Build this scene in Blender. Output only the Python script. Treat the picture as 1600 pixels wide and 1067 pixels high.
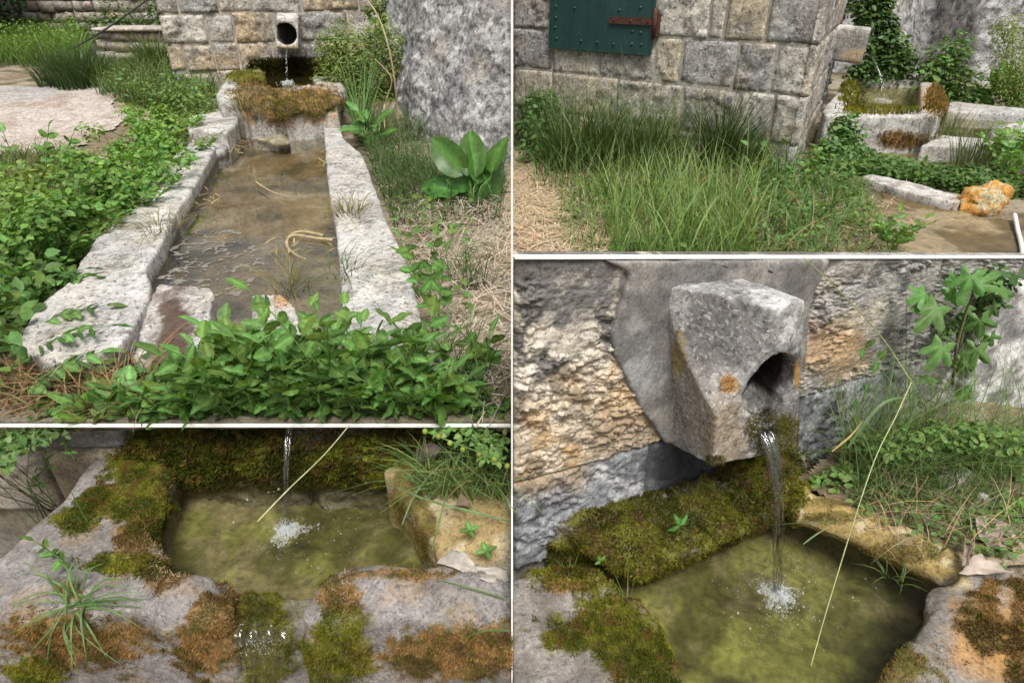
import bpy, bmesh, math, random
import numpy as np
from mathutils import Vector, Matrix

for o in list(bpy.data.objects):
    bpy.data.objects.remove(o)
S = bpy.context.scene
COLL = S.collection
rng = np.random.default_rng(7)
random.seed(7)

# ---------------------------------------------------------------- camera, sky, sun, exposure
F, CX, CY = 1000.0, 800.0, 533.5          # focal length and centre in photo pixels (1600 x 1067)
PITCH = math.atan(563 / 1000.0)
CAM = np.array([0.0, 0.0, 1.2])
cam = bpy.data.cameras.new('camera')
cam.sensor_fit = 'HORIZONTAL'; cam.sensor_width = 36.0; cam.lens = 36.0 * F / 1600.0
cam.clip_start = 0.02; cam.clip_end = 500
co = bpy.data.objects.new('camera', cam); COLL.objects.link(co)
co.location = CAM; co.rotation_euler = (math.pi / 2 - PITCH, 0, 0)
S.camera = co
W = bpy.data.worlds.new('World'); S.world = W; W.use_nodes = True
wn = W.node_tree
bg = wn.nodes['Background']; bg.inputs['Strength'].default_value = 0.078
sky = wn.nodes.new('ShaderNodeTexSky'); sky.sky_type = 'NISHITA'; sky.sun_disc = False
SUN_EL, SUN_AZ = math.radians(62), math.radians(168)      # azimuth measured from +Y towards +X
sky.sun_elevation = SUN_EL; sky.sun_rotation = SUN_AZ
sky.air_density = 1.0; sky.dust_density = 6.0; sky.ozone_density = 0.6; sky.altitude = 200
hsv = wn.nodes.new('ShaderNodeHueSaturation'); hsv.inputs['Saturation'].default_value = 0.35   # thin overcast
wn.links.new(sky.outputs[0], hsv.inputs['Color'])
wn.links.new(hsv.outputs[0], bg.inputs['Color'])
sl = bpy.data.lights.new('sun', 'SUN'); sl.energy = 2.35; sl.angle = math.radians(24); sl.color = (1.0, 0.965, 0.91)
so = bpy.data.objects.new('sun', sl); COLL.objects.link(so)
sd = Vector((math.sin(SUN_AZ) * math.cos(SUN_EL), math.cos(SUN_AZ) * math.cos(SUN_EL), math.sin(SUN_EL)))
so.location = (0, 0, 12); so.rotation_euler = sd.to_track_quat('Z', 'Y').to_euler()
S.view_settings.view_transform = 'Standard'; S.view_settings.look = 'None'
S.view_settings.exposure = 0.80; S.view_settings.gamma = 1.0; S.view_settings.use_curve_mapping = False

# ---------------------------------------------------------------- photo pixels <-> places
FW = np.array([0, math.cos(PITCH), -math.sin(PITCH)]); UP = np.array([0, math.sin(PITCH), math.cos(PITCH)]); RT = np.array([1.0, 0, 0])
def ray(x, y): return FW + RT * ((x - CX) / F) - UP * ((y - CY) / F)
def az(x, y, z=0.0):
    d = ray(x, y); return CAM + d * ((z - CAM[2]) / d[2])
def apl(x, y, p0, n):
    d = ray(x, y); return CAM + d * (np.dot(np.asarray(p0) - CAM, n) / np.dot(d, n))
def pix(P):
    v = np.asarray(P) - CAM; c = v @ FW
    return 800 + F * (v @ RT) / c, 533.5 - F * (v @ UP) / c

# ---------------------------------------------------------------- noise
def _h(ix, iy, iz, s):
    h = (ix.astype(np.int64) * 374761393 + iy.astype(np.int64) * 668265263 + iz.astype(np.int64) * 2147483647 + s * 1274126177) & 0xFFFFFFFF
    h = ((h ^ (h >> 13)) * 1274126177) & 0xFFFFFFFF
    h = ((h ^ (h >> 16)) * 2246822519) & 0xFFFFFFFF
    return ((h ^ (h >> 15)) & 0xFFFF) / 65535.0
def vn(P, s=0):
    i = np.floor(P); f = P - i; u = f * f * (3 - 2 * f); i = i.astype(np.int64)
    r = np.zeros(len(P))
    for a in (0, 1):
        for b in (0, 1):
            for c in (0, 1):
                w = (u[:, 0] if a else 1 - u[:, 0]) * (u[:, 1] if b else 1 - u[:, 1]) * (u[:, 2] if c else 1 - u[:, 2])
                r += w * _h(i[:, 0] + a, i[:, 1] + b, i[:, 2] + c, s)
    return r
def fbm(P, scale=1.0, oct=4, s=0, gain=0.5):
    P = np.atleast_2d(P) * scale; r = np.zeros(len(P)); a = 1.0; t = 0
    for k in range(oct):
        r += a * vn(P + 17.3 * k, s + k); t += a; a *= gain; P = P * 2.03
    return r / t
def sst(x, a, b):
    t = np.clip((x - a) / (b - a), 0, 1); return t * t * (3 - 2 * t)
def mixc(c, k, m):
    return c * (1 - m[:, None]) + np.asarray(k)[None, :] * m[:, None]

# ---------------------------------------------------------------- mesh helpers
def mesh_of(name, V, Fc, col=None, smooth=True):
    V = np.asarray(V, np.float32)
    me = bpy.data.meshes.new(name)
    if isinstance(Fc, np.ndarray):
        n, k = Fc.shape
        me.vertices.add(len(V)); me.vertices.foreach_set('co', V.ravel())
        me.loops.add(n * k); me.loops.foreach_set('vertex_index', Fc.astype(np.int32).ravel())
        me.polygons.add(n); me.polygons.foreach_set('loop_start', np.arange(0, n * k, k, dtype=np.int32))
        me.update(calc_edges=True)
    else:
        me.from_pydata(V.tolist(), [], Fc)
    if smooth: me.polygons.foreach_set('use_smooth', np.ones(len(me.polygons), bool))
    if col is not None:
        at = me.attributes.new('col', 'FLOAT_COLOR', 'POINT')
        c4 = np.ones((len(V), 4), np.float32); c4[:, :3] = np.clip(col, 0, 1)
        at.data.foreach_set('color', c4.ravel())
    return me
def tag(o, label=None, cat=None, group=None, kind=None):
    if label: o['label'] = label
    if cat: o['category'] = cat
    if group: o['group'] = group
    if kind: o['kind'] = kind
    return o
def thing(name, loc, label, cat, group=None):
    o = bpy.data.objects.new(name, None); COLL.objects.link(o); o.location = loc; o.empty_display_size = 0.1
    return tag(o, label, cat, group)
def mk(name, V, Fc, mat, parent=None, col=None, smooth=True, origin=None, **kw):
    V = np.asarray(V, float)
    if parent is not None:
        q = parent; org = np.zeros(3)
        while q is not None: org = org + np.array(q.location); q = q.parent
        loc = (0, 0, 0)
    else:
        org = np.array([(V[:, 0].min() + V[:, 0].max()) / 2, (V[:, 1].min() + V[:, 1].max()) / 2, V[:, 2].min()]) if origin is None else np.asarray(origin, float)
        loc = org
    me = mesh_of(name, V - org, Fc, col, smooth)
    me.materials.append(mat)
    o = bpy.data.objects.new(name, me); COLL.objects.link(o); o.location = loc
    if parent is not None: o.parent = parent
    return tag(o, **kw)
def place(me, name, parent, M):
    "a piece that shares its mesh: M is a world matrix"
    o = bpy.data.objects.new(name, me); COLL.objects.link(o)
    if parent is not None:
        q = parent; org = Vector((0, 0, 0))
        while q is not None: org = org + q.location; q = q.parent
        o.parent = parent; M = Matrix.Translation(-org) @ M
    o.matrix_local = M
    return o
def vnorm(V, Fc):
    Fa = np.asarray(Fc); N = np.zeros_like(V)
    a, b, c = V[Fa[:, 0]], V[Fa[:, 1]], V[Fa[:, 2]]
    if Fa.shape[1] == 4:
        n = np.cross(V[Fa[:, 2]] - a, V[Fa[:, 3]] - b)
    else: n = np.cross(b - a, c - a)
    for k in range(Fa.shape[1]): np.add.at(N, Fa[:, k], n)
    return N / np.maximum(np.linalg.norm(N, axis=1, keepdims=True), 1e-9)
def joinm(parts):
    Vs, Fs, o = [], [], 0
    for V, Fc in parts:
        V = np.asarray(V); Vs.append(V)
        Fs += [[i + o for i in f] for f in (Fc.tolist() if isinstance(Fc, np.ndarray) else Fc)]; o += len(V)
    return np.concatenate(Vs), Fs
def prism(top, drop, spread=0.0):
    top = np.asarray(top, float); n = len(top); c = top.mean(0)
    bot = top.copy(); bot[:, 2] -= drop
    bot[:, :2] = c[:2] + (bot[:, :2] - c[:2]) * (1 + spread)
    V = np.concatenate([top, bot])
    Fs = [list(range(n)), list(range(2 * n - 1, n - 1, -1))] + [[i, n + i, n + (i + 1) % n, (i + 1) % n] for i in range(n)]
    return V, Fs
def hexa(p):
    return np.asarray(p, float), [[0, 3, 2, 1], [4, 5, 6, 7], [0, 1, 5, 4], [1, 2, 6, 5], [2, 3, 7, 6], [3, 0, 4, 7]]
def ellip(c, r, rz=0.0, nu=20, nv=12):
    V, Fs = [], []
    for j in range(nv + 1):
        t = math.pi * j / nv
        for i in range(nu):
            p = 2 * math.pi * i / nu
            V.append((math.sin(t) * math.cos(p) * r[0], math.sin(t) * math.sin(p) * r[1], math.cos(t) * r[2]))
    for j in range(nv):
        for i in range(nu):
            Fs.append([j * nu + i, (j + 1) * nu + i, (j + 1) * nu + (i + 1) % nu, j * nu + (i + 1) % nu])
    V = np.array(V); R = np.array([[math.cos(rz), -math.sin(rz), 0], [math.sin(rz), math.cos(rz), 0], [0, 0, 1]])
    return V @ R.T + np.asarray(c), Fs
def tube(pts, rad, n=6, caps=True):
    pts = [Vector(p) for p in pts]; V, Fs = [], []
    rads = rad if hasattr(rad, '__len__') else [rad] * len(pts)
    ref = Vector((0.31, 0.17, 0.93)).normalized()
    for i, p in enumerate(pts):
        t = (pts[min(i + 1, len(pts) - 1)] - pts[max(i - 1, 0)]).normalized()
        a = t.cross(ref)
        if a.length < 1e-3: a = t.cross(Vector((1, 0, 0)))
        a.normalize(); b = t.cross(a)
        for k in range(n):
            w = 2 * math.pi * k / n
            V.append(p + (a * math.cos(w) + b * math.sin(w)) * rads[i])
    for i in range(len(pts) - 1):
        for k in range(n):
            Fs.append([i * n + k, i * n + (k + 1) % n, (i + 1) * n + (k + 1) % n, (i + 1) * n + k])
    if caps:
        Fs.append(list(range(n))[::-1]); Fs.append([(len(pts) - 1) * n + k for k in range(n)])
    return np.array([tuple(v) for v in V]), Fs
def remesh(parts, voxel, smooth=2, cut=None):
    "voxel-merge closed shapes into one surface; cut = closed shapes taken away first"
    def tmp(ps):
        V, Fs = joinm(ps); me = bpy.data.meshes.new('tmp'); me.from_pydata(V.tolist(), [], Fs)
        bm = bmesh.new(); bm.from_mesh(me); bmesh.ops.recalc_face_normals(bm, faces=bm.faces); bm.to_mesh(me); bm.free()
        o = bpy.data.objects.new('tmp', me); COLL.objects.link(o); return o
    o = tmp(parts); ext = []
    m = o.modifiers.new('r', 'REMESH'); m.mode = 'VOXEL'; m.voxel_size = voxel
    if cut:
        for cc in cut:
            c = tmp([cc]); ext.append(c)
            b = o.modifiers.new('b', 'BOOLEAN'); b.operation = 'DIFFERENCE'; b.object = c; b.solver = 'EXACT'
        m2 = o.modifiers.new('r2', 'REMESH'); m2.mode = 'VOXEL'; m2.voxel_size = voxel
    if smooth:
        s = o.modifiers.new('s', 'SMOOTH'); s.iterations = smooth; s.factor = 0.5
    dg = bpy.context.evaluated_depsgraph_get(); me = bpy.data.meshes.new_from_object(o.evaluated_get(dg))
    V = np.empty(len(me.vertices) * 3); me.vertices.foreach_get('co', V); V = V.reshape(-1, 3)
    ls = np.empty(len(me.loops), np.int32); me.loops.foreach_get('vertex_index', ls)
    tot = np.empty(len(me.polygons), np.int32); me.polygons.foreach_get('loop_total', tot)
    Fa = ls.reshape(-1, 4) if (tot == 4).all() else None
    if Fa is None:
        me.calc_loop_triangles(); t = np.empty(len(me.loop_triangles) * 3, np.int32); me.loop_triangles.foreach_get('vertices', t); Fa = t.reshape(-1, 3)
    for q in [o] + ext:
        d = q.data; bpy.data.objects.remove(q); bpy.data.meshes.remove(d)
    bpy.data.meshes.remove(me)
    return V, Fa
def roughen(V, Fa, amp, scale, s=0, oct=4, ridge=False, amp2=0.0, scale2=40):
    N = vnorm(V, Fa); f = fbm(V, scale, oct, s)
    d = (f - 0.5) * 2 * amp
    if ridge: d = (np.abs(f - 0.5) * 4 - 0.6) * amp
    if amp2: d = d + (fbm(V, scale2, 3, s + 9) - 0.5) * 2 * amp2
    return V + N * d[:, None]

# ---------------------------------------------------------------- materials
class NT:
    def __init__(s, name):
        s.m = bpy.data.materials.new(name); s.m.use_nodes = True; s.t = s.m.node_tree; s.t.nodes.clear()
        s.out = s.n('ShaderNodeOutputMaterial')
    def n(s, t, **kw):
        q = s.t.nodes.new(t)
        for k, v in kw.items():
            if k in q.inputs: q.inputs[k].default_value = v
            else: setattr(q, k, v)
        return q
    def l(s, a, b): s.t.links.new(a, b)
    def pos(s): return s.n('ShaderNodeNewGeometry').outputs['Position']
    def noise(s, scale, detail=5, rough=0.6, vec=None, dist=0.0):
        q = s.n('ShaderNodeTexNoise', Scale=scale, Detail=detail, Roughness=rough, Distortion=dist)
        s.l(vec if vec is not None else s.pos(), q.inputs['Vector']); return q.outputs['Fac']
    def ramp(s, f, stops):
        q = s.n('ShaderNodeValToRGB'); e = q.color_ramp.elements
        while len(e) < len(stops): e.new(0.5)
        for k, (p, c) in enumerate(stops):
            e[k].position = p; e[k].color = (c, c, c, 1) if not hasattr(c, '__len__') else (*c, 1)
        s.l(f, q.inputs['Fac']); return q.outputs['Color']
    def mix(s, f, a, b, mode='MIX'):
        q = s.n('ShaderNodeMix', data_type='RGBA', blend_type=mode)
        for i, v in ((0, f), (6, a), (7, b)):
            if hasattr(v, 'is_linked') or hasattr(v, 'links'): s.l(v, q.inputs[i])
            else: q.inputs[i].default_value = v if i == 0 else (*v, 1)
        return q.outputs[2]
    def bump(s, h, strength, dist=0.01, nrm=None):
        q = s.n('ShaderNodeBump', Strength=strength, Distance=dist); s.l(h, q.inputs['Height'])
        if nrm is not None: s.l(nrm, q.inputs['Normal'])
        return q.outputs['Normal']
def m_stone(name, fine=60, speck=0.35, lichen=0.3, rough=0.9, bump=0.6, bdist=0.006, spec=0.25):
    t = NT(name); a = t.n('ShaderNodeAttribute', attribute_name='col').outputs['Color']
    f1 = t.noise(fine, 6, 0.65); f2 = t.noise(fine * 0.22, 5, 0.6); f3 = t.noise(fine * 3.1, 4, 0.7)
    c = t.mix(1.0, a, t.ramp(f2, [(0.3, 0.68), (0.7, 1.22)]), 'MULTIPLY')
    c = t.mix(1.0, c, t.ramp(f1, [(0.28, 0.62), (0.5, 1.0), (0.72, 1.28)]), 'MULTIPLY')
    sp = t.n('ShaderNodeSeparateColor'); t.l(a, sp.inputs[0]); ok = t.ramp(sp.outputs[2], [(0.09, 0.0), (0.2, 1.0)])      # lichen keeps off moss and wet dark stone
    c = t.mix(t.ramp(t.noise(fine * 0.7, 7, 0.72), [(0.545, 0.0), (0.60, speck)]), c, (0.045, 0.043, 0.04))      # dark pits, black lichen
    c = t.mix(t.mix(1.0, t.ramp(t.noise(fine * 0.9, 6, 0.75, dist=0.4), [(0.55, 0.0), (0.61, lichen)]), ok, 'MULTIPLY'), c, (0.66, 0.65, 0.62))  # pale lichen crust
    h = t.mix(0.5, f1, f3); b = t.bump(h, bump, bdist)
    v = t.n('ShaderNodeTexVoronoi', Scale=fine * 1.1); t.l(t.pos(), v.inputs['Vector'])
    b = t.bump(v.outputs['Distance'], bump * 0.35, bdist * 0.7, b)
    p = t.n('ShaderNodeBsdfPrincipled', Roughness=rough); p.inputs['Specular IOR Level'].default_value = spec
    t.l(c, p.inputs['Base Color']); t.l(b, p.inputs['Normal']); t.l(p.outputs[0], t.out.inputs[0]); return t.m
def m_leaf(name, trans=0.35, gloss=0.5, var=0.0, color=None, spec=0.35, vein=0.0):
    t = NT(name)
    if color is None: a = t.n('ShaderNodeAttribute', attribute_name='col').outputs['Color']
    else:
        a = t.n('ShaderNodeRGB'); a.outputs[0].default_value = (*color, 1); a = a.outputs[0]
    if vein:
        a = t.mix(1.0, a, t.n('ShaderNodeAttribute', attribute_name='col').outputs['Color'], 'MULTIPLY')
    if var:
        oi = t.n('ShaderNodeObjectInfo'); h = t.n('ShaderNodeHueSaturation')
        mr = t.n('ShaderNodeMapRange'); mr.inputs['To Min'].default_value = 1 - var; mr.inputs['To Max'].default_value = 1 + var
        t.l(oi.outputs['Random'], mr.inputs['Value']); t.l(mr.outputs[0], h.inputs['Value'])
        m2 = t.n('ShaderNodeMapRange'); m2.inputs['To Min'].default_value = 0.485; m2.inputs['To Max'].default_value = 0.515
        t.l(oi.outputs['Random'], m2.inputs['Value']); t.l(m2.outputs[0], h.inputs['Hue']); t.l(a, h.inputs['Color']); a = h.outputs[0]
    c = t.mix(1.0, a, t.ramp(t.noise(45, 4), [(0.3, 0.72), (0.7, 1.25)]), 'MULTIPLY')
    p = t.n('ShaderNodeBsdfPrincipled', Roughness=gloss); p.inputs['Specular IOR Level'].default_value = spec
    t.l(c, p.inputs['Base Color'])
    tr = t.n('ShaderNodeBsdfTranslucent'); tc = t.mix(1.0, c, (1.25, 1.25, 0.55), 'MULTIPLY'); t.l(tc, tr.inputs['Color'])
    b = t.bump(t.noise(160, 3), 0.25, 0.003); t.l(b, p.inputs['Normal'])
    mx = t.n('ShaderNodeMixShader', Fac=trans); t.l(p.outputs[0], mx.inputs[1]); t.l(tr.outputs[0], mx.inputs[2]); t.l(mx.outputs[0], t.out.inputs[0]); return t.m
def m_plain(name, col, rough=0.6, spec=0.4, metal=0.0, grain=0.25, scale=40, bump=0.2):
    t = NT(name); c = t.mix(1.0, col, t.ramp(t.noise(scale, 6, 0.65), [(0.3, 1 - grain), (0.7, 1 + grain)]), 'MULTIPLY')
    p = t.n('ShaderNodeBsdfPrincipled', Roughness=rough, Metallic=metal); p.inputs['Specular IOR Level'].default_value = spec
    t.l(c, p.inputs['Base Color']); t.l(t.bump(t.noise(scale * 2, 5), bump, 0.004), p.inputs['Normal']); t.l(p.outputs[0], t.out.inputs[0]); return t.m
def m_water(name, tint, ripple=0.15, scale=18, refl=1.0, murk=0.0, murkcol=(0.1, 0.09, 0.03)):
    t = NT(name); nb = t.bump(t.noise(scale, 3, 0.5, dist=0.6), ripple, 0.01)
    tp = t.n('ShaderNodeBsdfTransparent'); tp.inputs['Color'].default_value = (*tint, 1)
    df = t.n('ShaderNodeBsdfDiffuse'); df.inputs['Color'].default_value = (*murkcol, 1)
    m0 = t.n('ShaderNodeMixShader', Fac=murk); t.l(tp.outputs[0], m0.inputs[1]); t.l(df.outputs[0], m0.inputs[2])
    g = t.n('ShaderNodeBsdfGlossy', Roughness=0.03); t.l(nb, g.inputs['Normal'])
    fr = t.n('ShaderNodeFresnel', IOR=1.33); t.l(nb, fr.inputs['Normal'])
    mu = t.n('ShaderNodeMath', operation='MULTIPLY'); t.l(fr.outputs[0], mu.inputs[0]); mu.inputs[1].default_value = refl
    mx = t.n('ShaderNodeMixShader'); t.l(mu.outputs[0], mx.inputs[0]); t.l(m0.outputs[0], mx.inputs[1]); t.l(g.outputs[0], mx.inputs[2])
    t.l(mx.outputs[0], t.out.inputs[0]); return t.m

M_STONE = m_stone('weathered_limestone', 75, 0.8, 0.6)
M_FAR = m_stone('weathered_wall_stone', 40, 0.75, 0.7, bump=0.9, bdist=0.015)
M_ROCK = m_stone('bare_rock', 30, 0.7, 0.5, bump=1.0, bdist=0.02)
M_NEAR = m_stone('near_limestone', 110, 0.55, 0.22, bump=0.9, bdist=0.004)
M_SPOUT = m_stone('weathered_spout_stone', 85, 0.6, 0.65, bump=0.9, bdist=0.004)
M_SMOOTH = m_stone('smooth_mortar_stone', 130, 0.3, 0.25, bump=0.45, bdist=0.002)
M_MORTAR = m_stone('old_mortar', 60, 0.4, 0.15)
M_SOIL = m_stone('soil', 45, 0.4, 0.1, rough=1.0, bump=0.9, bdist=0.012)
M_BED = m_stone('silt_bed', 50, 0.35, 0.0, rough=0.95, bump=0.5)
M_LEAF = m_leaf('green_leaf')
M_LEAFV = m_leaf('herb_leaf', 0.36, 0.5, 0.28, color=(0.21, 0.40, 0.11), vein=1, spec=0.25)
M_GRASS = m_leaf('grass_blade', 0.35, 0.5)
M_DRY = m_leaf('dry_straw', 0.2, 0.8, spec=0.15)
M_MOSS = m_leaf('moss', 0.25, 0.9, spec=0.1)
M_WATER1 = m_water('trough_water', (0.88, 0.85, 0.74), 0.04, 9, 0.30, 0.04, (0.10, 0.085, 0.045))
M_WATER3 = m_water('far_basin_water', (0.86, 0.85, 0.62), 0.10, 30, 0.28, 0.08, (0.13, 0.12, 0.04))
M_WATER2 = m_water('basin_water', (0.91, 0.91, 0.78), 0.12, 55, 1.0, 0.03, (0.15, 0.13, 0.06))
# ---------------------------------------------------------------- stone colours (albedo)
PALE, GREY, OCHRE, DARK, BLUE = (0.47, 0.44, 0.38), (0.27, 0.265, 0.255), (0.44, 0.31, 0.16), (0.075, 0.072, 0.066), (0.25, 0.265, 0.285)
def paint(V, base=PALE, s=0, grey=0.5, ochre=0.25, dark=0.35, sc=3.0):
    n = len(V); c = np.tile(np.asarray(base, float), (n, 1))
    c = mixc(c, GREY, grey * sst(fbm(V, sc, 4, s), 0.42, 0.62))
    c = mixc(c, OCHRE, ochre * sst(fbm(V, sc * 1.3, 4, s + 31), 0.47, 0.66))
    c = mixc(c, DARK, dark * sst(fbm(V, sc * 3.1, 5, s + 57), 0.52, 0.68))
    return c * (0.85 + 0.3 * fbm(V, sc * 7, 3, s + 77))[:, None]
def in_px(V, x0, y0, x1, y1, soft=20, wob=0.0, s=3):
    x, y = pix(V)
    if wob: w = (fbm(V, 9, 4, s) - 0.5) * wob; x = x + w; y = y + w * 0.8
    return sst(x, x0 - soft, x0 + soft) * (1 - sst(x, x1 - soft, x1 + soft)) * sst(y, y0 - soft, y0 + soft) * (1 - sst(y, y1 - soft, y1 + soft))
def blob_px(V, cx, cy, rx, ry, soft=0.35, wob=0.6, s=5, ns=9):
    x, y = pix(V); r = np.hypot((x - cx) / rx, (y - cy) / ry) + (fbm(V, ns, 4, s) - 0.5) * 2 * wob
    return 1 - sst(r, 1 - soft, 1 + soft)

def block_arrays(p0, d, n, s0, s1, z0, z1, res, amp, depth=0.16, proud=0.0, gap=0.006, edge=0.02, seed=0, nscale=9.0, ridge=True):
    s0 += gap; s1 -= gap; z0 += gap; z1 -= gap
    nu = max(3, int((s1 - s0) / res)); nv = max(3, int((z1 - z0) / res))
    u, v = np.meshgrid(np.linspace(0, 1, nu + 1), np.linspace(0, 1, nv + 1)); u = u.ravel(); v = v.ravel()
    rn = np.random.default_rng(seed + 5)
    jx = rn.uniform(-gap, gap, 4) * 0.9; jz = rn.uniform(-gap, gap, 4) * 0.9
    ss = s0 + (s1 - s0) * u + (jx[0] * (1 - u) * (1 - v) + jx[1] * u * (1 - v) + jx[2] * u * v + jx[3] * (1 - u) * v)
    zz = z0 + (z1 - z0) * v + (jz[0] * (1 - u) * (1 - v) + jz[1] * u * (1 - v) + jz[2] * u * v + jz[3] * (1 - u) * v)
    P = np.asarray(p0)[None, :] + np.asarray(d)[None, :] * ss[:, None]; P[:, 2] = zz
    ed = np.minimum(np.minimum(u * (s1 - s0), (1 - u) * (s1 - s0)), np.minimum(v * (z1 - z0), (1 - v) * (z1 - z0)))
    f = fbm(P + seed * 3.7, nscale, 5, seed)
    f6 = fbm(P + seed * 3.7, nscale * 1.7, 6, seed, 0.74)
    h = ((f6 - 0.5) * 3.6 + (0.12 - np.abs(f - 0.5) * 1.0)) if ridge else (f - 0.5) * 2
    k = sst(ed, 0, edge * 1.6)
    off = proud - edge * 0.9 * (1 - sst(ed + (f - 0.5) * edge, 0, edge)) + amp * h * (0.25 + 0.75 * k) * (0.3 + 1.15 * sst(fbm(P, nscale * 0.35, 3, seed + 11), 0.4, 0.58)) + amp * 1.3 * (fbm(P, nscale * 0.3, 2, seed + 3) - 0.5)
    Pf = P + np.asarray(n)[None, :] * off[:, None]
    idx = np.arange((nu + 1) * (nv + 1)).reshape(nv + 1, nu + 1)
    Fq = np.stack([idx[:-1, :-1].ravel(), idx[:-1, 1:].ravel(), idx[1:, 1:].ravel(), idx[1:, :-1].ravel()], 1)
    ring = np.concatenate([idx[0, :], idx[1:, -1], idx[-1, -2::-1], idx[-2:0:-1, 0]])
    B = P[ring] - np.asarray(n)[None, :] * depth; b0 = len(Pf); m = len(ring); kk = np.arange(m)
    Fs = np.stack([ring, b0 + kk, b0 + (kk + 1) % m, ring[(kk + 1) % m]], 1)
    V = np.concatenate([Pf, B]); Fq = np.concatenate([Fq, Fs])
    return V, Fq
def add_block(parent, p0, d, n, s0, s1, z0, z1, res=0.03, amp=0.018, base=PALE, mat=None, seed=0, paintfn=None, grey=0.5, ochre=0.25, dark=0.35, name='stone_block', **kw):
    V, Fq = block_arrays(p0, d, n, s0, s1, z0, z1, res, amp, seed=seed, **kw)
    c = paint(V, base, seed, grey, ochre, dark)
    if paintfn is not None: c = paintfn(V, c)
    return mk(name, V, Fq, mat or M_FAR, parent, c)
def box_on(p0, d, n, s0, s1, z0, z1, back, front=0.0):
    p0 = np.asarray(p0); d = np.asarray(d); n = np.asarray(n); q = []
    for z in (z0, z1):
        for s, o in ((s0, front), (s1, front), (s1, -back), (s0, -back)):
            P = p0 + d * s + n * o; P = P.copy(); P[2] = z; q.append(P)
    return hexa(q)

# ---------------------------------------------------------------- ground
def grid_sheet(x0, x1, y0, y1, nx, ny, hf):
    x, y = np.meshgrid(np.linspace(x0, x1, nx + 1), np.linspace(y0, y1, ny + 1)); V = np.stack([x.ravel(), y.ravel(), np.zeros(x.size)], 1)
    V[:, 2] = hf(V[:, 0], V[:, 1]); i = np.arange(x.size).reshape(ny + 1, nx + 1)
    return V, np.stack([i[:-1, :-1].ravel(), i[:-1, 1:].ravel(), i[1:, 1:].ravel(), i[1:, :-1].ravel()], 1)
def seg_lerp(x, xs, ys): return np.interp(x, xs, ys)
BRP, BRD, BRN = np.array([0.175, 1.455, 0.0]), np.array([0.9134, 0.4071, 0.0]), np.array([0.4071, -0.9134, 0.0])
BLY, LIP = 1.60, 1.50
def gz(x, y):
    "height of the upper yard"
    x = np.asarray(x, float); y = np.asarray(y, float)
    left = sst(-x, -0.3, 0.1)
    h = left * (0.045 * (1 - sst(y, 1.6, 2.3)) + 0.17 * sst(y, 5.2, 7.4)) + (1 - left) * 0.06 * sst(y, 5.5, 8.0)
    P = np.stack([x, y, np.zeros_like(x)], -1).reshape(-1, 3)
    return h + ((fbm(P, 1.1, 3, 4) - 0.5) * 0.05 + (fbm(P, 6, 3, 8) - 0.5) * 0.025).reshape(h.shape)
def soil_col(V):
    c = np.tile(np.array([0.20, 0.155, 0.10]), (len(V), 1))
    c = mixc(c, (0.30, 0.25, 0.18), sst(fbm(V, 2.2, 4, 3), 0.45, 0.6)); c = mixc(c, (0.10, 0.085, 0.05), sst(fbm(V, 5, 4, 13), 0.5, 0.65))
    px, py = pix(V)
    pale = in_px(V, 790, 230, 905, 420, 30, 120, 8); c = mixc(c, (0.43, 0.36, 0.27), pale * 0.9)                       # trodden straw-strewn earth by the shutter wall
    c = mixc(c, (0.34, 0.24, 0.13), blob_px(V, 210, 102, 75, 22) * 0.9)                                              # ochre earth before the low wall
    c = mixc(c, (0.40, 0.33, 0.25), blob_px(V, 720, 480, 75, 110, ns=5) * 0.7)
    c = mixc(c, (0.36, 0.29, 0.19), blob_px(V, 40, 290, 110, 60, ns=5) * 0.8)
    return c
V, Fq = grid_sheet(-60, 60, -30, 3.2, 60, 40, lambda x, y: np.full_like(x, -0.66))
mk('ground', V, Fq, M_SOIL, None, soil_col(V), kind='structure')
# upper yard: fine sheet near, coarse far, stepped down behind the front walls
def terrace(name, x0, x1, y0, y1, nx, ny):
    V, Fq = grid_sheet(x0, x1, y0, y1, nx, ny, gz); return V, Fq
V, Fq = grid_sheet(-14.0, -0.003, 1.515, 10.0, 360, 260, gz); mk('upper_yard', V, Fq, M_SOIL, None, soil_col(V), kind='structure')
V, Fq = grid_sheet(-0.003, 7.0, 2.35, 10.0, 230, 240, gz)
V[:, 1] = np.where(V[:, 1] < 3.0, V[:, 1], V[:, 1]); mk('upper_yard', V, Fq, M_SOIL, None, soil_col(V), kind='structure')
V, Fq = grid_sheet(-80, 80, 10.0, 120, 60, 40, lambda x, y: np.full_like(x, 0.02)); mk('far_ground', V, Fq, M_SOIL, None, soil_col(V), kind='structure')

# ---------------------------------------------------------------- spring house, gable behind the long trough (upper left)
TLP, TLD, TLN = np.array([-2.466, 7.60, 0.0]), np.array([0.963, 0.27, 0.0]), np.array([0.27, -0.963, 0.0])
def sz(px, py, p0, d, n):
    P = apl(px, py, p0, n); return float(np.dot(P - p0, d)), float(P[2])
def tl(px, py): return sz(px, py, TLP, TLD, TLN)
wallA = thing('stone_wall', TLP, 'grey and ochre block wall with a round-bored spout over the long trough', 'wall')
zs = [tl(330, y)[1] for y in (150, 112, 70, 22)]; zs = [-0.1] + zs + [zs[-1] + 0.36, 1.74]
sL = tl(262, 90)[0]; sR = 3.2
V, Fq = box_on(TLP, TLD, TLN, sL + 0.02, sR, -0.1, zs[-1] - 0.01, 0.7, -0.014)
V, Fa = remesh([(V, Fq)], 0.06, 0); mk('mortar_core', V, Fa, M_MORTAR, wallA, paint(V, (0.42, 0.38, 0.32), 4))
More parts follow.
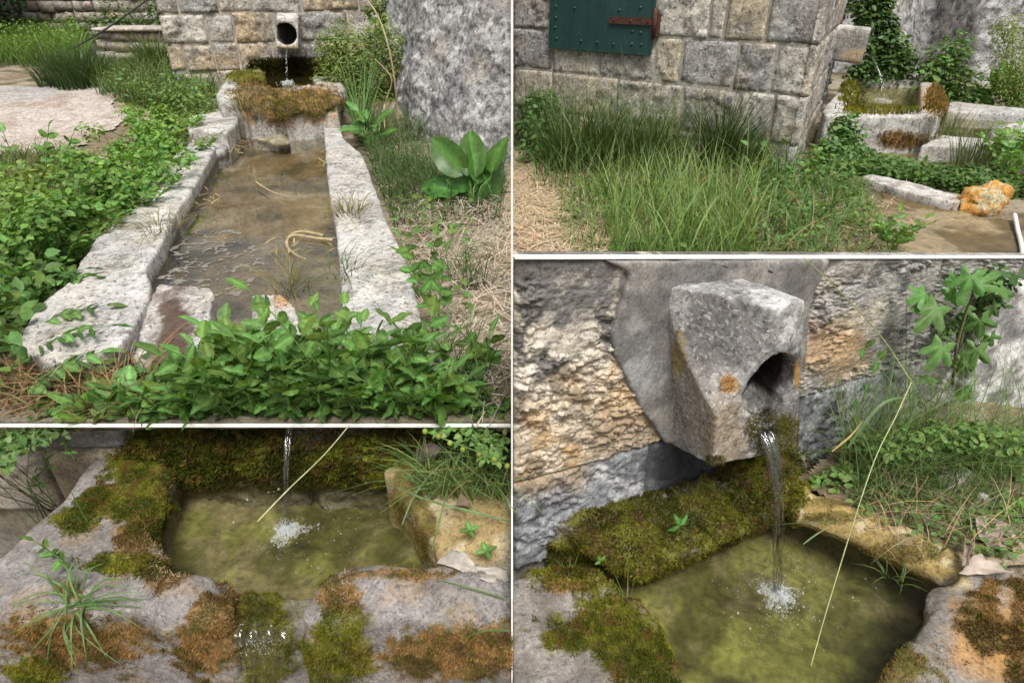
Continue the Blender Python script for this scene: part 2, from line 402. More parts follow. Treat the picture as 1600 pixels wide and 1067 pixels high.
rowj = [[300, 352, 402, 470, 540, 600], [286, 340, 385, 440, 520, 590], [289, 336, 375, 428, 500, 575], [323, 366, 429, 468, 545, 610], [277, 340, 390, 470, 560], [300, 380, 450, 540], [320, 420, 520]]
def wet_shadeA(V, c):
    c = mixc(c, (0.10, 0.105, 0.115), blob_px(V, 462, 92, 74, 22, 0.5, 0.4) * 0.85)
    c = mixc(c, OCHRE, blob_px(V, 395, 70, 30, 26, 0.6, 0.5, 9) * 0.7); c = mixc(c, OCHRE, blob_px(V, 345, 98, 40, 14, 0.6, 0.5, 4) * 0.6)
    return mixc(c, (0.23, 0.21, 0.185), blob_px(V, 448, 55, 48, 50, 0.5, 0.4, 2) * 0.8)  # wall darkened round the spout: shading put into the colour
sd_ = 0; rw_ = np.random.default_rng(12)
for r in range(len(zs) - 1):
    ym = [150, 130, 92, 46, 5, -20, -25][r]
    ss = [sL] + [tl(x, ym)[0] for x in rowj[r]] + [sR - 0.9, sR]
    for a, b in zip(ss[:-1], ss[1:]):
        sd_ += 1
        bs = [(0.55, 0.51, 0.44), (0.42, 0.36, 0.28), (0.46, 0.44, 0.40), (0.31, 0.30, 0.285), (0.52, 0.40, 0.25)][(sd_ * 7) % 5]
        add_block(wallA, TLP, TLD, TLN, a, b, zs[r] + rw_.uniform(-.012, .012), zs[r + 1] + rw_.uniform(-.012, .012), 0.022, 0.022, bs, seed=sd_, paintfn=wet_shadeA, gap=0.009, edge=0.016, dark=0.6)

# ---------------------------------------------------------------- spring house, shuttered corner (upper right)
TRC = az(1236, 272, 0.0)
LD = np.array([0.926, -0.791, 0.0]); LD /= np.linalg.norm(LD); LN = np.array([LD[1], -LD[0], 0.0])           # left face, s grows towards the corner
RD = np.array([0.4517, 0.8922, 0.0]); RN = np.array([RD[1], -RD[0], 0.0])                                     # right face, s grows away from the corner
def trl(px, py): return sz(px, py, TRC, LD, LN)
def trr(px, py): return sz(px, py, TRC, RD, RN)
zt = [trl(1253, y)[1] for y in (231, 152, 70)]; zt = [-0.08] + zt + [zt[-1] + 0.34, zt[-1] + 0.68, zt[-1] + 1.0]
wallB = thing('stone_wall', TRC, 'corner of a rough block house with a green metal shutter', 'wall')
sA = trl(801, 150)[0]
def cp(P, z): P = np.asarray(P, float).copy(); P[2] = z; return P
ci = TRC - LN * 0.009 - RN * 0.009; le = TRC + LD * sA - LN * 0.009; re_ = TRC + RD * 3.4 - RN * 0.009
V, Fs = prism([cp(p, zt[-1] - 0.01) for p in (ci, re_, re_ + np.array([-0.6, 0.6, 0]), le + np.array([0.2, 0.9, 0]), le)], zt[-1] + 0.09)
V, Fa = remesh([(V, Fs)], 0.05, 0); V[:, 0] = np.maximum(V[:, 0], 0.004); mk('mortar_core', V, Fa, M_MORTAR, wallB, paint(V, (0.45, 0.41, 0.35), 4))
LJ = [[900, 1000, 1100, 1200], [860, 960, 1060, 1150, 1205], [862, 935, 1021, 1062, 1148, 1207], [862, 1022, 1107, 1133, 1200], [880, 1020, 1090, 1170], [950, 1060, 1150]]
def rowy(k): return [252, 190, 112, 36, -10, -20][k]
for r in range(6):
    ss = [sA] + [trl(x, rowy(r))[0] for x in LJ[r]] + [0.0]
    for i, (a, b) in enumerate(zip(ss[:-1], ss[1:])):
        sd_ += 1
        bs = [(0.44, 0.42, 0.39), (0.60, 0.56, 0.48), (0.60, 0.51, 0.37), (0.33, 0.325, 0.32), (0.56, 0.51, 0.43)][(sd_ * 3 + r) % 5]
        if r == 3 and i == 1: bs = (0.38, 0.36, 0.33)
        add_block(wallB, TRC, LD, LN, a, b, zt[r], zt[r + 1], 0.018, 0.016, bs, seed=sd_, gap=0.006 if b < 0 else 0.004, edge=0.012, dark=0.45, ochre=0.3, depth=0.045)
RJ = [[1275, 1300], [1282, 1308], [1286, 1303], [1294, 1322], [1280, 1316], [1290]]
def wetB(V, c): return mixc(c, (0.13, 0.135, 0.15), blob_px(V, 1318, 122, 22, 40, 0.6, 0.4) * 0.8)
for r in range(6):
    ss = [0.0] + [[.5, 1.0, 1.7], [.32, .85, 1.5], [.55, 1.1, 1.6], [.4, .75, 1.3], [.5, 1.2, 1.7], [.4, 1.1]][r] + [2.4, 3.4]
    for a, b in zip(ss[:-1], ss[1:]):
        sd_ += 1
        bs = [(0.40, 0.38, 0.35), (0.34, 0.33, 0.31), PALE, (0.45, 0.38, 0.28)][(sd_ * 3) % 4]
        add_block(wallB, TRC, RD, RN, a, b, zt[r], zt[r + 1], 0.025, 0.018, bs, seed=sd_, paintfn=wetB, gap=0.004, edge=0.012, dark=0.6, depth=0.045)

# green riveted shutter with rusty strap hinge
M_GREEN = NT('green_painted_metal')
def _g():
    t = M_GREEN; c = t.mix(t.ramp(t.noise(7, 6, 0.7), [(0.35, 0.0), (0.7, 0.75)]), (0.010, 0.036, 0.034), (0.020, 0.068, 0.060))
    c = t.mix(t.ramp(t.noise(22, 7, 0.75), [(0.6, 0.0), (0.7, 0.7)]), c, (0.06, 0.15, 0.14))
    mp = t.n('ShaderNodeMapping'); mp.inputs['Scale'].default_value = (55, 55, 2.2); t.l(t.pos(), mp.inputs['Vector'])
    c = t.mix(t.ramp(t.noise(1.0, 5, 0.7, mp.outputs[0]), [(0.45, 0.0), (0.75, 0.4)]), c, (0.035, 0.085, 0.085)); c = t.mix(t.ramp(t.noise(48, 6, 0.8), [(0.62, 0.0), (0.68, 0.8)]), c, (0.06, 0.035, 0.022))
    p = t.n('ShaderNodeBsdfPrincipled', Roughness=0.48); t.l(c, p.inputs['Base Color']); t.l(t.bump(t.noise(12, 5), 0.15, 0.01), p.inputs['Normal']); t.l(p.outputs[0], t.out.inputs[0]); return t.m
M_GREEN = _g()
M_RUST = m_plain('rusty_iron', (0.075, 0.035, 0.026), 0.85, 0.2, 0.0, 0.5, 60, 0.5)
s0, zA = trl(862, 76); s1, zB = trl(1020, 86); zb = (zA + zB) / 2
sh = thing('window_shutter', TRC + LD * s0 + LN * 0.03 + np.array([0, 0, zb]), 'dark green painted metal shutter with rivets on the block house', 'shutter')
V, Fs = box_on(TRC, LD, LN, s0, s1, zb, zb + 0.95, -0.022, 0.036); mk('panel', V, Fs, M_GREEN, sh, smooth=False)
for a, b in ((s0, s0 + 0.012), (s1 - 0.012, s1)):
    V, Fs = box_on(TRC, LD, LN, a, b, zb, zb + 0.95, -0.0365, 0.043); mk('edge_flange', V, Fs, M_GREEN, sh, smooth=False)
V, Fs = box_on(TRC, LD, LN, s0 + 0.0125, s1 - 0.0125, zb, zb + 0.012, -0.0365, 0.043); mk('edge_flange', V, Fs, M_GREEN, sh, smooth=False)
V, Fs = ellip((0, 0, 0), (0.011, 0.011, 0.011), 0, 8, 6); riv = mesh_of('rivet', V, Fs); riv.materials.append(M_GREEN)
for x, y in ((873, 10), (902, 13), (872, 43), (874, 60), (912, 64), (937, 66), (963, 69), (991, 69), (1006, 70), (972, 16), (1005, 12), (992, 49), (1005, 51), (873, 28)):
    s, z = trl(x, y); place(riv, 'rivet', sh, Matrix.Translation(TRC + LD * s + LN * 0.037 + np.array([0, 0, z])))
ha, hz = trl(957, 31); hb, _ = trl(1027, 34)
hg = thing('strap_hinge', TRC + LD * ha + LN * 0.05 + np.array([0, 0, hz]), 'rusty brown iron strap hinge across the green shutter', 'hinge')
V, Fs = box_on(TRC, LD, LN, ha, hb, hz - 0.026, hz + 0.022, -0.0435, 0.052); mk('strap', V, Fs, M_RUST, hg, smooth=False)
P = TRC + LD * (hb + 0.004) + LN * 0.045
V, Fs = tube([P + np.array([0, 0, hz - 0.11]), P + np.array([0, 0, hz + 0.09])], 0.016, 10); mk('pin', V, Fs, M_RUST, hg)
V, Fs = box_on(TRC, LD, LN, hb + 0.014, hb + 0.03, hz - 0.1, hz + 0.05, 0.05, 0.04); mk('hook_plate', V, Fs, M_RUST, hg, smooth=False)
bolt = mesh_of('bolt', *ellip((0, 0, 0), (0.008, 0.008, 0.008), 0, 8, 6)); bolt.materials.append(M_RUST)
for k in (0.12, 0.5, 0.88):
    place(bolt, 'bolt', hg, Matrix.Translation(TRC + LD * (ha + (hb - ha) * k) + LN * 0.053 + np.array([0, 0, hz - 0.002])))

# ---------------------------------------------------------------- low front wall under the left terrace (behind the mossy basin)
wallC = thing('mossy_wall', (-0.9, BLY, -0.66), 'low mossy wall behind the round-edged basin', 'wall')
BP, BD, BN = np.array([-0.9, BLY, 0.0]), np.array([1.0, 0, 0]), np.array([0, -1.0, 0])
V, Fs = box_on(BP, BD, BN, -2.2, 0.895, -0.66, 0.055, 0.25, -0.03); V, Fa = remesh([(V, Fs)], 0.04, 0); mk('mortar_core', V, Fa, M_MORTAR, wallC, paint(V, (0.2, 0.18, 0.13), 4))
def blx(px, py): return apl(px, py, BP, BN)[0] + 0.9
for (a, b, z0, z1, bs) in ((-2.2, blx(36, 690), -0.12, 0.06, OCHRE), (blx(36, 690), blx(200, 690), -0.10, 0.06, GREY), (blx(200, 690), blx(420, 690), -0.15, 0.06, (0.2, 0.18, 0.13)), (blx(420, 690), blx(600, 690), -0.15, 0.06, (0.2, 0.17, 0.12)), (blx(600, 690), 0.893, -0.15, 0.06, (0.12, 0.10, 0.07)),
                           (-2.2, blx(70, 730), -0.36, -0.12, (0.4, 0.32, 0.23)), (blx(70, 730), blx(200, 730), -0.36, -0.10, (0.36, 0.3, 0.22)), (blx(200, 730), blx(480, 730), -0.4, -0.15, (0.17, 0.15, 0.1)), (blx(480, 730), 0.893, -0.4, -0.15, (0.17, 0.15, 0.1))):
    sd_ += 1; add_block(wallC, BP, BD, BN, a, b, z0, z1, 0.009, 0.012, bs, M_NEAR, sd_, gap=0.006, edge=0.015, nscale=18)
# thin pale coping added in place of the gap between upper and lower views
M_GAP = m_plain('white_gap_strip', (0.78, 0.77, 0.74), 0.8, 0.2, 0, 0.05, 30, 0.1)
zl = float(apl(400, 665.5, (0, LIP, 0), np.array([0, 1.0, 0]))[2])
V, Fs = box_on(np.array([0, LIP, 0.0]), BD, BN, -3.1, -0.004, zl - 0.005, zl, 0.012); mk('gap_strip', V, Fs, M_GAP, wallC, smooth=False)
V, Fs = box_on(np.array([0, LIP + 0.03, 0.0]), BD, BN, -3.1, -0.005, zl - 0.022, zl - 0.0055, 0.12); mk('gap_strip_bed', V, Fs, M_MORTAR, wallC, paint(np.asarray(V), (0.2, 0.18, 0.13), 4), smooth=False)

# ---------------------------------------------------------------- near wall with the big spout (lower right)
def br(px, py): return sz(px, py, BRP, BRD, BRN)
wallD = thing('stone_wall', BRP + np.array([0, 0, -0.66]), 'close rough ochre and grey wall carrying the big stone spout', 'wall')
sW0 = -0.175 / 0.9134 + 0.004; sW1 = 2.6
zt0 = br(800, 401)[1]; sq, zq = br(1600, 401)
def ztop(s): return zt0 + (zq - zt0) * (s - sW0) / (sq - sW0)
# core + coping follow the falling wall top
q = []
for z in (0, 1):
    for s, o in ((sW0, -0.03), (sW1, -0.03), (sW1, -0.3), (sW0 + 0.13, -0.3)):
        P = BRP + BRD * s + BRN * o; P[2] = (ztop(s) - 0.012 + (0.5 * (o + 0.03) if o < -0.1 else 0)) if z else -0.66; q.append(P)
V, Fs = hexa(q); V, Fa = remesh([(V, Fs)], 0.03, 0); V[:, 0] = np.maximum(V[:, 0], 0.004); mk('mortar_core', V, Fa, M_MORTAR, wallD, paint(V, (0.3, 0.27, 0.22), 6))
q = []
for z in (0, 1):
    for s, o in ((sW0, 0.008), (sW1, 0.008), (sW1, -0.012), (sW0, -0.012)):
        P = BRP + BRD * s + BRN * o; P[2] = ztop(s) - 0.0045 * (1 - z); q.append(P)
V, Fs = hexa(q); mk('gap_strip', V, Fs, M_GAP, wallD, smooth=False)  # white strip added where the upper and lower views part
def colA(V, c):
    c = np.tile(np.array([0.60, 0.545, 0.455]), (len(V), 1)) * (0.75 + 0.5 * fbm(V, 30, 4, 3))[:, None]
    x, y = pix(V)
    c = mixc(c, (0.10, 0.098, 0.092), sst(fbm(V, 16, 5, 5, 0.6) + 0.2 * sst(-y, -520, -430), 0.51, 0.60) * 0.9)
    c = mixc(c, (0.17, 0.165, 0.155), blob_px(V, 905, 440, 70, 60, 0.6, 0.6, 3) * 0.7)
    oc = sst(y + (fbm(V, 8, 4, 9) - 0.5) * 260, 545, 660) * (0.35 + 0.65 * sst(fbm(V, 11, 4, 12), 0.4, 0.6)); c = mixc(c, (0.50, 0.33, 0.15), oc * 0.75)
    return mixc(c, (0.30, 0.225, 0.15), blob_px(V, 985, 670, 65, 40, 0.5, 0.5, 8) * 0.8)
def colM(V, c):
    c = np.tile(np.array([0.25, 0.235, 0.215]), (len(V), 1)) * (0.75 + 0.5 * fbm(V, 25, 5, 3))[:, None]
    c = mixc(c, (0.33, 0.34, 0.345), blob_px(V, 985, 565, 45, 45, 0.7, 0.5, 3) * 0.7)
    return mixc(c, (0.11, 0.108, 0.105), sst(fbm(V, 7, 5, 25), 0.47, 0.62) * 0.7)
def colB(V, c):
    c = np.tile(np.array([0.34, 0.325, 0.30]), (len(V), 1)) * (0.75 + 0.5 * fbm(V, 22, 5, 3))[:, None]
    c = mixc(c, (0.10, 0.10, 0.10), sst(fbm(V, 13, 5, 15, 0.6), 0.5, 0.63) * 0.8)
    c = mixc(c, (0.46, 0.40, 0.30), sst(fbm(V, 9, 4, 35), 0.48, 0.62) * 0.7 * in_px(V, 1240, 430, 1380, 620, 40))
    return mixc(c, (0.40, 0.24, 0.10), blob_px(V, 1300, 545, 55, 40, 0.6, 0.6, 8) * 0.7)
def colD(V, c):
    c = np.tile(np.array([0.25, 0.26, 0.275]), (len(V), 1)) * (0.7 + 0.6 * fbm(V, 25, 5, 3))[:, None]
    c = mixc(c, (0.50, 0.50, 0.49), sst(fbm(V, 22, 5, 41, 0.6), 0.52, 0.64) * 0.75)
    c = mixc(c, (0.06, 0.062, 0.065), sst(fbm(V, 18, 5, 45, 0.6), 0.54, 0.66) * 0.85)
    c = mixc(c, (0.40, 0.28, 0.15), blob_px(V, 835, 735, 65, 38, 0.6, 0.6, 8) * 0.75)
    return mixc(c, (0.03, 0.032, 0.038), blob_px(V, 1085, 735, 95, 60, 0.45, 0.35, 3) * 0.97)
for (a, b, z0, z1, fn, amp, mat, pr, eg, nsx) in (
        (sW0, br(1258, 520)[0], -0.05, None, colA, 0.014, M_NEAR, 0.0, 0.01, 17),
        (br(1258, 520)[0], br(1445, 500)[0], -0.05, None, colB, 0.015, M_NEAR, 0.0, 0.01, 15),
        (br(1445, 500)[0], sW1, -0.05, None, colB, 0.015, M_NEAR, 0.0, 0.01, 15),
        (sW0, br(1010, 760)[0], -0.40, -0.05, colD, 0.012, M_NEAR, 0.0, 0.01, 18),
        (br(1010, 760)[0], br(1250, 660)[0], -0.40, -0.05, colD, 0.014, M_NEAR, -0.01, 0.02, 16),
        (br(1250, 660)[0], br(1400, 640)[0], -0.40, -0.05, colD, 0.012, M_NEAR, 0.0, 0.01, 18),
        (br(1400, 640)[0], sW1, -0.40, -0.05, colB, 0.016, M_NEAR, 0.0, 0.02, 16)):
    sd_ += 1
    V, Fq = block_arrays(BRP, BRD, BRN, a, b, z0, 1.0 if z1 is None else z1, 0.0055, amp, seed=sd_, proud=pr, edge=eg, gap=0.003, nscale=nsx, depth=0.06)
    if z1 is None:                                    # fit the block under the falling coping
        s = (V - BRP) @ BRD; V[:, 2] = z0 + (V[:, 2] - z0) * (ztop(s) - 0.006 - z0) / (1.0 - z0)
    if a == sW0: V[:, 0] = np.maximum(V[:, 0], 0.004)
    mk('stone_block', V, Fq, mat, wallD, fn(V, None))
cp_ = [(948, 396), (985, 430), (975, 470), (957, 520), (962, 560), (985, 600), (1003, 640), (1042, 694), (1230, 655), (1262, 560), (1268, 470), (1300, 396)]
fr = np.array([apl(x, y, BRP + BRN * 0.016, BRN) for x, y in cp_]); fr[:, 2] = np.minimum(fr[:, 2], [ztop(float((p - BRP) @ BRD)) - 0.007 for p in fr]); bk_ = fr - BRN * 0.05; n_ = len(fr)
V, Fa = remesh([(np.concatenate([fr, bk_]), [list(range(n_)), list(range(2 * n_ - 1, n_ - 1, -1))] + [[i, n_ + i, n_ + (i + 1) % n_, (i + 1) % n_] for i in range(n_)])], 0.0075, 3)
V = V + vnorm(V, Fa) * ((fbm(V, 14, 4, 3) - .5) * .012)[:, None]; mk('mortar_collar', V, Fa, M_SMOOTH, wallD, colM(V, None))
# thin white board added in place of the gap between left and right views
pb = thing('view_divider', (0, 1.17, -0.66), 'thin white board with a slender post added in place of the gap between views', 'divider')
def slab_(y0, y1, z0, z1): return hexa([(-0.0022, y0, z0), (0.0022, y0, z0), (0.0022, y1, z0), (-0.0022, y1, z0), (-0.0022, y0, z1), (0.0022, y0, z1), (0.0022, y1, z1), (-0.0022, y1, z1)])
V, Fs = slab_(0.98, 1.36, -0.66, -0.02); mk('board', V, Fs, M_GAP, pb, smooth=False)
V, Fs = slab_(1.31, 1.36, -0.019, 1.6); mk('post', V, Fs, M_GAP, pb, smooth=False)
# ---------------------------------------------------------------- where moss grows (shape of the cushions)
def bl_(c, cx, cy, rx, ry, w=.5, ns=12, s=5):
    x, y = pix(c); r = np.hypot((x - cx) / rx, (y - cy) / ry) + (fbm(c, ns, 4, s) - .5) * 2 * w + (fbm(c, 48, 3, s + 2) - .5) * 1.1
    return 1 - sst(r, .62, 1.3)
MK = {
 'A_green': lambda c, N: np.clip(bl_(c, 385, 122, 28, 14) + bl_(c, 470, 168, 60, 18, w=.7) * .7, 0, 1),
 'A_rust': lambda c, N: np.clip(bl_(c, 398, 152, 34, 24, w=.6) + bl_(c, 480, 158, 52, 20, w=.7) + bl_(c, 432, 165, 30, 22), 0, 1),
 'C_green': lambda c, N: np.clip(bl_(c, 218, 742, 58, 28) + bl_(c, 178, 785, 66, 30, w=.6) + bl_(c, 225, 800, 38, 48) + bl_(c, 120, 815, 38, 22, w=.7) * .9 + bl_(c, 195, 884, 62, 18, w=.6), 0, 1),
 'C_brown': lambda c, N: np.clip(bl_(c, 205, 845, 30, 36, w=.6) + bl_(c, 110, 925, 22, 12, w=.7) + bl_(c, 262, 898, 32, 26, w=.6) + bl_(c, 340, 955, 50, 30, w=.6), 0, 1),
 'C_rust': lambda c, N: np.clip(bl_(c, 120, 1000, 112, 48) + bl_(c, 325, 1000, 52, 70, w=.7) + bl_(c, 690, 1015, 150, 40, w=.5) + bl_(c, 535, 930, 42, 32, w=.7) + bl_(c, 620, 900, 90, 10, w=.7) * .8, 0, 1),
 'C_bright': lambda c, N: np.clip(bl_(c, 535, 1015, 58, 62, w=.6) + bl_(c, 60, 1045, 50, 25, w=.6) + bl_(c, 412, 1000, 48, 75), 0, 1),
 'C_ochre': lambda c, N: np.clip(bl_(c, 640, 765, 26, 50, w=.7) * .8 + bl_(c, 665, 835, 18, 44, w=.7), 0, 1),
 'D_mound': lambda c, N: np.clip(bl_(c, 985, 855, 110, 85, w=.35) + bl_(c, 890, 885, 70, 40) + bl_(c, 1110, 805, 100, 50, w=.35) + bl_(c, 1205, 765, 66, 55, w=.35), 0, 1) * (((c - BRP) @ BRN) < .40),
 'D_green': lambda c, N: np.clip(bl_(c, 955, 985, 100, 46) + bl_(c, 1010, 1040, 64, 42, w=.6) + bl_(c, 870, 1000, 30, 20, w=.7), 0, 1),
 'D_rust': lambda c, N: np.clip(bl_(c, 1535, 985, 36, 50, w=.9) + bl_(c, 1595, 1000, 22, 90, w=.6) + bl_(c, 1545, 925, 18, 22, w=.8) + bl_(c, 880, 915, 40, 14, w=.6), 0, 1),
 'D_ochre': lambda c, N: np.clip(bl_(c, 1425, 1045, 58, 42, w=.9) + bl_(c, 1400, 864, 90, 12, w=.6) * .9 + bl_(c, 1300, 808, 50, 9, w=.6) + bl_(c, 1280, 785, 50, 14, w=.8) * .7 + bl_(c, 1420, 850, 60, 16, w=.9) * .6, 0, 1),
}
GREENS = ((0.085, 0.10, 0.011), (0.215, 0.22, 0.026), (0.17, 0.11, 0.03)); RUSTS = ((0.13, 0.082, 0.026), (0.31, 0.185, 0.065), (0.11, 0.10, 0.02)); DARKM = ((0.040, 0.044, 0.007), (0.095, 0.10, 0.014), (0.095, 0.055, 0.018))
MOUND = ((.06, .066, .008), (.17, .17, .02), (.13, .075, .024)); BROWN = ((.15, .095, .033), (.30, .19, .08), (.40, .29, .16)); BRIGHT = ((.09, .105, .010), (.18, .18, .02), (.14, .11, .025)); OCHREM = ((.15, .135, .028), (.26, .2, .06), (.2, .13, .04))
def mosscol(P, cols, s):
    f = fbm(P, 14, 4, s); g = fbm(P, 40, 3, s + 4); c = np.tile(np.asarray(cols[0], float), (len(P), 1)); c = mixc(c, cols[1], sst(f, 0.42, 0.58)); return mixc(c, cols[2], sst(g, 0.52, 0.66) * 0.8)
# ---------------------------------------------------------------- stones traced at their own height
def P_(pts, z): return [az(x, y, z if not hasattr(z, '__len__') else z[i]) for i, (x, y) in enumerate(pts)]
def stone(name, parent, shapes, voxel, amp, scale, seed, mat, colfn, smooth=3, cut=None, clipx=None, amp2=0.0, scale2=40, mosses=(), **kw):
    V, Fa = remesh(shapes, voxel, smooth, cut); V = roughen(V, Fa, amp, scale, seed, amp2=amp2, scale2=scale2); V0 = V.copy(); ml = []
    for key, cols, mh in mosses:
        N = vnorm(V, Fa); m = sst(MK[key](V0, N), .15, .85); V = V + N * (m * mh * (0.2 + 1.6 * (fbm(V0, 26, 4, 9) - .2)))[:, None]; ml.append((m, cols))
    if clipx == 'L': V[:, 0] = np.minimum(V[:, 0], -0.004)
    if clipx == 'R': V[:, 0] = np.maximum(V[:, 0], 0.004)
    c = colfn(V0)
    for m, cols in ml: c = c * (1 - m[:, None] * .95) + mosscol(V0, cols, 3) * .75 * m[:, None] * .95
    o = mk(name, V, Fa, mat, parent, c, **kw); return o, V, Fa
def ring_poly(pts, z): return P_(pts, z)
def sheet(name, poly, mat, parent=None, col=None, **kw):
    V = np.asarray(poly, float); return mk(name, V, [list(range(len(V)))], mat, parent, col, smooth=False, **kw)
SURF = {}            # surfaces kept for moss and grass

def lightstone(V, s=0):
    c = np.tile(np.array([0.50, 0.485, 0.455]), (len(V), 1)); c = mixc(c, (0.30, 0.295, 0.285), sst(fbm(V, 4, 4, s), 0.42, 0.6) * 0.6)
    c = mixc(c, (0.40, 0.35, 0.27), sst(fbm(V, 6, 4, s + 9), 0.5, 0.65) * 0.4)
    return mixc(c, (0.10, 0.095, 0.09), sst(fbm(V, 16, 5, s + 19, 0.6), 0.54, 0.68) * 0.6)

# ================================================================ upper left: the long trough
trough = thing('water_trough', az(400, 300, 0.0), 'long pale stone trough of shallow brownish water below the mossy basin', 'trough')
ZR, ZWT = 0.16, 0.085
def edgy(V):          # earth and algae stain along the foot of the stones
    c = lightstone(V, 3); return mixc(c, (0.10, 0.085, 0.05), (1 - sst(V[:, 2], ZWT - 0.01, ZWT + 0.035)) * 0.85)
o, V, Fa = stone('rim_stone', trough, [prism(P_([(169, 350), (203, 334), (276, 331), (262, 360), (246, 392), (228, 418), (236, 440), (230, 468), (202, 521), (180, 545), (125, 566), (62, 560), (22, 540), (53, 482), (110, 436), (125, 405)], ZR), 0.17)], 0.012, 0.012, 5, 1, M_STONE, edgy, 4, amp2=0.003)
SURF['rimL'] = (V, Fa)
o, V, Fa = stone('rim_stone', trough, [prism(P_([(276, 329), (204, 332), (222, 300), (240, 275), (262, 250), (284, 230), (338, 228), (322, 258), (300, 296)], ZR), 0.2)], 0.014, 0.012, 4, 2, M_STONE, edgy, 4); SURF['rimL2'] = (V, Fa)
o, V, Fa = stone('rim_stone', trough, [prism(P_([(290, 191), (300, 181), (336, 176), (348, 172), (372, 178), (370, 192), (352, 207), (330, 203), (294, 204)], 0.23), 0.24)], 0.016, 0.014, 4, 3, M_STONE, lambda V: lightstone(V, 7), 4)
o, V, Fa = stone('rim_stone', trough, [prism(P_([(340, 210), (372, 196), (352, 232), (338, 236), (286, 232), (300, 214)], 0.14), 0.15)], 0.016, 0.014, 4, 13, M_STONE, edgy, 4)
o, V, Fa = stone('rim_stone', trough, [prism(P_([(503, 174), (527, 172), (536, 215), (566, 240), (571, 252), (510, 254)], ZR), 0.2)], 0.014, 0.010, 4, 4, M_STONE, edgy, 4); SURF['rimR2'] = (V, Fa)
o, V, Fa = stone('rim_stone', trough, [prism(P_([(510, 257), (572, 255), (588, 300), (606, 349), (633, 400), (661, 502), (694, 565), (702, 592), (552, 604), (540, 560), (533, 460), (525, 358), (517, 325)], ZR), 0.19)], 0.012, 0.010, 4, 5, M_STONE, edgy, 4, amp2=0.003); SURF['rimR'] = (V, Fa)
def brown(V):
    c = lightstone(V, 11); c = mixc(c, (0.50, 0.46, 0.42), sst(fbm(V, 5, 3, 2), 0.4, 0.6) * 0.6)
    m = blob_px(V, 268, 530, 36, 80, 0.45, 0.9, 6, 14); c = mixc(c, (0.075, 0.04, 0.024), m * 0.93)
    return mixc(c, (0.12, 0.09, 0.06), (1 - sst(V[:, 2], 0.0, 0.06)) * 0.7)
zz = [0.165, 0.165, 0.16, 0.13, 0.09, 0.05, 0.05, 0.09, 0.14]
o, V, Fa = stone('fallen_stone', None, [prism([az(x, y, z) for (x, y), z in zip([(246, 441), (328, 446), (336, 458), (318, 520), (306, 570), (272, 604), (216, 604), (202, 545), (228, 480)], zz)], 0.16)], 0.010, 0.010, 7, 6, M_STONE, brown, 4, amp2=0.004,
          label='pale loose block with a dark brown stain closing the trough', cat='stone')
o, V, Fa = stone('fallen_stone', None, [prism(P_([(394, 462), (440, 458), (462, 478), (472, 520), (470, 560), (392, 560)], 0.13), 0.13)], 0.010, 0.010, 7, 7, M_STONE, lambda V: mixc(lightstone(V, 21), (0.5, 0.24, 0.07), blob_px(V, 442, 468, 16, 12, 0.5, 0.5) * 0.8), 4,
          label='small pale block with an orange patch closing the trough', cat='stone')
# bed and water
bedpoly = [(232, 470), (300, 300), (352, 205), (372, 186), (506, 176), (520, 330), (540, 470), (540, 520), (240, 520)]
def bedh(x, y):
    P = np.stack([x, y, 0 * x], -1).reshape(-1, 3); return -0.03 + (fbm(P, 3, 4, 5) - 0.5) * 0.07 + (fbm(P, 14, 3, 6) - 0.5) * 0.02 + 0.05 * sst(y, 5.2, 6.2)
V, Fq = grid_sheet(-2.9, -0.4, 2.0, 6.5, 170, 300, bedh)
Pw = np.array(P_([(205, 500), (268, 345), (345, 200), (372, 180), (520, 170), (540, 330), (570, 500), (570, 560), (230, 560)], 0.05))
def inside(pts, poly):
    x, y = pts[:, 0], pts[:, 1]; r = np.zeros(len(pts), bool); j = len(poly) - 1
    for i in range(len(poly)):
        xi, yi = poly[i][:2]; xj, yj = poly[j][:2]
        c = ((yi > y) != (yj > y)) & (x < (xj - xi) * (y - yi) / (yj - yi + 1e-12) + xi); r ^= c; j = i
    return r
keep = inside(V, Pw); Fq = Fq[keep[Fq].all(1)]
c = np.tile(np.array([0.15, 0.125, 0.075]), (len(V), 1)); c = mixc(c, (0.035, 0.028, 0.016), sst(fbm(V, 4.5, 5, 9, 0.62), 0.45, 0.55) * 0.92); c = mixc(c, (0.24, 0.21, 0.11), sst(fbm(V, 7, 4, 19), 0.52, 0.65) * 0.6)
mk('silt_bed', V, Fq, M_BED, trough, c)
w = sheet('water', P_([(215, 480), (268, 345), (345, 200), (372, 184), (512, 174), (530, 330), (550, 490), (550, 555), (235, 555)], ZWT), M_WATER1, trough)
# floating scum near the front of the trough: thin torn skin
sk = []; rs = np.random.default_rng(5)
M_SCUM = m_plain('water_scum', (0.19, 0.18, 0.16), 0.5, 0.4, 0, 0.4, 60)
V, Fq = grid_sheet(-1.75, -0.75, 2.35, 3.25, 150, 150, lambda x, y: np.full_like(x, ZWT + 0.0025))
f = fbm(V, 16, 4, 3); px, py = pix(V); m = (f > 0.42) & (f < 0.53) & (blob_px(V, 330, 410, 100, 48, 0.2, 0.5) > 0.5)
Fq = Fq[m[Fq].all(1)]
mk('floating_scum', V, Fq, M_SCUM, trough, smooth=False, kind='stuff')
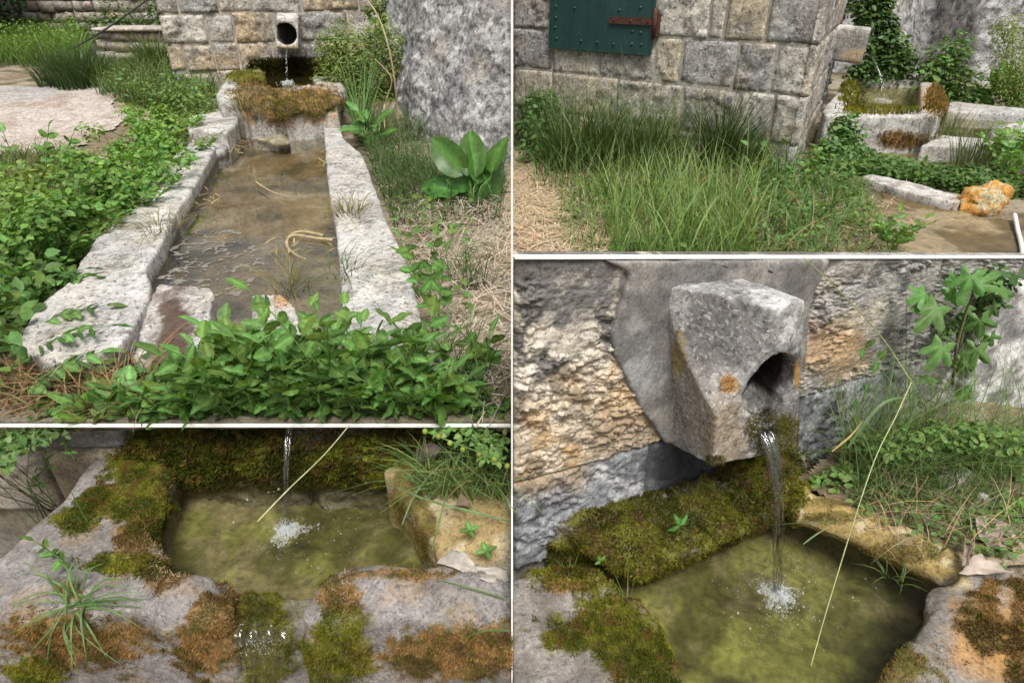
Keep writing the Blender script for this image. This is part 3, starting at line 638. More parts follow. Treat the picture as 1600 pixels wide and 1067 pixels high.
# flat stones under the far water
for i, (x, y, rx, ry) in enumerate(((420, 212, 0.15, 0.19), (441, 218, 0.13, 0.17))):
    c0 = az(x, y, 0.075)
    stone('flat_stone', None, [ellip(c0, (rx, ry * 1.3, 0.045), 0.3)], 0.012, 0.012, 8, 30 + i, M_STONE, lambda V: paint(V, (0.28, 0.245, 0.16), 3, 0.2, 0.2, 0.2), 3, origin=None,
          label=['flat brown stone breaking the water before the basin', 'smaller flat brown stone beside another in the trough'][i], cat='stone')

# ================================================================ upper left: mossy basin above the trough
basinA = thing('stone_basin', az(440, 170, 0.08), 'small square basin fed by the far spout at the trough head', 'basin')
ZB = 0.34
def basinc(V):
    c = lightstone(V, 33); c = mixc(c, (0.30, 0.17, 0.055), sst(fbm(V, 5, 4, 8), 0.42, 0.58) * 0.75 * in_px(V, 375, 130, 530, 200, 12)); return mixc(c, (0.09, 0.07, 0.02), (1 - sst(V[:, 2], 0.05, 0.22)) * 0.7 * in_px(V, 385, 140, 530, 210, 15))
shp = [prism(P_([(337, 146), (352, 122), (372, 108), (410, 108), (408, 120), (400, 128), (402, 140), (384, 150), (368, 160), (345, 162)], ZB), 0.5),
       prism(P_([(374, 146), (400, 138), (418, 138), (428, 150), (424, 166), (384, 166)], ZB), 0.5),
       prism(P_([(440, 156), (450, 143), (475, 137), (505, 139), (528, 146), (526, 160), (480, 166), (444, 170)], ZB), 0.5),
       prism(P_([(488, 120), (530, 120), (540, 140), (505, 146), (494, 130)], ZB - 0.02), 0.5),
       prism(P_([(376, 148), (526, 146), (528, 178), (378, 179)], ZB - 0.07), 0.45), ellip(az(434, 166, ZB - .2), (.16, .13, .13)), ellip(az(398, 152, ZB - .03), (.15, .22, .08)), ellip(az(484, 152, ZB - .03), (.27, .22, .08))]
o, V, Fa = stone('basin_rim', basinA, shp, 0.018, 0.02, 4, 8, M_STONE, basinc, 4, mosses=(('A_green', GREENS, .03), ('A_rust', RUSTS, .03))); SURF['basinA'] = (V, Fa)
sheet('basin_floor', P_([(372, 108), (505, 108), (520, 160), (378, 160)], 0.12), M_BED, basinA, np.tile([0.16, 0.14, 0.03], (4, 1)))
sheet('water', P_([(374, 112), (505, 112), (515, 155), (380, 155)], ZB - 0.055), M_WATER3, basinA)
# spouts -----------------------------------------------------------
def pl(px, py, L, p0, n): return apl(px, py, np.asarray(p0) + np.asarray(n) * L, n)
def bore(c, ax, rx, rz, l0, l1, n=20):
    ax = np.asarray(ax); sd = np.cross(ax, [0, 0, 1.0]); sd /= np.linalg.norm(sd); V = []
    for l in (l0, l1):
        for k in range(n):
            w = 2 * math.pi * k / n; V.append(np.asarray(c) + ax * l + sd * math.cos(w) * rx + np.array([0, 0, math.sin(w) * rz]))
    return np.array(V), [list(range(n)), list(range(2 * n - 1, n - 1, -1))] + [[k, n + k, n + (k + 1) % n, (k + 1) % n] for k in range(n)]
L = 0.34; f4 = [pl(x, y, L, TLP, TLN) for x, y in ((431, 76), (466, 78), (467, 27), (432, 26))]
b4 = [p - TLN * (L + 0.05) for p in f4]; b4[2] = b4[2] + np.array([0, 0, 0.02]); b4[3] = b4[3] + np.array([0, 0, 0.02])
hexp = hexa([b4[0], b4[1], f4[1], f4[0], b4[3], b4[2], f4[2], f4[3]]); hc = pl(447, 54, L, TLP, TLN)
def spc(V):
    c = lightstone(V, 41) * 1.1; c = mixc(c, OCHRE, blob_px(V, 448, 76, 22, 10, 0.5, 0.4) * 0.6)
    dd = V - hc; ins = sst(-(dd @ TLN), 0.03, 0.08) * (1 - sst(np.hypot(dd @ TLD, dd[:, 2]), 0.10, 0.13)); return mixc(c, (0.02, 0.018, 0.015), ins)  # inside of the bore painted near black as its shade
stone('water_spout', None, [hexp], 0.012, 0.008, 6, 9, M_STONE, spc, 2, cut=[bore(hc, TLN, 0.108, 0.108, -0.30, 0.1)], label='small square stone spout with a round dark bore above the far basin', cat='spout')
# TR spout: side view
s0 = 2.25
def trp(s, o, z): P = TRC + RD * s + RN * o; P[2] = z; return P
tipP = trp(s0 + 0.12, 0.27, 0); YN = np.array([0, 1.0, 0]); zt1 = float(apl(1348, 44, tipP, YN)[2]); zt2 = float(apl(1348, 95, tipP, YN)[2])
hexp = hexa([trp(s0, -0.05, zt2), trp(s0 + 0.24, -0.05, zt2), trp(s0 + 0.24, 0.26, zt2 - 0.02), trp(s0, 0.26, zt2 - 0.02), trp(s0, -0.05, zt1 + 0.02), trp(s0 + 0.24, -0.05, zt1 + 0.02), trp(s0 + 0.24, 0.28, zt1), trp(s0, 0.28, zt1)])
hcR = trp(s0 + 0.12, 0.27, (zt1 + zt2) / 2 - 0.02)
stone('water_spout', None, [hexp], 0.016, 0.012, 5, 10, M_STONE, lambda V: mixc(mixc(lightstone(V, 44), (0.17, 0.16, 0.145), .85 * (1 - sst(V[:, 2], zt1 - .09, zt1 - .01))), OCHRE, blob_px(V, 1345, 88, 25, 10, 0.5, 0.5) * 0.7), 2, cut=[bore(hcR, RN, 0.06, 0.07, -0.2, 0.1)], label='weathered stone spout seen side-on beside the shuttered house', cat='spout')  # sides painted darker under a pale top, as shading in the colour
# big near spout
def bp(x, y, L): return pl(x, y, L, BRP, BRN)
hexp = hexa([bp(1040, 690, -0.03), bp(1215, 655, -0.03), bp(1244, 700, 0.22), bp(1112, 728, 0.185), bp(1027, 441, -0.03), bp(1147, 429, -0.03), bp(1258, 468, 0.245), bp(1132, 500, 0.25)])
a_, b_, c_ = bp(1034, 452, 0.0), bp(1163, 622, 0.25), bp(1210, 474, 0.25); nrm = np.cross(b_ - a_, c_ - a_); nrm /= np.linalg.norm(nrm)
if np.dot(nrm, CAM - a_) < 0: nrm = -nrm
a2, b2, c2 = a_ - (b_ - a_) * 0.25 - (c_ - a_) * 0.2, b_ + (b_ - c_) * 0.05 + (b_ - a_) * 0.5, c_ + (c_ - b_) * 0.0 + (c_ - a_) * 0.5
u1, u2 = b_ - a_, c_ - a_; w1 = np.cross(u1, u2); cc_ = a_ + (np.cross(w1, u1) * (u2 @ u2) + np.cross(u2, w1) * (u1 @ u1)) / (2 * (w1 @ w1)); rc_ = np.linalg.norm(cc_ - a_); R_ = max(.6, rc_ * 1.6)
cutp0 = (np.array([a2, b2, c2, a2 + nrm * 0.3, b2 + nrm * 0.3, c2 + nrm * 0.3]), [[0, 1, 2], [5, 4, 3], [0, 3, 4, 1], [1, 4, 5, 2], [2, 5, 3, 0]])
cutp = ellip(cc_ + nrm * math.sqrt(R_ ** 2 - rc_ ** 2), (R_, R_, R_), 0, 120, 90)
hcB = bp(1206, 604, 0.24)
def bigc(V):
    c = np.tile(np.array([0.30, 0.295, 0.285]), (len(V), 1)) * (0.75 + 0.5 * fbm(V, 25, 5, 3))[:, None]
    c = mixc(c, (0.64, 0.64, 0.63), sst(fbm(V, 14, 5, 5, 0.62), 0.5, 0.6) * 0.75); c = mixc(c, (0.075, 0.075, 0.078), sst(fbm(V, 9, 5, 15), 0.48, 0.6) * 0.65)
    c = mixc(c, (0.13, 0.125, 0.12), blob_px(V, 1115, 525, 60, 55, 0.6, 0.5, 2) * 0.65)
    c = mixc(c, (0.32, 0.29, 0.255), blob_px(V, 1095, 640, 55, 70, 0.5, 0.3, 7) * 0.7)
    c = mixc(c, (0.47, 0.25, 0.06), blob_px(V, 1140, 600, 16, 14, 0.4, 0.6, 3, 30) * 0.9); c = mixc(c, (0.47, 0.26, 0.06), blob_px(V, 1247, 585, 7, 22, 0.4, 0.6, 3, 30) * 0.8)
    c = mixc(c, (0.34, 0.25, 0.05), blob_px(V, 1042, 655, 11, 22, 0.4, 0.6, 4, 30) * 0.9); c = mixc(c, (0.33, 0.25, 0.07), blob_px(V, 1060, 560, 14, 28, 0.4, 0.9, 5, 40) * 0.7)
    c = mixc(c, (0.40, 0.31, 0.21), blob_px(V, 1135, 680, 32, 50, 0.5, 0.5, 3, 20) * 0.75)
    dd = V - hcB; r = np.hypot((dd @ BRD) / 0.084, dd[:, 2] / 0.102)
    return mixc(c, (0.012, 0.011, 0.008), sst(-(dd @ BRN), 0.02, 0.06) * (1 - sst(r, 1.05, 1.3)))  # shade of the deep bore painted in, almost black
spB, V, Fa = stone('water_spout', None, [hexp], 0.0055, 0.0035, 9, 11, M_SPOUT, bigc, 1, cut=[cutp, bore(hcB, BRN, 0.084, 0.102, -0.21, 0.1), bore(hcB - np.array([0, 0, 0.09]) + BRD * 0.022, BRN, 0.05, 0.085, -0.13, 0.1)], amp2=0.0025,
      label='big square grey stone spout pouring water over mossy lip', cat='spout'); SURF['spB'] = (V, Fa)

# ================================================================ upper right: basin and trough seen from the side
basinB = thing('stone_basin', az(1390, 225, 0.0), 'square stone basin under the side-on spout of the shuttered house', 'basin')
ZC = 0.285
def basc2(V):
    c = lightstone(V, 53); c = mixc(c, (0.20, 0.11, 0.03), blob_px(V, 1407, 218, 40, 14, 0.35, 0.5, 3, 6) * 0.95); return mixc(c, (0.42, 0.25, 0.08), blob_px(V, 1458, 155, 22, 22, 0.5, 0.4) * 0.85)
shp = [prism(P_([(1285, 171), (1335, 168), (1442, 168), (1465, 176), (1468, 182), (1400, 181), (1290, 179)], ZC), 0.36),
       prism(P_([(1440, 176), (1438, 130), (1448, 118), (1466, 128), (1478, 160), (1468, 181)], ZC + 0.02), 0.36),
       prism(P_([(1335, 118), (1350, 113), (1455, 118), (1453, 126), (1335, 124)], ZC + 0.03), 0.36),
       prism(P_([(1284, 172), (1312, 140), (1335, 118), (1345, 124), (1322, 170)], ZC), 0.36)]
o, V, Fa = stone('basin_rim', basinB, shp, 0.018, 0.014, 4, 14, M_STONE, basc2, 3); SURF['basinB'] = (V, Fa)
sheet('basin_floor', P_([(1330, 118), (1448, 120), (1458, 176), (1315, 174)], 0.08), M_BED, basinB, np.tile([0.16, 0.14, 0.05], (4, 1)))
sheet('water', P_([(1325, 120), (1446, 121), (1456, 174), (1315, 174)], ZC - 0.045), M_WATER3, basinB)
troughB = thing('water_trough', az(1520, 255, 0.0), 'low grey stone trough beside the square basin and white stone', 'trough')
shp = [prism(P_([(1478, 166), (1484, 158), (1540, 164), (1640, 172), (1640, 180), (1540, 175), (1482, 172)], 0.16), 0.3)]
o, V, Fa = stone('rim_stone', troughB, shp, 0.018, 0.014, 4, 15, M_STONE, lambda V: lightstone(V, 63), 3)
shp = [prism(P_([(1464, 214), (1470, 210), (1560, 218), (1566, 224), (1560, 230), (1438, 226)], 0.125), 0.2)]
o, V, Fa = stone('rim_stone', troughB, shp, 0.016, 0.012, 4, 16, M_STONE, lambda V: lightstone(V, 73), 3)
sheet('silt_bed', P_([(1465, 160), (1660, 160), (1660, 235), (1465, 228)], -0.0), M_BED, troughB, np.tile([0.14, 0.125, 0.06], (4, 1)))
sheet('water', P_([(1470, 172), (1660, 172), (1660, 226), (1470, 220)], 0.085), M_WATER1, troughB)
stone('white_stone', None, [ellip(az(1588, 222, 0.12), (0.19, 0.22, 0.13), 0.2)], 0.018, 0.03, 5, 17, M_STONE, lambda V: lightstone(V, 83), 3, label='rounded white stone at the end of the low grey trough', cat='stone')
stone('kerb_stone', None, [prism(P_([(1346, 276), (1360, 272), (1392, 277), (1440, 288), (1506, 308), (1500, 317), (1440, 305), (1390, 291)], 0.07), 0.12)], 0.014, 0.012, 6, 18, M_STONE, lambda V: mixc(lightstone(V, 93), (0.30, 0.2, 0.14), sst(fbm(V, 8, 4, 4), 0.5, 0.65) * 0.5), 3, label='narrow pale kerb stone lying along the wet muddy path', cat='stone')
stone('orange_stone', None, [ellip(az(1532, 318, 0.06), (0.10, 0.10, 0.08), 0.2), ellip(az(1553, 307, 0.06), (0.08, 0.1, 0.09), 0.2)], 0.009, 0.055, 11, 19, M_STONE, lambda V: mixc(np.tile(np.array([0.50, 0.25, 0.06]), (len(V), 1)), (0.42, 0.36, 0.2), sst(fbm(V, 13, 5, 3), 0.47, 0.6)), 1, amp2=.012, scale2=30, label='orange mossy lump of stone beside the wet path', cat='stone')
# wet path sheet
pw = P_([(1400, 302), (1440, 306), (1500, 322), (1540, 345), (1600, 350), (1640, 345), (1660, 460), (1330, 460), (1300, 420), (1350, 360), (1365, 320)], 0.0)
V, Fq = grid_sheet(1.0, 4.0, 2.4, 4.8, 150, 120, lambda x, y: gz(x, y) + 0.007)
keep = inside(V + np.stack([(fbm(V, 5, 3, 4) - .5) * .3, (fbm(V, 5, 3, 14) - .5) * .3, V[:, 2] * 0], 1), np.array(pw)); Fq = Fq[keep[Fq].all(1)]
M_WET = m_stone('wet_mud', 40, 0.45, 0.05, rough=0.35, bump=0.5, spec=0.5)
c = np.tile(np.array([0.23, 0.155, 0.075]), (len(V), 1)); c = mixc(c, (0.12, 0.085, 0.035), sst(fbm(V, 3, 4, 4), 0.42, 0.58)); c = mixc(c, (0.38, 0.30, 0.18), sst(fbm(V, 5, 4, 14), 0.52, 0.62) * 0.6)
mk('wet_path', V, Fq, M_WET, None, c, kind='structure')
# smooth concrete slab at the left
V, Fq = grid_sheet(-6.0, -2.0, 4.2, 7.6, 160, 140, lambda x, y: gz(x, y) + 0.016)
keep = inside(V + np.stack([(fbm(V, 3, 3, 4) - .5) * .5, (fbm(V, 3, 3, 14) - .5) * .3, V[:, 2] * 0], 1), np.array(P_([(-60, 128), (60, 132), (150, 150), (196, 172), (180, 200), (125, 232), (0, 238), (-60, 238)], 0.05))); Fq = Fq[keep[Fq].all(1)]
c = np.tile(np.array([0.43, 0.37, 0.325]), (len(V), 1)); c = mixc(c, (0.33, 0.325, 0.315), blob_px(V, 40, 145, 60, 14, 0.5, 0.4) * 0.8); c = mixc(c, (0.25, 0.17, 0.11), sst(fbm(V, 3, 5, 14, 0.6), 0.53, 0.66) * 0.6)
mk('concrete_path', V, Fq, M_STONE, None, c, kind='structure')

# ================================================================ lower left: round-edged mossy basin
basinC = thing('stone_basin', az(400, 900, -0.5), 'round-edged grey basin overgrown with moss at the foot of the mossy wall', 'basin')
ZD = -0.125
def basc3(V):
    c = np.tile(np.array([0.23, 0.212, 0.20]), (len(V), 1)) * (0.7 + 0.6 * fbm(V, 12, 5, 3))[:, None]; c = mixc(c, (0.16, 0.145, 0.125), sst(fbm(V, 9, 5, 13), 0.5, 0.65) * 0.6)
    c = mixc(c, (0.36, 0.20, 0.06), sst(fbm(V, 11, 4, 23), 0.55, 0.66) * 0.25)
    oc = in_px(V, 590, 700, 830, 885, 25, 60); c = mixc(c, (0.40, 0.285, 0.115), oc * 0.85); c = mixc(c, (0.52, 0.45, 0.30), oc * sst(fbm(V, 15, 4, 3), 0.5, 0.6) * 0.6)
    return mixc(c, (0.13, 0.11, 0.025), blob_px(V, 408, 985, 48, 90, 0.3, 0.3, 3, 14) * 0.95)
shp = [prism(P_([(150, 706), (218, 702), (264, 735), (244, 790), (208, 860), (228, 884), (262, 896), (305, 915), (345, 938), (352, 962), (310, 966), (180, 950), (60, 945), (-40, 940), (-160, 940), (-120, 900), (0, 868), (90, 782)], ZD), 0.5),
       prism(P_([(474, 972), (466, 955), (484, 930), (520, 893), (575, 882), (640, 880), (720, 884), (812, 896), (812, 985), (640, 965), (520, 975)], ZD), 0.5),
       prism(P_([(598, 736), (640, 712), (812, 715), (812, 905), (690, 884), (660, 820), (628, 770)], ZD - 0.01), 0.5),
       prism(P_([(320, 928), (510, 928), (510, 978), (320, 978)], ZD - 0.088), 0.42),
       ellip(az(600, 935, ZD - 0.045), (0.15, 0.085, 0.085), 0.0), ellip(az(740, 945, ZD - 0.05), (0.14, 0.085, 0.085), 0.0), ellip(az(300, 955, ZD - 0.06), (0.085, 0.075, 0.10), 0.2), ellip(az(130, 940, ZD - 0.05), (0.22, 0.085, 0.075), 0.1), ellip(az(215, 880, ZD - 0.03), (0.07, 0.05, 0.045), 0.1)]
o, V, Fa = stone('basin_rim', basinC, shp, 0.0085, 0.012, 7, 20, M_NEAR, basc3, 26, clipx='L', amp2=0.005, scale2=35, mosses=(('C_brown', BROWN, .008), ('C_rust', RUSTS, .010), ('C_green', GREENS, .014), ('C_bright', BRIGHT, .012), ('C_ochre', OCHREM, .004))); SURF['basinC'] = (V, Fa)
V, Fq = grid_sheet(-1.35, -0.1, 0.98, 1.62, 180, 110, lambda x, y: -0.34 + 0.05 * sst(np.abs(x + .65), .2, .45)); V[:, 2] += (fbm(V, 9, 3, 2) - .5) * 0.05
c = np.tile(np.array([0.185, 0.16, 0.095]), (len(V), 1)); c = mixc(c, (0.085, 0.085, 0.03), sst(fbm(V, 6, 4, 5), 0.42, 0.58)); c = mixc(c, (0.19, 0.195, 0.06), sst(fbm(V, 8, 4, 15), 0.52, 0.62) * 0.7); c *= (.55 + .9 * fbm(V, 40, 4, 7, .6))[:, None]
keep = inside(V, np.array(P_([(215, 700), (700, 700), (740, 900), (520, 945), (330, 945), (190, 900)], -0.3))); Fq = Fq[keep[Fq].all(1)]; mk('basin_floor', V, Fq, M_BED, basinC, c)
def pool(name, poly, z, hit, res, parent, amp, wl):
    P = np.array(poly); lo, hi = P.min(0), P.max(0); nx, ny = int((hi[0] - lo[0]) / res), int((hi[1] - lo[1]) / res)
    V, Fq = grid_sheet(lo[0], hi[0], lo[1], hi[1], nx, ny, lambda x, y: np.full_like(x, z)); k = inside(V, P); Fq = Fq[k[Fq].all(1)]
    d = np.hypot(V[:, 0] - hit[0], V[:, 1] - hit[1]); V[:, 2] += amp * np.sin(d / wl * 6.283 + 3 * fbm(V, 12, 2, 3)) * np.exp(-d / 0.16) + amp * 0.8 * (fbm(V, 26, 3, 5) - .5) + amp * 0.9 * (fbm(V, 9, 2, 6) - .5)
    used = np.unique(Fq); mp = -np.ones(len(V), int); mp[used] = np.arange(len(used)); return mk(name, V[used], mp[Fq], M_WATER2, parent)
HITL = az(450, 830, ZD - 0.068)
pool('water', P_([(240, 728), (640, 728), (700, 880), (520, 930), (480, 955), (455, 982), (368, 982), (350, 955), (300, 925), (205, 880)], ZD - 0.068), ZD - 0.068, HITL, 0.006, basinC, 0.005, 0.032)

# ================================================================ lower right: near basin under the big spout
basinD = thing('stone_basin', az(1200, 950, -0.6), 'near basin of clear olive water under the big square spout', 'basin')
ZE = -0.31
def basc4(V):
    c = np.tile(np.array([0.235, 0.212, 0.19]), (len(V), 1)) * (0.7 + 0.6 * fbm(V, 14, 5, 3))[:, None]; c = mixc(c, (0.13, 0.115, 0.095), sst(fbm(V, 9, 5, 13), 0.48, 0.62) * 0.7)
    oc = in_px(V, 1225, 750, 1505, 905, 12, 40); c = mixc(c, (0.42, 0.30, 0.10), oc * 0.9); c = mixc(c, (0.58, 0.50, 0.32), oc * sst(fbm(V, 18, 5, 3), 0.5, 0.62) * 0.7)
    c = mixc(c, (0.44, 0.235, 0.06), blob_px(V, 1535, 1000, 55, 60, 0.5, 0.9, 3, 14) * 0.7); c = mixc(c, (0.45, 0.25, 0.07), blob_px(V, 1590, 1000, 30, 90, 0.5, 0.6, 6, 14) * 0.6)
    return mixc(c, (0.40, 0.25, 0.12), blob_px(V, 1020, 1050, 50, 30, 0.5, 0.6, 3, 14) * 0.6)
shp = [prism(P_([(780, 905), (870, 895), (950, 915), (1010, 950), (1045, 1010), (1075, 1080), (1095, 1160), (780, 1180)], ZE), 0.4),
       tube([az(x, y, ZE - .045) for x, y in ((1215, 775), (1270, 798), (1330, 820), (1400, 850), (1460, 880), (1500, 900))], [.05, .056, .062, .064, .064, .06], 12), ellip(az(1290, 800, ZE - .03), (.07, .05, .045), -.6), ellip(az(1375, 832, ZE - .025), (.06, .055, .045), -.6), ellip(az(1450, 868, ZE - .03), (.07, .06, .05), -.6), ellip(az(1345, 812, ZE - .05), (.05, .05, .06), .3),
       prism(P_([(1496, 898), (1530, 880), (1680, 880), (1720, 1180), (1350, 1180), (1372, 1075), (1430, 985)], ZE + 0.012), 0.4),
       hexa([bp(862, 930, 0.0), bp(1262, 745, -0.02), az(1248, 790, ZE - 0.16), az(1000, 900, ZE - 0.16), bp(862, 815, 0.0), bp(1262, 700, -0.02), az(1248, 785, ZE - 0.055), az(1000, 893, ZE - 0.04)]),
       ellip(az(1560, 1010, ZE - 0.03), (0.14, 0.2, 0.06), 0.4)]
o, V, Fa = stone('basin_rim', basinD, shp, 0.0085, 0.010, 8, 21, M_NEAR, basc4, 20, clipx='R', amp2=0.006, scale2=35, mosses=(('D_rust', RUSTS, .008), ('D_ochre', OCHREM, .006), ('D_green', GREENS, .012), ('D_mound', MOUND, .03))); SURF['basinD'] = (V, Fa)
V, Fq = grid_sheet(0.01, 1.5, 0.75, 1.95, 220, 180, lambda x, y: np.full_like(x, -0.55)); V[:, 2] += (fbm(V, 7, 4, 2) - .5) * 0.07
c = np.tile(np.array([0.195, 0.168, 0.10]), (len(V), 1)); c = mixc(c, (0.085, 0.085, 0.03), sst(fbm(V, 5, 4, 5), 0.44, 0.6)); c = mixc(c, (0.19, 0.195, 0.06), sst(fbm(V, 7, 4, 15), 0.50, 0.62) * 0.7); c *= (.55 + .9 * fbm(V, 40, 4, 7, .6))[:, None]
keep = (V - BRP) @ BRN > -0.1; Fq = Fq[keep[Fq].all(1)]; mk('basin_floor', V, Fq, M_BED, basinD, c)
wp = P_([(805, 930), (880, 862), (1250, 700), (1500, 880), (1450, 985), (1380, 1180), (1060, 1180), (985, 960)], ZE - 0.06)
HITR = az(1215, 930, ZE - 0.06); pool('water', wp, ZE - 0.06, HITR, 0.006, basinD, 0.0055, 0.032)
# earth bank right of the basin
V, Fq = grid_sheet(0.8, 2.6, 1.0, 2.3, 110, 80, lambda x, y: ZE - 0.0 + 0 * x); V[:, 2] += (fbm(V, 5, 4, 22) - .5) * 0.06 + 0.06 * sst(V[:, 0], 1.2, 1.8)
keep = inside(V, np.array(P_([(1235, 752), (1330, 812), (1440, 862), (1490, 890), (1545, 895), (1800, 910), (1900, 700), (1500, 640), (1300, 700)], ZE))); Fq = Fq[keep[Fq].all(1)]
c = np.tile(np.array([0.20, 0.15, 0.095]), (len(V), 1)); c = mixc(c, (0.33, 0.26, 0.18), sst(fbm(V, 9, 4, 5), 0.5, 0.62)); mk('earth_bank', V, Fq, M_SOIL, None, c, kind='structure')

# ================================================================ rocks
def rockcol(V, s=0):
    c = np.tile(np.array([0.36, 0.355, 0.35]), (len(V), 1)); st = V @ np.array([0.55, 0.2, 0.8]); Q = np.stack([st * 9, V[:, 0] * 2, V[:, 1] * 2], 1)
    c = mixc(c, (0.58, 0.57, 0.56), sst(fbm(Q * np.array([2.0, 2.5, 2.5]), 1, 5, s + 2, .6), 0.5, 0.57) * 0.85); c = mixc(c, (0.20, 0.195, 0.20), sst(fbm(V, 2.2, 5, s + 5), 0.46, 0.66) * 0.4); c = mixc(c, (0.05, 0.048, 0.046), sst(fbm(Q * np.array([2.2, 3, 3]), 1.7, 6, s + 8, 0.66), 0.535, 0.58) * 0.75)
    return mixc(c, (0.40, 0.33, 0.25), sst(fbm(V, 3, 4, s + 15), 0.58, 0.68) * 0.35)
def rock(name, shapes, voxel, s, label, clip=None, amp=0.10, scale=1.6):
    V, Fa = remesh(shapes, voxel, 4); N = vnorm(V, Fa)
    st = V @ np.array([0.6, 0.25, 0.75]); Q = np.stack([st * 6, V[:, 0] * 1.3, V[:, 1] * 1.3 + V[:, 2]], 1)
    d = (fbm(V, scale, 4, s) - .5) * 2 * amp + (np.abs(fbm(Q * 1.6, 1.2, 5, s + 3, .6) - .5)) * 0.10 + (fbm(V, 12, 5, s + 6, .6) - .5) * 0.05; V = V + N * d[:, None]
    if clip == 'L': V[:, 0] = np.minimum(V[:, 0], -0.006)
    if clip == 'R': V[:, 0] = np.maximum(V[:, 0], 0.006)
    o = mk(name, V, Fa, M_ROCK, None, rockcol(V, s), label=label, cat='rock'); SURF[name + str(s)] = (V, Fa)
base = P_([(608, 172), (632, 218), (700, 246), (812, 262)], 0.0)
top = [np.array([base[0][0] + 0.05, 7.6, 2.2]), np.array([base[1][0] + 0.3, base[1][1] + 1.2, 2.2]), np.array([base[2][0] + 0.45, base[2][1] + 1.1, 2.2]), np.array([0.15, base[3][1] + 1.0, 2.2])]
base2 = [p - np.array([0, 0, 0.15]) for p in base]
Vh = base2 + [np.array([0.15, 8.0, -0.15]), np.array([base[0][0], 8.0, -0.15])] + top + [np.array([0.15, 8.3, 2.2]), np.array([base[0][0], 8.3, 2.2])]
hx = (np.array(Vh), [[5, 4, 3, 2, 1, 0], [6, 7, 8, 9, 10, 11]] + [[i, (i + 1) % 6, 6 + (i + 1) % 6, 6 + i] for i in range(6)])
rock('boulder', [hx], 0.03, 1, 'tall leaning grey boulder beside the long trough', 'L', 0.07)
b0 = az(1375, 118, 0.1)
Vh = [P_([(1372, 120), (1440, 112), (1520, 132), (1700, 150)], 0.05), []]
bb = [p - np.array([0, 0, .2]) for p in Vh[0]]; tp = [bb[0] + np.array([0.1, .5, 2.4]), bb[1] + np.array([.2, .9, 2.4]), bb[2] + np.array([.3, 1.0, 2.4]), bb[3] + np.array([.3, 1.2, 2.4])]
Vh = bb + [np.array([9, 11, -.15]), np.array([3.6, 11, -.15])] + tp + [np.array([9, 11, 2.3]), np.array([3.6, 11, 2.3])]
hx = (np.array(Vh), [[5, 4, 3, 2, 1, 0], [6, 7, 8, 9, 10, 11]] + [[i, (i + 1) % 6, 6 + (i + 1) % 6, 6 + i] for i in range(6)])
rock('rock_face', [hx], 0.045, 2, 'grey rock face rising behind the square basin and low trough', None, 0.12, 1.3)
# pale rough rock right of the near wall
def bq(x, y, L): return bp(x, y, L)
hx = hexa([bq(1395, 735, -0.05), bq(1760, 640, -0.05), bq(1790, 760, 0.12), bq(1470, 760, 0.10), bq(1530, 420, -0.05), bq(1800, 400, -0.05), bq(1800, 440, 0.06), bq(1545, 455, 0.03)])
V, Fa = remesh([hx], 0.011, 6); N = vnorm(V, Fa); V = V + N * ((np.abs(fbm(V, 9, 5, 4) - .5) * .10) + (fbm(V, 4, 3, 14) - .5) * .06 + (fbm(V, 30, 3, 5) - .5) * .012)[:, None]
c = np.tile(np.array([0.46, 0.45, 0.435]), (len(V), 1)); c = mixc(c, (0.62, 0.61, 0.59), sst(fbm(V, 12, 5, 2), .48, .62) * .8); c = mixc(c, (0.15, 0.148, 0.145), sst(fbm(V, 9, 5, 12, .6), .5, .64) * .75)
mk('pale_rock', V, Fa, M_NEAR, None, c, label='pale rough rock beside the big spout with fig leaves over it', cat='rock')
# ---------------------------------------------------------------- plants: helpers
def frames(nrm, ang):
    "rotation matrices whose z is nrm and whose y is turned by ang about it"
    n = nrm / np.maximum(np.linalg.norm(nrm, axis=1, keepdims=True), 1e-9); ref = np.tile([0.0, 0, 1.0], (len(n), 1)); ref[np.abs(n[:, 2]) > 0.95] = (0, 1.0, 0)
    a = np.cross(ref, n); a /= np.linalg.norm(a, axis=1, keepdims=True); b = np.cross(n, a)
    c, s = np.cos(ang)[:, None], np.sin(ang)[:, None]; x = a * c + b * s; y = np.cross(n, x)
    return np.stack([x, y, n], 2)
def scatter(tV, tF, pos, R, sc, col, cvar=None):
    tV = np.asarray(tV, float); tF = np.asarray(tF); n, k = len(pos), len(tV)
    sc = np.asarray(sc, float); sc = sc[:, None, None] if sc.ndim == 1 else sc[:, None, :]
    P = tV[None] * sc; V = np.einsum('nij,nkj->nki', R, P) + pos[:, None, :]
    Fa = (tF[None] + (np.arange(n) * k)[:, None, None]).reshape(-1, tF.shape[1])
    C = np.repeat(col, k, axis=0) if col.ndim == 2 else col.reshape(-1, 3)
    return V.reshape(-1, 3), Fa, C
LEAF_V = [(0, 0, 0), (-0.26, 0.28, 0.05), (-0.27, 0.62, 0.03), (0, 1.0, -0.10), (0.27, 0.62, 0.03), (0.26, 0.28, 0.05), (0, 0.3, -0.02), (0, 0.64, -0.04)]
LEAF_F = [(0, 6, 1), (1, 6, 2), (6, 7, 2), (2, 7, 3), (0, 5, 6), (5, 4, 6), (6, 4, 7), (4, 3, 7)]
NARROW_V = [(x * 0.55, y, z) for x, y, z in LEAF_V]
def cvary(base, n, v=0.25, hue=0.12, r=None):
    r = r or rng; c = np.tile(np.asarray(base, float), (n, 1)) * (1 + r.uniform(-v, v, (n, 1))); c[:, 0] *= 1 + r.uniform(-hue, hue * 2, n); c[:, 2] *= 1 + r.uniform(-hue, hue, n); return c
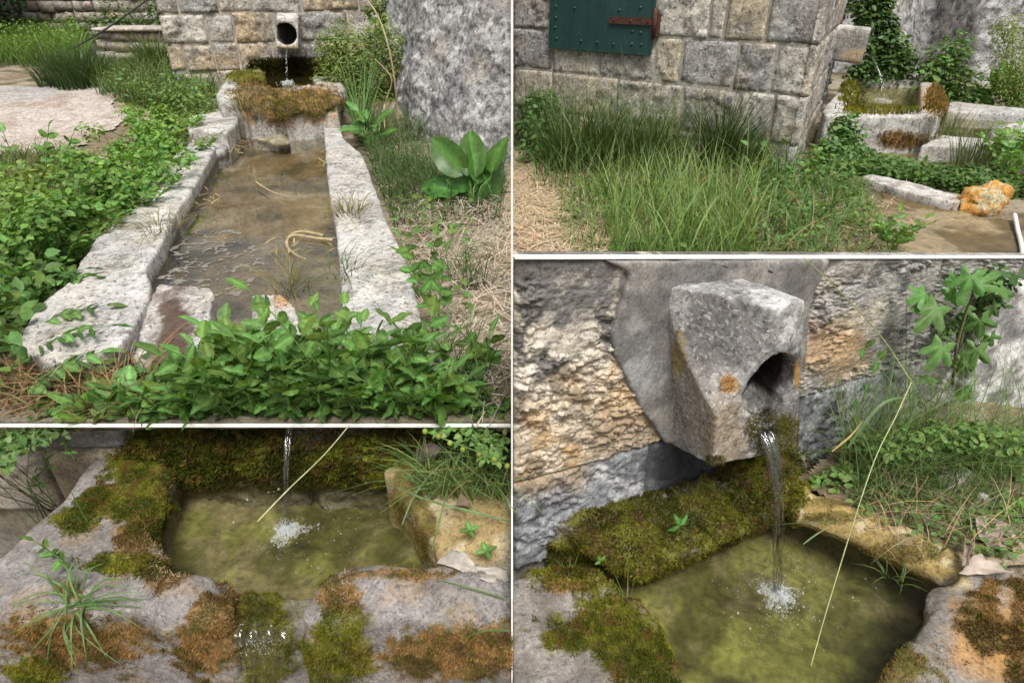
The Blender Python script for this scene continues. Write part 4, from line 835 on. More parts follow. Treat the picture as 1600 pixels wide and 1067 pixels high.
def blades(B, h, w, lean, col, K=4, phi=None, droop=0.25, r=None, tipcol=None):
    "curved tapering strips; B bases, h heights, w widths, lean outward amounts"
    r = r or rng; n = len(B); phi = r.uniform(0, 2 * np.pi, n) if phi is None else phi
    h = np.broadcast_to(h, n); w = np.broadcast_to(w, n); lean = np.broadcast_to(lean, n)
    d = np.stack([np.cos(phi), np.sin(phi), 0 * phi], 1); fa = phi + np.pi / 2 + r.uniform(-0.9, 0.9, n); sdv = np.stack([np.cos(fa), np.sin(fa), 0 * fa], 1)
    Vs, Cs = [], []
    for k in range(K + 1):
        t = k / K; c = B + d * (lean * h * t ** 1.7)[:, None]; c = c.copy(); c[:, 2] += h * (t - droop * lean * t ** 3)
        ww = (w * (1 - t ** 2.2) * 0.5 + w * 0.03)[:, None]; Vs += [c - sdv * ww, c + sdv * ww]
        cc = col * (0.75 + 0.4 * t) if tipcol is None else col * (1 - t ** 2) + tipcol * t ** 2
        Cs += [cc, cc]
    V = np.stack(Vs, 1).reshape(-1, 3); C = np.stack(Cs, 1).reshape(-1, 3); m = 2 * (K + 1)
    f = np.array([[2 * k, 2 * k + 1, 2 * k + 3, 2 * k + 2] for k in range(K)])
    Fa = (f[None] + (np.arange(n) * m)[:, None, None]).reshape(-1, 4); return V, Fa, C
def cat3(parts):
    Vs, Fs, Cs, o = [], [], [], 0
    for V, Fa, C in parts: Vs.append(V); Fs.append(Fa + o); Cs.append(C); o += len(V)
    return np.concatenate(Vs), np.concatenate(Fs), np.concatenate(Cs)
def surf_sample(key, n, mask=None, r=None):
    r = r or rng; V, Fa = SURF[key]; a, b, c = V[Fa[:, 0]], V[Fa[:, 1]], V[Fa[:, 2]]; N = np.cross(b - a, V[Fa[:, -1]] - a if Fa.shape[1] == 3 else V[Fa[:, 3]] - a)
    A = np.linalg.norm(N, axis=1); N = N / np.maximum(A, 1e-12)[:, None]; cen = V[Fa].mean(1)
    w = A * (mask(cen, N) if mask is not None else 1.0)
    if w.sum() <= 0: return np.zeros((0, 3)), np.zeros((0, 3))
    i = r.choice(len(Fa), n, p=w / w.sum()); u = r.random((n, 1)); v = r.random((n, 1)); P = a[i] + (b[i] - a[i]) * u + (V[Fa[i, -1]] - a[i]) * v
    return P, N[i]
TUFT_V = [(-0.5, 0, 0), (0.5, 0, 0), (0.12, 0.25, 1.0), (-0.12, 0.25, 1.0)]; TUFT_F = [(0, 1, 2, 3)]
def moss(key, n, mask, size, cols, s, label=None, parent=None, lift=0.0, name='moss', tilt=0.7):
    "short fronds standing on a surface; colours mixed by patches"
    r = np.random.default_rng(s); P, N = surf_sample(key, n, mask, r)
    if not len(P): return
    Nn = N + r.normal(0, tilt * 0.5, N.shape) + np.array([0, 0, 0.25]); R = frames(Nn, r.uniform(0, 6.28, n))
    c = mosscol(P, cols, 3)
    c *= r.uniform(0.6, 1.35, (n, 1)); L = size * r.uniform(0.5, 1.3, n) * (0.6 + 0.9 * fbm(P, 22, 3, s + 8))
    sc = np.stack([L * 0.3, L * 0.6, L], 1); V, Fa, C = scatter(TUFT_V, TUFT_F, P + N * lift, R, sc, c)
    return mk(name, V, Fa, M_MOSS, parent, C, kind='stuff', **(dict(label=label, cat='moss') if label else {}))
def px_points(n, x0, y0, x1, y1, zf=None, r=None, mask=None):
    "points on the upper yard whose photo position falls in a rectangle, evenly over the ground"
    r = r or rng; out = np.zeros((0, 3))
    cs = np.array([az(x, y, 0.03) for x in (x0, x1) for y in (y0, y1)]); lo, hi = cs.min(0), cs.max(0)
    for _ in range(60):
        x = r.uniform(lo[0], hi[0], n * 3); y = r.uniform(lo[1], hi[1], n * 3); P = np.stack([x, y, gz(x, y)], 1); u, v = pix(P)
        k = (u > x0) & (u < x1) & (v > y0) & (v < y1)
        if mask is not None: k &= mask(P, u, v)
        out = np.concatenate([out, P[k]])
        if len(out) >= n: break
    return out[:n]
def shade_pts(P): return P
def lf_mesh(name, V, Fs, mat, col):
    C = np.tile(np.asarray(col, float), (len(V), 1)); A = np.asarray(V, float)
    if len(V) % 5 == 0: k = np.arange(len(V)); C[k % 5 == 2] *= 1.55; C[(k % 5 != 2) & ((k // 5) % 2 == 1)] *= .84     # pale midrib, faint side veins
    else: C *= (1.25 - .35 * np.clip(np.hypot(A[:, 0], A[:, 1]) / .7, 0, 1))[:, None]
    me = mesh_of(name, A, [list(f) for f in Fs], np.minimum(C * .64, 1)); me.materials.append(mat); return me
def leaf_outline(outline, fold=0.12, bend=0.15, rings=2):
    "a leaf from a half-outline [(x,y)...] base to tip; midrib sunken, tip bent down"
    n = len(outline); V, Fs = [], []
    for i, (x, y) in enumerate(outline):
        z = -bend * y * y; wv = .05 * math.sin(14 * y) * x / .3
        V += [(-x, y, z + fold * x + wv), (-x * 0.5, y, z + fold * x * 0.3 + 0.006), (0, y, z - 0.012), (x * 0.5, y, z + fold * x * 0.3 + 0.006), (x, y, z + fold * x - wv)]
    for i in range(n - 1):
        for k in range(4): Fs.append((i * 5 + k, i * 5 + k + 1, (i + 1) * 5 + k + 1, (i + 1) * 5 + k))
    return V, Fs
OVATE = [(0.01, 0), (0.17, 0.10), (0.27, 0.26), (0.30, 0.44), (0.26, 0.64), (0.17, 0.82), (0.07, 0.95), (0.005, 1.0)]
SERR = [(0.01, 0), (0.20, 0.08), (0.24, 0.2), (0.31, 0.24), (0.29, 0.38), (0.33, 0.44), (0.27, 0.56), (0.29, 0.63), (0.20, 0.76), (0.20, 0.82), (0.08, 0.94), (0.005, 1.0)]
BROAD = [(0.02, 0), (0.03, 0.12), (0.22, 0.2), (0.34, 0.34), (0.36, 0.52), (0.32, 0.7), (0.20, 0.87), (0.06, 0.98), (0.005, 1.0)]
LANCE = [(0.01, 0), (0.09, 0.15), (0.13, 0.35), (0.12, 0.6), (0.07, 0.85), (0.003, 1.0)]
def mat_to(p, d, up, s, roll=0.0):
    "world matrix: leaf y axis along d, face normal near up"
    y = Vector(d).normalized(); z = Vector(up); x = y.cross(z)
    if x.length < 1e-4: x = y.cross(Vector((0.3, 0.9, 0.1)))
    x.normalize(); z = x.cross(y); M = Matrix((x, y, z)).transposed().to_4x4() @ Matrix.Rotation(roll, 4, 'Y')
    return Matrix.Translation(Vector(p)) @ M @ Matrix.Diagonal((s, s, s, 1))
HERB = [lf_mesh('leaf', *leaf_outline(o, f, b), M_LEAFV, k) for o, f, b, k in ((SERR, 0.12, 0.15, (1, 1, 1)), (OVATE, 0.3, 0.1, (.9, .92, .9)), (SERR, -0.15, 0.35, (1.15, 1.05, .9)), ([(x * .72, y) for x, y in SERR], .35, .3, (1, 1, 1)), ([(x * .62, y) for x, y in OVATE], .2, .45, (.8, .86, .8)), (SERR, .3, -.1, (1.35, 1.1, .8)))]
M_STEM = m_leaf('green_stem', 0.1, 0.5, color=(0.10, 0.19, 0.045))
def frond(root, base, dirv, length, npair, lsize, r, meshes, stem_r=0.0028, arch=0.35, M=None):
    "a rachis with opposite leaflets and one at the tip"
    d = Vector(dirv).normalized(); hz = Vector((d.x, d.y, 0)); hz = hz.normalized() if hz.length > 1e-4 else Vector((1, 0, 0))
    pts = []
    for k in range(7):
        t = k / 6; p = Vector(base) + d * (length * t) + hz * (arch * length * t * t * 0.5) - Vector((0, 0, arch * length * t ** 3 * 0.35)); pts.append(p)
    V, Fs = tube(pts, [stem_r * (1.2 - 0.8 * k / 6) for k in range(7)], 5); mk('stem', V, Fs, M or M_STEM, root)
    def at(t):
        f = t * 6; i = min(int(f), 5); return pts[i].lerp(pts[i + 1], f - i), (pts[i + 1] - pts[i]).normalized()
    for j in range(npair):
        t = 0.35 + 0.6 * j / npair + r.uniform(-0.02, 0.02); p, tg = at(t); sd = tg.cross(Vector((0, 0, 1)))
        if sd.length < 0.2: sd = Vector((math.cos(j), math.sin(j), 0))
        sd.normalize()
        if j % 2 and abs(tg.z) > 0.75: sd = sd.cross(tg).normalized()
        up = sd.cross(tg); up = up if up.z > 0 else -up
        for sg in (-1, 1):
            s = lsize * (1.15 - 0.5 * t) * r.uniform(0.8, 1.15); dd = sd * sg + tg * r.uniform(0.25, 0.7) + Vector((0, 0, r.uniform(-0.15, 0.2)))
            place(meshes[r.integers(len(meshes))], 'leaf', root, mat_to(p, dd, up + Vector(r.normal(0, 0.25, 3)), s))
    p, tg = at(0.985); place(meshes[r.integers(len(meshes))], 'leaf', root, mat_to(p, tg + Vector((0, 0, -0.1)), Vector((0, 0, 1)) - tg * 0.3, lsize * 0.85))
def bush(name, label, cat, centers, n, lsize, col, s, stems=10, base=None, group=None, tmpl=None, sig=1.0, sr=1.0):
    "a leafy mass: stems under a cloud of small leaves"
    r = np.random.default_rng(s); cs = np.array([c for c, _ in centers]); rs = np.array([q for _, q in centers]); i = r.choice(len(cs), n, p=rs.prod(1) ** .66 / (rs.prod(1) ** .66).sum())
    v = r.normal(0, 1, (n, 3)); v /= np.linalg.norm(v, axis=1, keepdims=True); P = cs[i] + v * rs[i] * (r.random((n, 1)) ** 0.4) * sig
    P[:, 2] = np.maximum(P[:, 2], gz(P[:, 0], P[:, 1]) + 0.01) if P[:, 1].min() > 2.4 or P[:, 0].max() < 0 else P[:, 2]
    Nn = v * 0.6 + np.array([0, 0, 0.9]) + r.normal(0, 0.45, (n, 3)); R = frames(Nn, r.uniform(0, 6.28, n)); c = cvary(col, n, 0.3, 0.15, r)
    c *= (0.7 + 0.7 * fbm(P, 6, 3, s))[:, None]; sc = lsize * r.uniform(0.55, 1.25, n); V, Fa, C = scatter(tmpl or LEAF_V, LEAF_F, P, R, sc, c)
    b = base if base is not None else cs.mean(0) * np.array([1, 1, 0]) + np.array([0, 0, gz(cs[:, 0].mean(), cs[:, 1].mean())])
    root = thing(name, b, label, cat, group); mk('foliage', V, Fa, M_LEAF, root, C, kind='stuff'); parts = []
    for k in range(stems):
        e = P[r.integers(n)]; st = np.asarray(b) + np.array([*r.normal(0, 0.03, 2), 0.0]); mid = (st + e) / 2 + np.array([*r.normal(0, 0.02, 2), 0.03]); parts.append(tube([st, mid, e], [0.005 * sr, 0.0035 * sr, 0.0015 * sr], 4))
    if parts: V, Fs = joinm(parts); mk('stems', V, Fs, M_STEM, root)
    return root
def tuft(name, label, cat, base, n, h, w, spread, lean, col, s, group=None, tip=None, K=4, rx=None, mat=None, hv=0.45):
    r = np.random.default_rng(s); a = r.uniform(0, 6.28, n); q = np.sqrt(r.random(n)); B = np.stack([base[0] + np.cos(a) * q * spread, base[1] + np.sin(a) * q * (rx or spread), np.full(n, base[2])], 1)
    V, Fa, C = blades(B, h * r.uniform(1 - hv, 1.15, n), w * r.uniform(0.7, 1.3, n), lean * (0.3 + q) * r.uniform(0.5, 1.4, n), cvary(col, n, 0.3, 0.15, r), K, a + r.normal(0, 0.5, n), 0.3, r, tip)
    return mk(name, V, Fa, mat or M_GRASS, None, C, origin=base, label=label, cat=cat, group=group)
def tangle(name, label, P, h, w, lean, col, s, K=4, mat=None, tip=None, hv=0.5, droop=0.3, cat='grass', up=0.0):
    r = np.random.default_rng(s); n = len(P)
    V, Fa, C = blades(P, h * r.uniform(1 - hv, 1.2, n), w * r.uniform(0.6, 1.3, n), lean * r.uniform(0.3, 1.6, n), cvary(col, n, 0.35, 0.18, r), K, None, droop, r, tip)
    return mk(name, V, Fa, mat or M_GRASS, None, C, label=label, cat=cat, kind='stuff')
def litter(name, label, P, L, w, col, s, mat=None, parent=None, cat='straw', zj=0.012):
    "flat bits of straw lying about"
    r = np.random.default_rng(s); n = len(P); R = frames(np.array([0, 0, 1.0]) + r.normal(0, 0.22, (n, 3)), r.uniform(0, 6.28, n)); l = L * r.uniform(0.4, 1.3, n)
    sc = np.stack([w * r.uniform(.6, 1.4, n), l, l], 1); T = [(-.5, -.5, 0), (.5, -.5, 0), (.5, 0, .03), (-.5, 0, .03), (.4, .5, -.01), (-.4, .5, -.01)]
    V, Fa, C = scatter(T, [(0, 1, 2, 3), (3, 2, 4, 5)], P + np.array([0, 0, 1.0]) * r.uniform(0.003, zj, (n, 1)), R, sc, cvary(col, n, 0.3, 0.1, r)); return mk(name, V, Fa, mat or M_DRY, parent, C, kind='stuff', **({} if parent else dict(label=label, cat=cat)))
def strand(name, label, cat, pts, r0, r1, mat, n=5, group=None):
    k = len(pts); pts = [Vector(p) for p in pts]; fine = []
    for i in range((k - 1) * 6 + 1):       # Catmull-Rom
        f = i / 6; j = min(int(f), k - 2); t = f - j; p0, p1, p2, p3 = pts[max(j - 1, 0)], pts[j], pts[j + 1], pts[min(j + 2, k - 1)]
        fine.append(0.5 * ((2 * p1) + (p2 - p0) * t + (2 * p0 - 5 * p1 + 4 * p2 - p3) * t * t + (3 * p1 - p0 - 3 * p2 + p3) * t ** 3))
    V, Fs = tube(fine, [r0 + (r1 - r0) * i / (len(fine) - 1) for i in range(len(fine))], n); return mk(name, V, Fs, mat, None, np.ones((len(V), 3)), origin=pts[0], label=label, cat=cat, group=group)
# ================================================================ upper left: background
LWP, LWN = np.array([-8.0, 10.5, 0.0]), np.array([0, -1.0, 0]); XD = np.array([1.0, 0, 0])
lw = thing('low_wall', (-7.5, 10.5, 0.0), 'low wall of squared stones standing on ochre earth', 'wall')
def lwp(x, y): return sz(x, y, LWP, XD, LWN)
for (x0, y0, x1, y1) in ((150, 62, 172, 50), (150, 80, 165, 62), (150, 95, 178, 80), (172, 66, 198, 50), (165, 82, 200, 66), (198, 66, 222, 50), (200, 80, 216, 66), (178, 96, 216, 82), (216, 82, 240, 66), (222, 66, 262, 50), (216, 98, 262, 82), (240, 82, 262, 66)):
    sd_ += 1; a, z0 = lwp(x0, y0); b, z1 = lwp(x1, y1); add_block(lw, LWP, XD, LWN, a, b, z0, z1, 0.04, 0.03, [(0.34, 0.3, 0.27), (0.4, 0.37, 0.33), (0.42, 0.36, 0.28)][sd_ % 3], seed=sd_, edge=0.04, gap=0.014)
a, z0 = lwp(146, 50); b, z1 = lwp(266, 43)
sd_ += 1; add_block(lw, LWP, XD, LWN, a, b, z0, z1, 0.03, 0.015, (0.45, 0.4, 0.35), seed=sd_, proud=0.07, depth=0.6, name='coping_stone')
V, Fs = box_on(LWP, XD, LWN, a + 0.04, b, -0.05, z0, 0.5, -0.06); mk('mortar_core', V, Fs, M_MORTAR, lw, paint(np.asarray(V), (0.2, 0.18, 0.14), 4), smooth=False)
RWP = np.array([-10.0, 12.8, 0.0]); rw = thing('rubble_wall', (-9, 12.8, 0), 'tall rough rubble wall behind the low squared wall', 'wall')
V, Fs = box_on(RWP, XD, LWN, -4.0, 8.0, -0.05, 2.6, 0.5, -0.08); mk('mortar_core', V, Fs, M_MORTAR, rw, paint(np.asarray(V), (0.16, 0.14, 0.11), 4), smooth=False)
r = np.random.default_rng(3); z = 0.3
while z < 2.5:
    h = r.uniform(0.10, 0.19); s = -2.5
    while s < 4.6:
        w_ = r.uniform(0.12, 0.32); sd_ += 1
        add_block(rw, RWP, XD, LWN, s, s + w_, z + r.uniform(-.02, .02), z + h, 0.05, 0.05, [(0.36, 0.31, 0.26), (0.42, 0.38, 0.33), (0.38, 0.30, 0.25), (0.3, 0.28, 0.26)][sd_ % 4], seed=sd_, edge=0.04, gap=0.014, proud=r.uniform(-.03, .05)); s += w_
    z += h
# dark tree in the corner
def tree(name, label, base, h, cr, n, col, s, lsize=0.09, group=None):
    r = np.random.default_rng(s); base = np.asarray(base, float); root = thing(name, base, label, 'tree', group); parts = []; tips = []
    top = base + np.array([0, 0, h * 0.7]); parts.append(tube([base, base + np.array([0.05, 0, h * 0.35]), top], [0.09, 0.07, 0.04], 8))
    for k in range(9):
        a = k * 2.4; st = base + np.array([0.03, 0, h * (0.2 + 0.05 * k)]); e = st + np.array([math.cos(a) * cr * .7, math.sin(a) * cr * .6, h * .22]); parts.append(tube([st, (st + e) / 2 + np.array([0, 0, .05]), e], [.04, .028, .012], 5)); tips.append(e)
    V, Fs = joinm(parts); mk('trunk', V, Fs, m_plain('bark', (0.06, 0.045, 0.033), 0.9, 0.1, 0, 0.4, 20, .6), root)
    tips = np.array(tips + [top]); i = r.integers(len(tips), size=n); v = r.normal(0, 1, (n, 3)); v /= np.linalg.norm(v, axis=1, keepdims=True); P = tips[i] + v * (r.random((n, 1)) ** .5) * np.array([cr * .55, cr * .55, h * .22])
    R = frames(v * .5 + np.array([0, 0, .8]) + r.normal(0, .5, (n, 3)), r.uniform(0, 6.28, n)); V, Fa, C = scatter(LEAF_V, LEAF_F, P, R, lsize * r.uniform(.6, 1.3, n), cvary(col, n, .4, .2, r)); mk('crown', V, Fa, M_LEAF, root, C, kind='stuff')
tree('tree', 'dark leafy tree behind the bright grass bank', (-9.3, 11.6, 0.0), 2.6, 1.2, 9000, (0.022, 0.045, 0.012), 51)
C_ = [(apl(x, y, (0, 12.5, 0), LWN), np.array([q, .15, q])) for x, y, q in ((175, 22, .35), (240, 22, .35), (205, 35, .3), (160, 40, .25), (120, 45, .3), (250, 8, .3))]
bush('wall_weeds', 'weeds hanging on the tall rubble wall', 'weeds', C_, 900, .07, (.10, .19, .05), 91, 8, base=apl(200, 60, (0, 12.6, 0), LWN))
strand('cable', 'thin black cable slanting up before the rubble wall', 'cable', [apl(112, 77, (0, 9.2, 0), LWN), apl(165, 46, (0, 9.6, 0), LWN), apl(228, 2, (0, 10.2, 0), LWN), apl(260, -25, (0, 10.6, 0), LWN)], 0.012, 0.012, m_plain('black_rubber', (0.015, 0.015, 0.015), 0.6))
# grass bank, rush tuft, weeds
P = px_points(4200, -40, 62, 138, 124, r=np.random.default_rng(1), mask=lambda P, u, v: v < 128 - 0.0 * u + 10 * (fbm(P, 2, 3, 3) - .5)); tangle('tall_grass', 'bright green tall grass bank left of the rubble wall', P, 0.50, 0.011, 0.8, (0.115, 0.215, 0.04), 2, K=4, hv=.8)
P = px_points(2600, -40, 62, 135, 118, r=np.random.default_rng(9)); P[:, 2] += np.random.default_rng(8).uniform(0.1, 0.5, len(P)); rr = np.random.default_rng(3)
V, Fa, C = scatter(LEAF_V, LEAF_F, P, frames(np.array([0, 0, 1.]) + rr.normal(0, .5, P.shape), rr.uniform(0, 6.28, len(P))), 0.05 * rr.uniform(.5, 1.2, len(P)), cvary((0.13, 0.25, 0.045), len(P), .4)); mk('weed_leaves', V, Fa, M_LEAF, None, C, kind='stuff', label='small weed leaves among the grass bank', cat='weeds')
for i, (x, y, n) in enumerate(((98, 146, 330), (128, 150, 330), (152, 142, 240))):
    b = az(x, y, 0.1); b[2] = gz(b[0], b[1]) - 0.01
    tuft('rush_tuft', 'dark green rush tuft growing from the edge of the concrete path', 'rush', b, n, 0.46, 0.008, 0.20, 0.45, (0.05, 0.095, 0.024), 60 + i, 'rush tufts at the edge of the path')
for i, (x, y, n, h) in enumerate(((247, 118, 260, 0.5), (236, 122, 160, 0.3), (172, 128, 150, .3))):
    b = az(x, y, 0.15); b[2] = gz(b[0], b[1]); tuft('grass_tuft', ['grass tuft at the foot of the block wall corner', 'grass tuft beside another before the low wall', 'short grass tuft on ochre earth before the low wall'][i], 'grass', b, n, h, 0.012, 0.18, 0.6, (0.085, 0.15, 0.035), 65 + i)
def hedge(P, hh, size, col, s, name, label, tmpl=None):
    r = np.random.default_rng(s); P = P.copy(); P[:, 2] += r.random(len(P)) ** 1.5 * hh; n = len(P)
    V, Fa, C = scatter(tmpl or LEAF_V, LEAF_F, P, frames(np.array([0, 0, 1.]) + r.normal(0, .45, P.shape), r.uniform(0, 6.28, n)), size * r.uniform(.5, 1.3, n), cvary(col, n, .35, .15, r) * (0.7 + .6 * fbm(P, 5, 3, s))[:, None]); return mk(name, V, Fa, M_LEAF, None, C, kind='stuff', label=label, cat='weeds')
notstone = lambda P, u, v: ~((u > 285) & (u < 540) & (v > 168))
P = px_points(5200, 165, 124, 350, 200, r=np.random.default_rng(4), mask=lambda P, u, v: (v > 138 - (u - 150) * 0.05) & (v < 152 + (u - 160) * .30) & (fbm(P, 2.5, 3, 8) > .4) & ~((u > 330) & (v < 170))); hedge(P, 0.20, 0.042, (0.145, 0.245, 0.07), 5, 'low_weeds', 'low leafy weeds between the path and the block wall')
P = px_points(1500, 150, 120, 340, 190, r=np.random.default_rng(14), mask=lambda P, u, v: v < 150 + (u - 150) * .3); tangle('low_grass', 'thin grass among the weeds below the block wall', P, 0.3, 0.009, 0.6, (0.10, 0.17, 0.05), 15, K=3)
# leafy bushes left of the trough
for i, (cs, n, col) in enumerate((
        ([((215, 285), .30), ((185, 320), .30), ((250, 250), .26), ((240, 300), .24)], 1700, (0.075, 0.17, 0.035)),
        ([((240, 222), .30), ((275, 215), .26), ((222, 245), .2)], 1500, (0.095, 0.19, 0.04)),
        ([((140, 350), .24), ((110, 380), .26), ((165, 345), .2)], 1300, (0.07, 0.155, 0.035)),
        ([((60, 420), .22), ((95, 410), .22), ((30, 470), .2)], 1100, (0.065, 0.145, 0.035)),
        ([((60, 350), .2), ((20, 380), .25)], 700, (0.10, 0.17, 0.045)))):
    C_ = []; rb = np.random.default_rng(77 + i)
    for (x, y), q in cs: p = az(x, y + 14, 0.03); C_ += [(p + np.array([*rb.normal(0, q * .55, 2), rb.uniform(.03, .30)]), np.array([.10, .10, .08]) * rb.uniform(.6, 1.3)) for _ in range(9)]
    bush('leafy_bush', ['dense leafy green bush hugging the middle of the trough rim', 'bright leafy bush by the head of the trough', 'leafy bush beside the bend in the trough rim', 'low leafy bush over the big pale rim slab', 'straggly pale bush at the edge of the bare earth'][i], 'bush', C_, int(n * 1.35), 0.040, np.array(col) * np.array([1.85, 1.7, 1.5]), 70 + i, 40)
# upright leafy stems overhanging the left rim
for i, (x, y, h) in enumerate(((300, 262, .34), (280, 285, .36), (262, 308, .36), (240, 335, .34), (215, 350, .32), (190, 372, .32), (165, 392, .30), (255, 262, .38), (225, 290, .38), (200, 318, .36), (170, 345, .34), (300, 235, .3), (140, 405, .3), (110, 425, .28), (150, 370, .34), (270, 240, .36))):
    b = az(x, y, .02); b[2] = gz(b[0], b[1]); rt_ = thing('upright_herb', b, 'upright leafy herb leaning over the trough rim among the bushes', 'herb', 'upright herbs along the bushy trough rim'); r = np.random.default_rng(800 + i)
    for k in range(3): a = r.uniform(-1.2, 1.6); frond(rt_, b + np.array([*r.normal(0, .03, 2), 0]), (math.cos(a) * .45, math.sin(a) * .35 - .1, 1), h * r.uniform(.8, 1.2), 6, .058 * r.uniform(.8, 1.2), r, HERB, .003, .5)
# tall weed stalks at the far left
for i, (x, y) in enumerate(((38, 330), (75, 320))):
    b = az(x, y, 0.0); b[2] = gz(b[0], b[1]); rt_ = thing('weed', b, ['weed stalk with oval leaves rising before the concrete path', 'weed stalk with fine seed head before the concrete path'][i], 'plant'); r = np.random.default_rng(90 + i)
    for k in range(2): frond(rt_, b + np.array([.05 * k, 0, 0]), (-.35 + .45 * i + .2 * k, .2, 1), 0.5, 6, 0.075, r, HERB, 0.005, 0.2)
P = px_points(2600, -30, 240, 130, 420, r=np.random.default_rng(24)); tangle('low_grass', 'short grass along the left edge of the yard', P, 0.16, 0.007, 0.8, (0.12, 0.165, 0.055), 25, K=3)
P = px_points(1600, -30, 230, 150, 420, r=np.random.default_rng(34)); litter('straw_litter', 'dry straw scattered on the bare earth by the path', P, 0.12, 0.004, (0.40, 0.32, 0.20), 35)
P = px_points(1300, -30, 330, 120, 640, r=np.random.default_rng(44), mask=lambda P, u, v: u < 150 - .3 * (v - 330)); hedge(P, 0.24, 0.055, (0.10, 0.20, 0.05), 45, 'low_weeds', 'broad weed leaves beside the big pale rim slab')
# pinnate sprays reaching over the slab
r = np.random.default_rng(5)
NARR = [lf_mesh('leaf', *leaf_outline(LANCE + [], .12, .2), m_leaf('dark_leaf', .25, .35, .2, (0.068, 0.165, 0.038), vein=1), (1, 1, 1)), lf_mesh('leaf', *leaf_outline([(x * .8, y) for x, y in OVATE], .2, .2), M_LEAFV, (1, 1, 1))]
for i, (x, y, dx, dy, L) in enumerate(((-15, 560, .9, .45, .34), (5, 590, .8, .25, .33), (-25, 500, .8, .5, .34), (40, 470, .9, .0, .28), (70, 452, 1, .2, .26), (10, 640, .7, .5, .26))):
    b = az(x, y, 0.06); rt_ = thing('pinnate_spray', b, ['dark feathered leaf spray reaching over the big slab corner', 'feathered leaf spray along the front of the big slab', 'long dark leaf spray at the left of the big slab', 'arched leaf spray crossing the big slab edge', 'leaf spray lying over the middle of the slab', 'low leaf spray under the big slab'][i], 'leaf spray'); frond(rt_, b, (dx, dy, .75), L, 7, 0.085, r, NARR, 0.003, 0.7)
# foreground herbs below the trough
herbs = [(225, 668, .10), (262, 660, .11), (290, 668, .14), (318, 648, .22), (345, 662, .24), (352, 618, .25), (382, 645, .27), (392, 598, .22), (415, 664, .26), (436, 634, .29), (455, 664, .28), (478, 606, .28), (498, 645, .30), (520, 660, .45), (538, 628, .27), (556, 660, .27), (590, 648, .25), (618, 664, .23), (645, 648, .22), (672, 660, .22), (705, 664, .18), (150, 672, .08), (190, 670, .09), (300, 680, .14), (350, 682, .18), (400, 682, .2), (450, 682, .2), (505, 682, .2), (560, 682, .2), (615, 680, .18), (665, 680, .16), (425, 600, .16), (660, 604, .28), (470, 625, .3), (545, 640, .3), (365, 655, .25)]
for i, (x, y, h) in enumerate(herbs):
    b = az(x, y, 0.05); b[1] = max(b[1], 1.58); rt_ = thing('leafy_herb', b, 'green toothed-leaf water herb growing before the trough end', 'herb', 'water herbs before the trough end'); r = np.random.default_rng(200 + i)
    if i == 13: rt_['label'] = 'tallest water herb standing above the others before the trough end'; del rt_['group']
    for k in range(4):
        a = k * 1.57 + r.uniform(-.5, .5); e = r.uniform(0.15, 0.5); frond(rt_, b + np.array([*r.normal(0, .012, 2), 0]), (math.cos(a) * e, math.sin(a) * e, 1), h * r.uniform(.6, 1.15), 5, 0.076 * r.uniform(.7, 1.25), r, HERB, .003, .3)
P = px_points(900, 130, 600, 760, 664, r=np.random.default_rng(64)); hedge(P, 0.10, 0.05, (0.09, 0.18, 0.045), 65, 'low_weeds', 'small leaves filling the floor under the water herbs')
P = px_points(1500, 60, 634, 797, 672, r=np.random.default_rng(164), mask=lambda P, u, v: P[:, 1] > 1.545); hedge(P, 0.05, 0.036, (0.11, 0.215, 0.055), 165, 'low_weeds', 'small leaves along the front edge of the terrace')
P = px_points(520, -20, 590, 240, 668, r=np.random.default_rng(74)); tangle('dead_grass', 'dead brown grass under the front of the big slab', P, 0.16, 0.006, 1.2, (0.22, 0.16, 0.08), 75, mat=M_DRY)
# right of the trough: straw mat, thin green grass
msk = lambda P, u, v: (u > 545 + (v - 200) * .36 + 14) & (u < 797)
P = px_points(4200, 540, 225, 799, 664, r=np.random.default_rng(84), mask=msk); litter('straw_litter', 'grey dry straw matted right of the trough', P, 0.16, 0.0035, (0.46, 0.41, 0.33), 85, zj=.05)
P = px_points(2700, 540, 200, 799, 664, r=np.random.default_rng(94), mask=lambda P, u, v: msk(P, u, v) & (fbm(P, 2.2, 3, 5) > .44)); P = P[P[:, 0] < -.05]; tangle('thin_grass', 'thin dark green grass right of the trough', P, 0.28, 0.004, 0.9, (0.07, 0.135, 0.038), 95)
P = px_points(900, 560, 215, 800, 360, r=np.random.default_rng(96), mask=lambda P, u, v: msk(P, u, v)); P = P[P[:, 0] < -.05]; tangle('thin_grass', 'long thin grass under the broad leaves by the boulder', P, 0.22, 0.005, 0.7, (0.06, 0.12, 0.034), 97)
P = px_points(420, 575, 235, 740, 520, r=np.random.default_rng(98), mask=msk); hedge(P, .12, .05, (0.12, .24, .05), 99, 'low_weeds', 'little green seedlings right of the trough')
for i, (x, y, h) in enumerate(((672, 470, .30), (685, 520, .34), (757, 600, .2))):
    b = az(x, y, .03); rt_ = thing('leafy_herb', b, ['slender herb leaning over the right rim', 'yellow-stemmed herb beside the right rim', 'small round-leaved herb on the straw'][i], 'herb'); r = np.random.default_rng(300 + i)
    for k in range(2): frond(rt_, b, (-.25 + .3 * k, .05, 1), h, 4, .07, r, HERB, .003, .2)
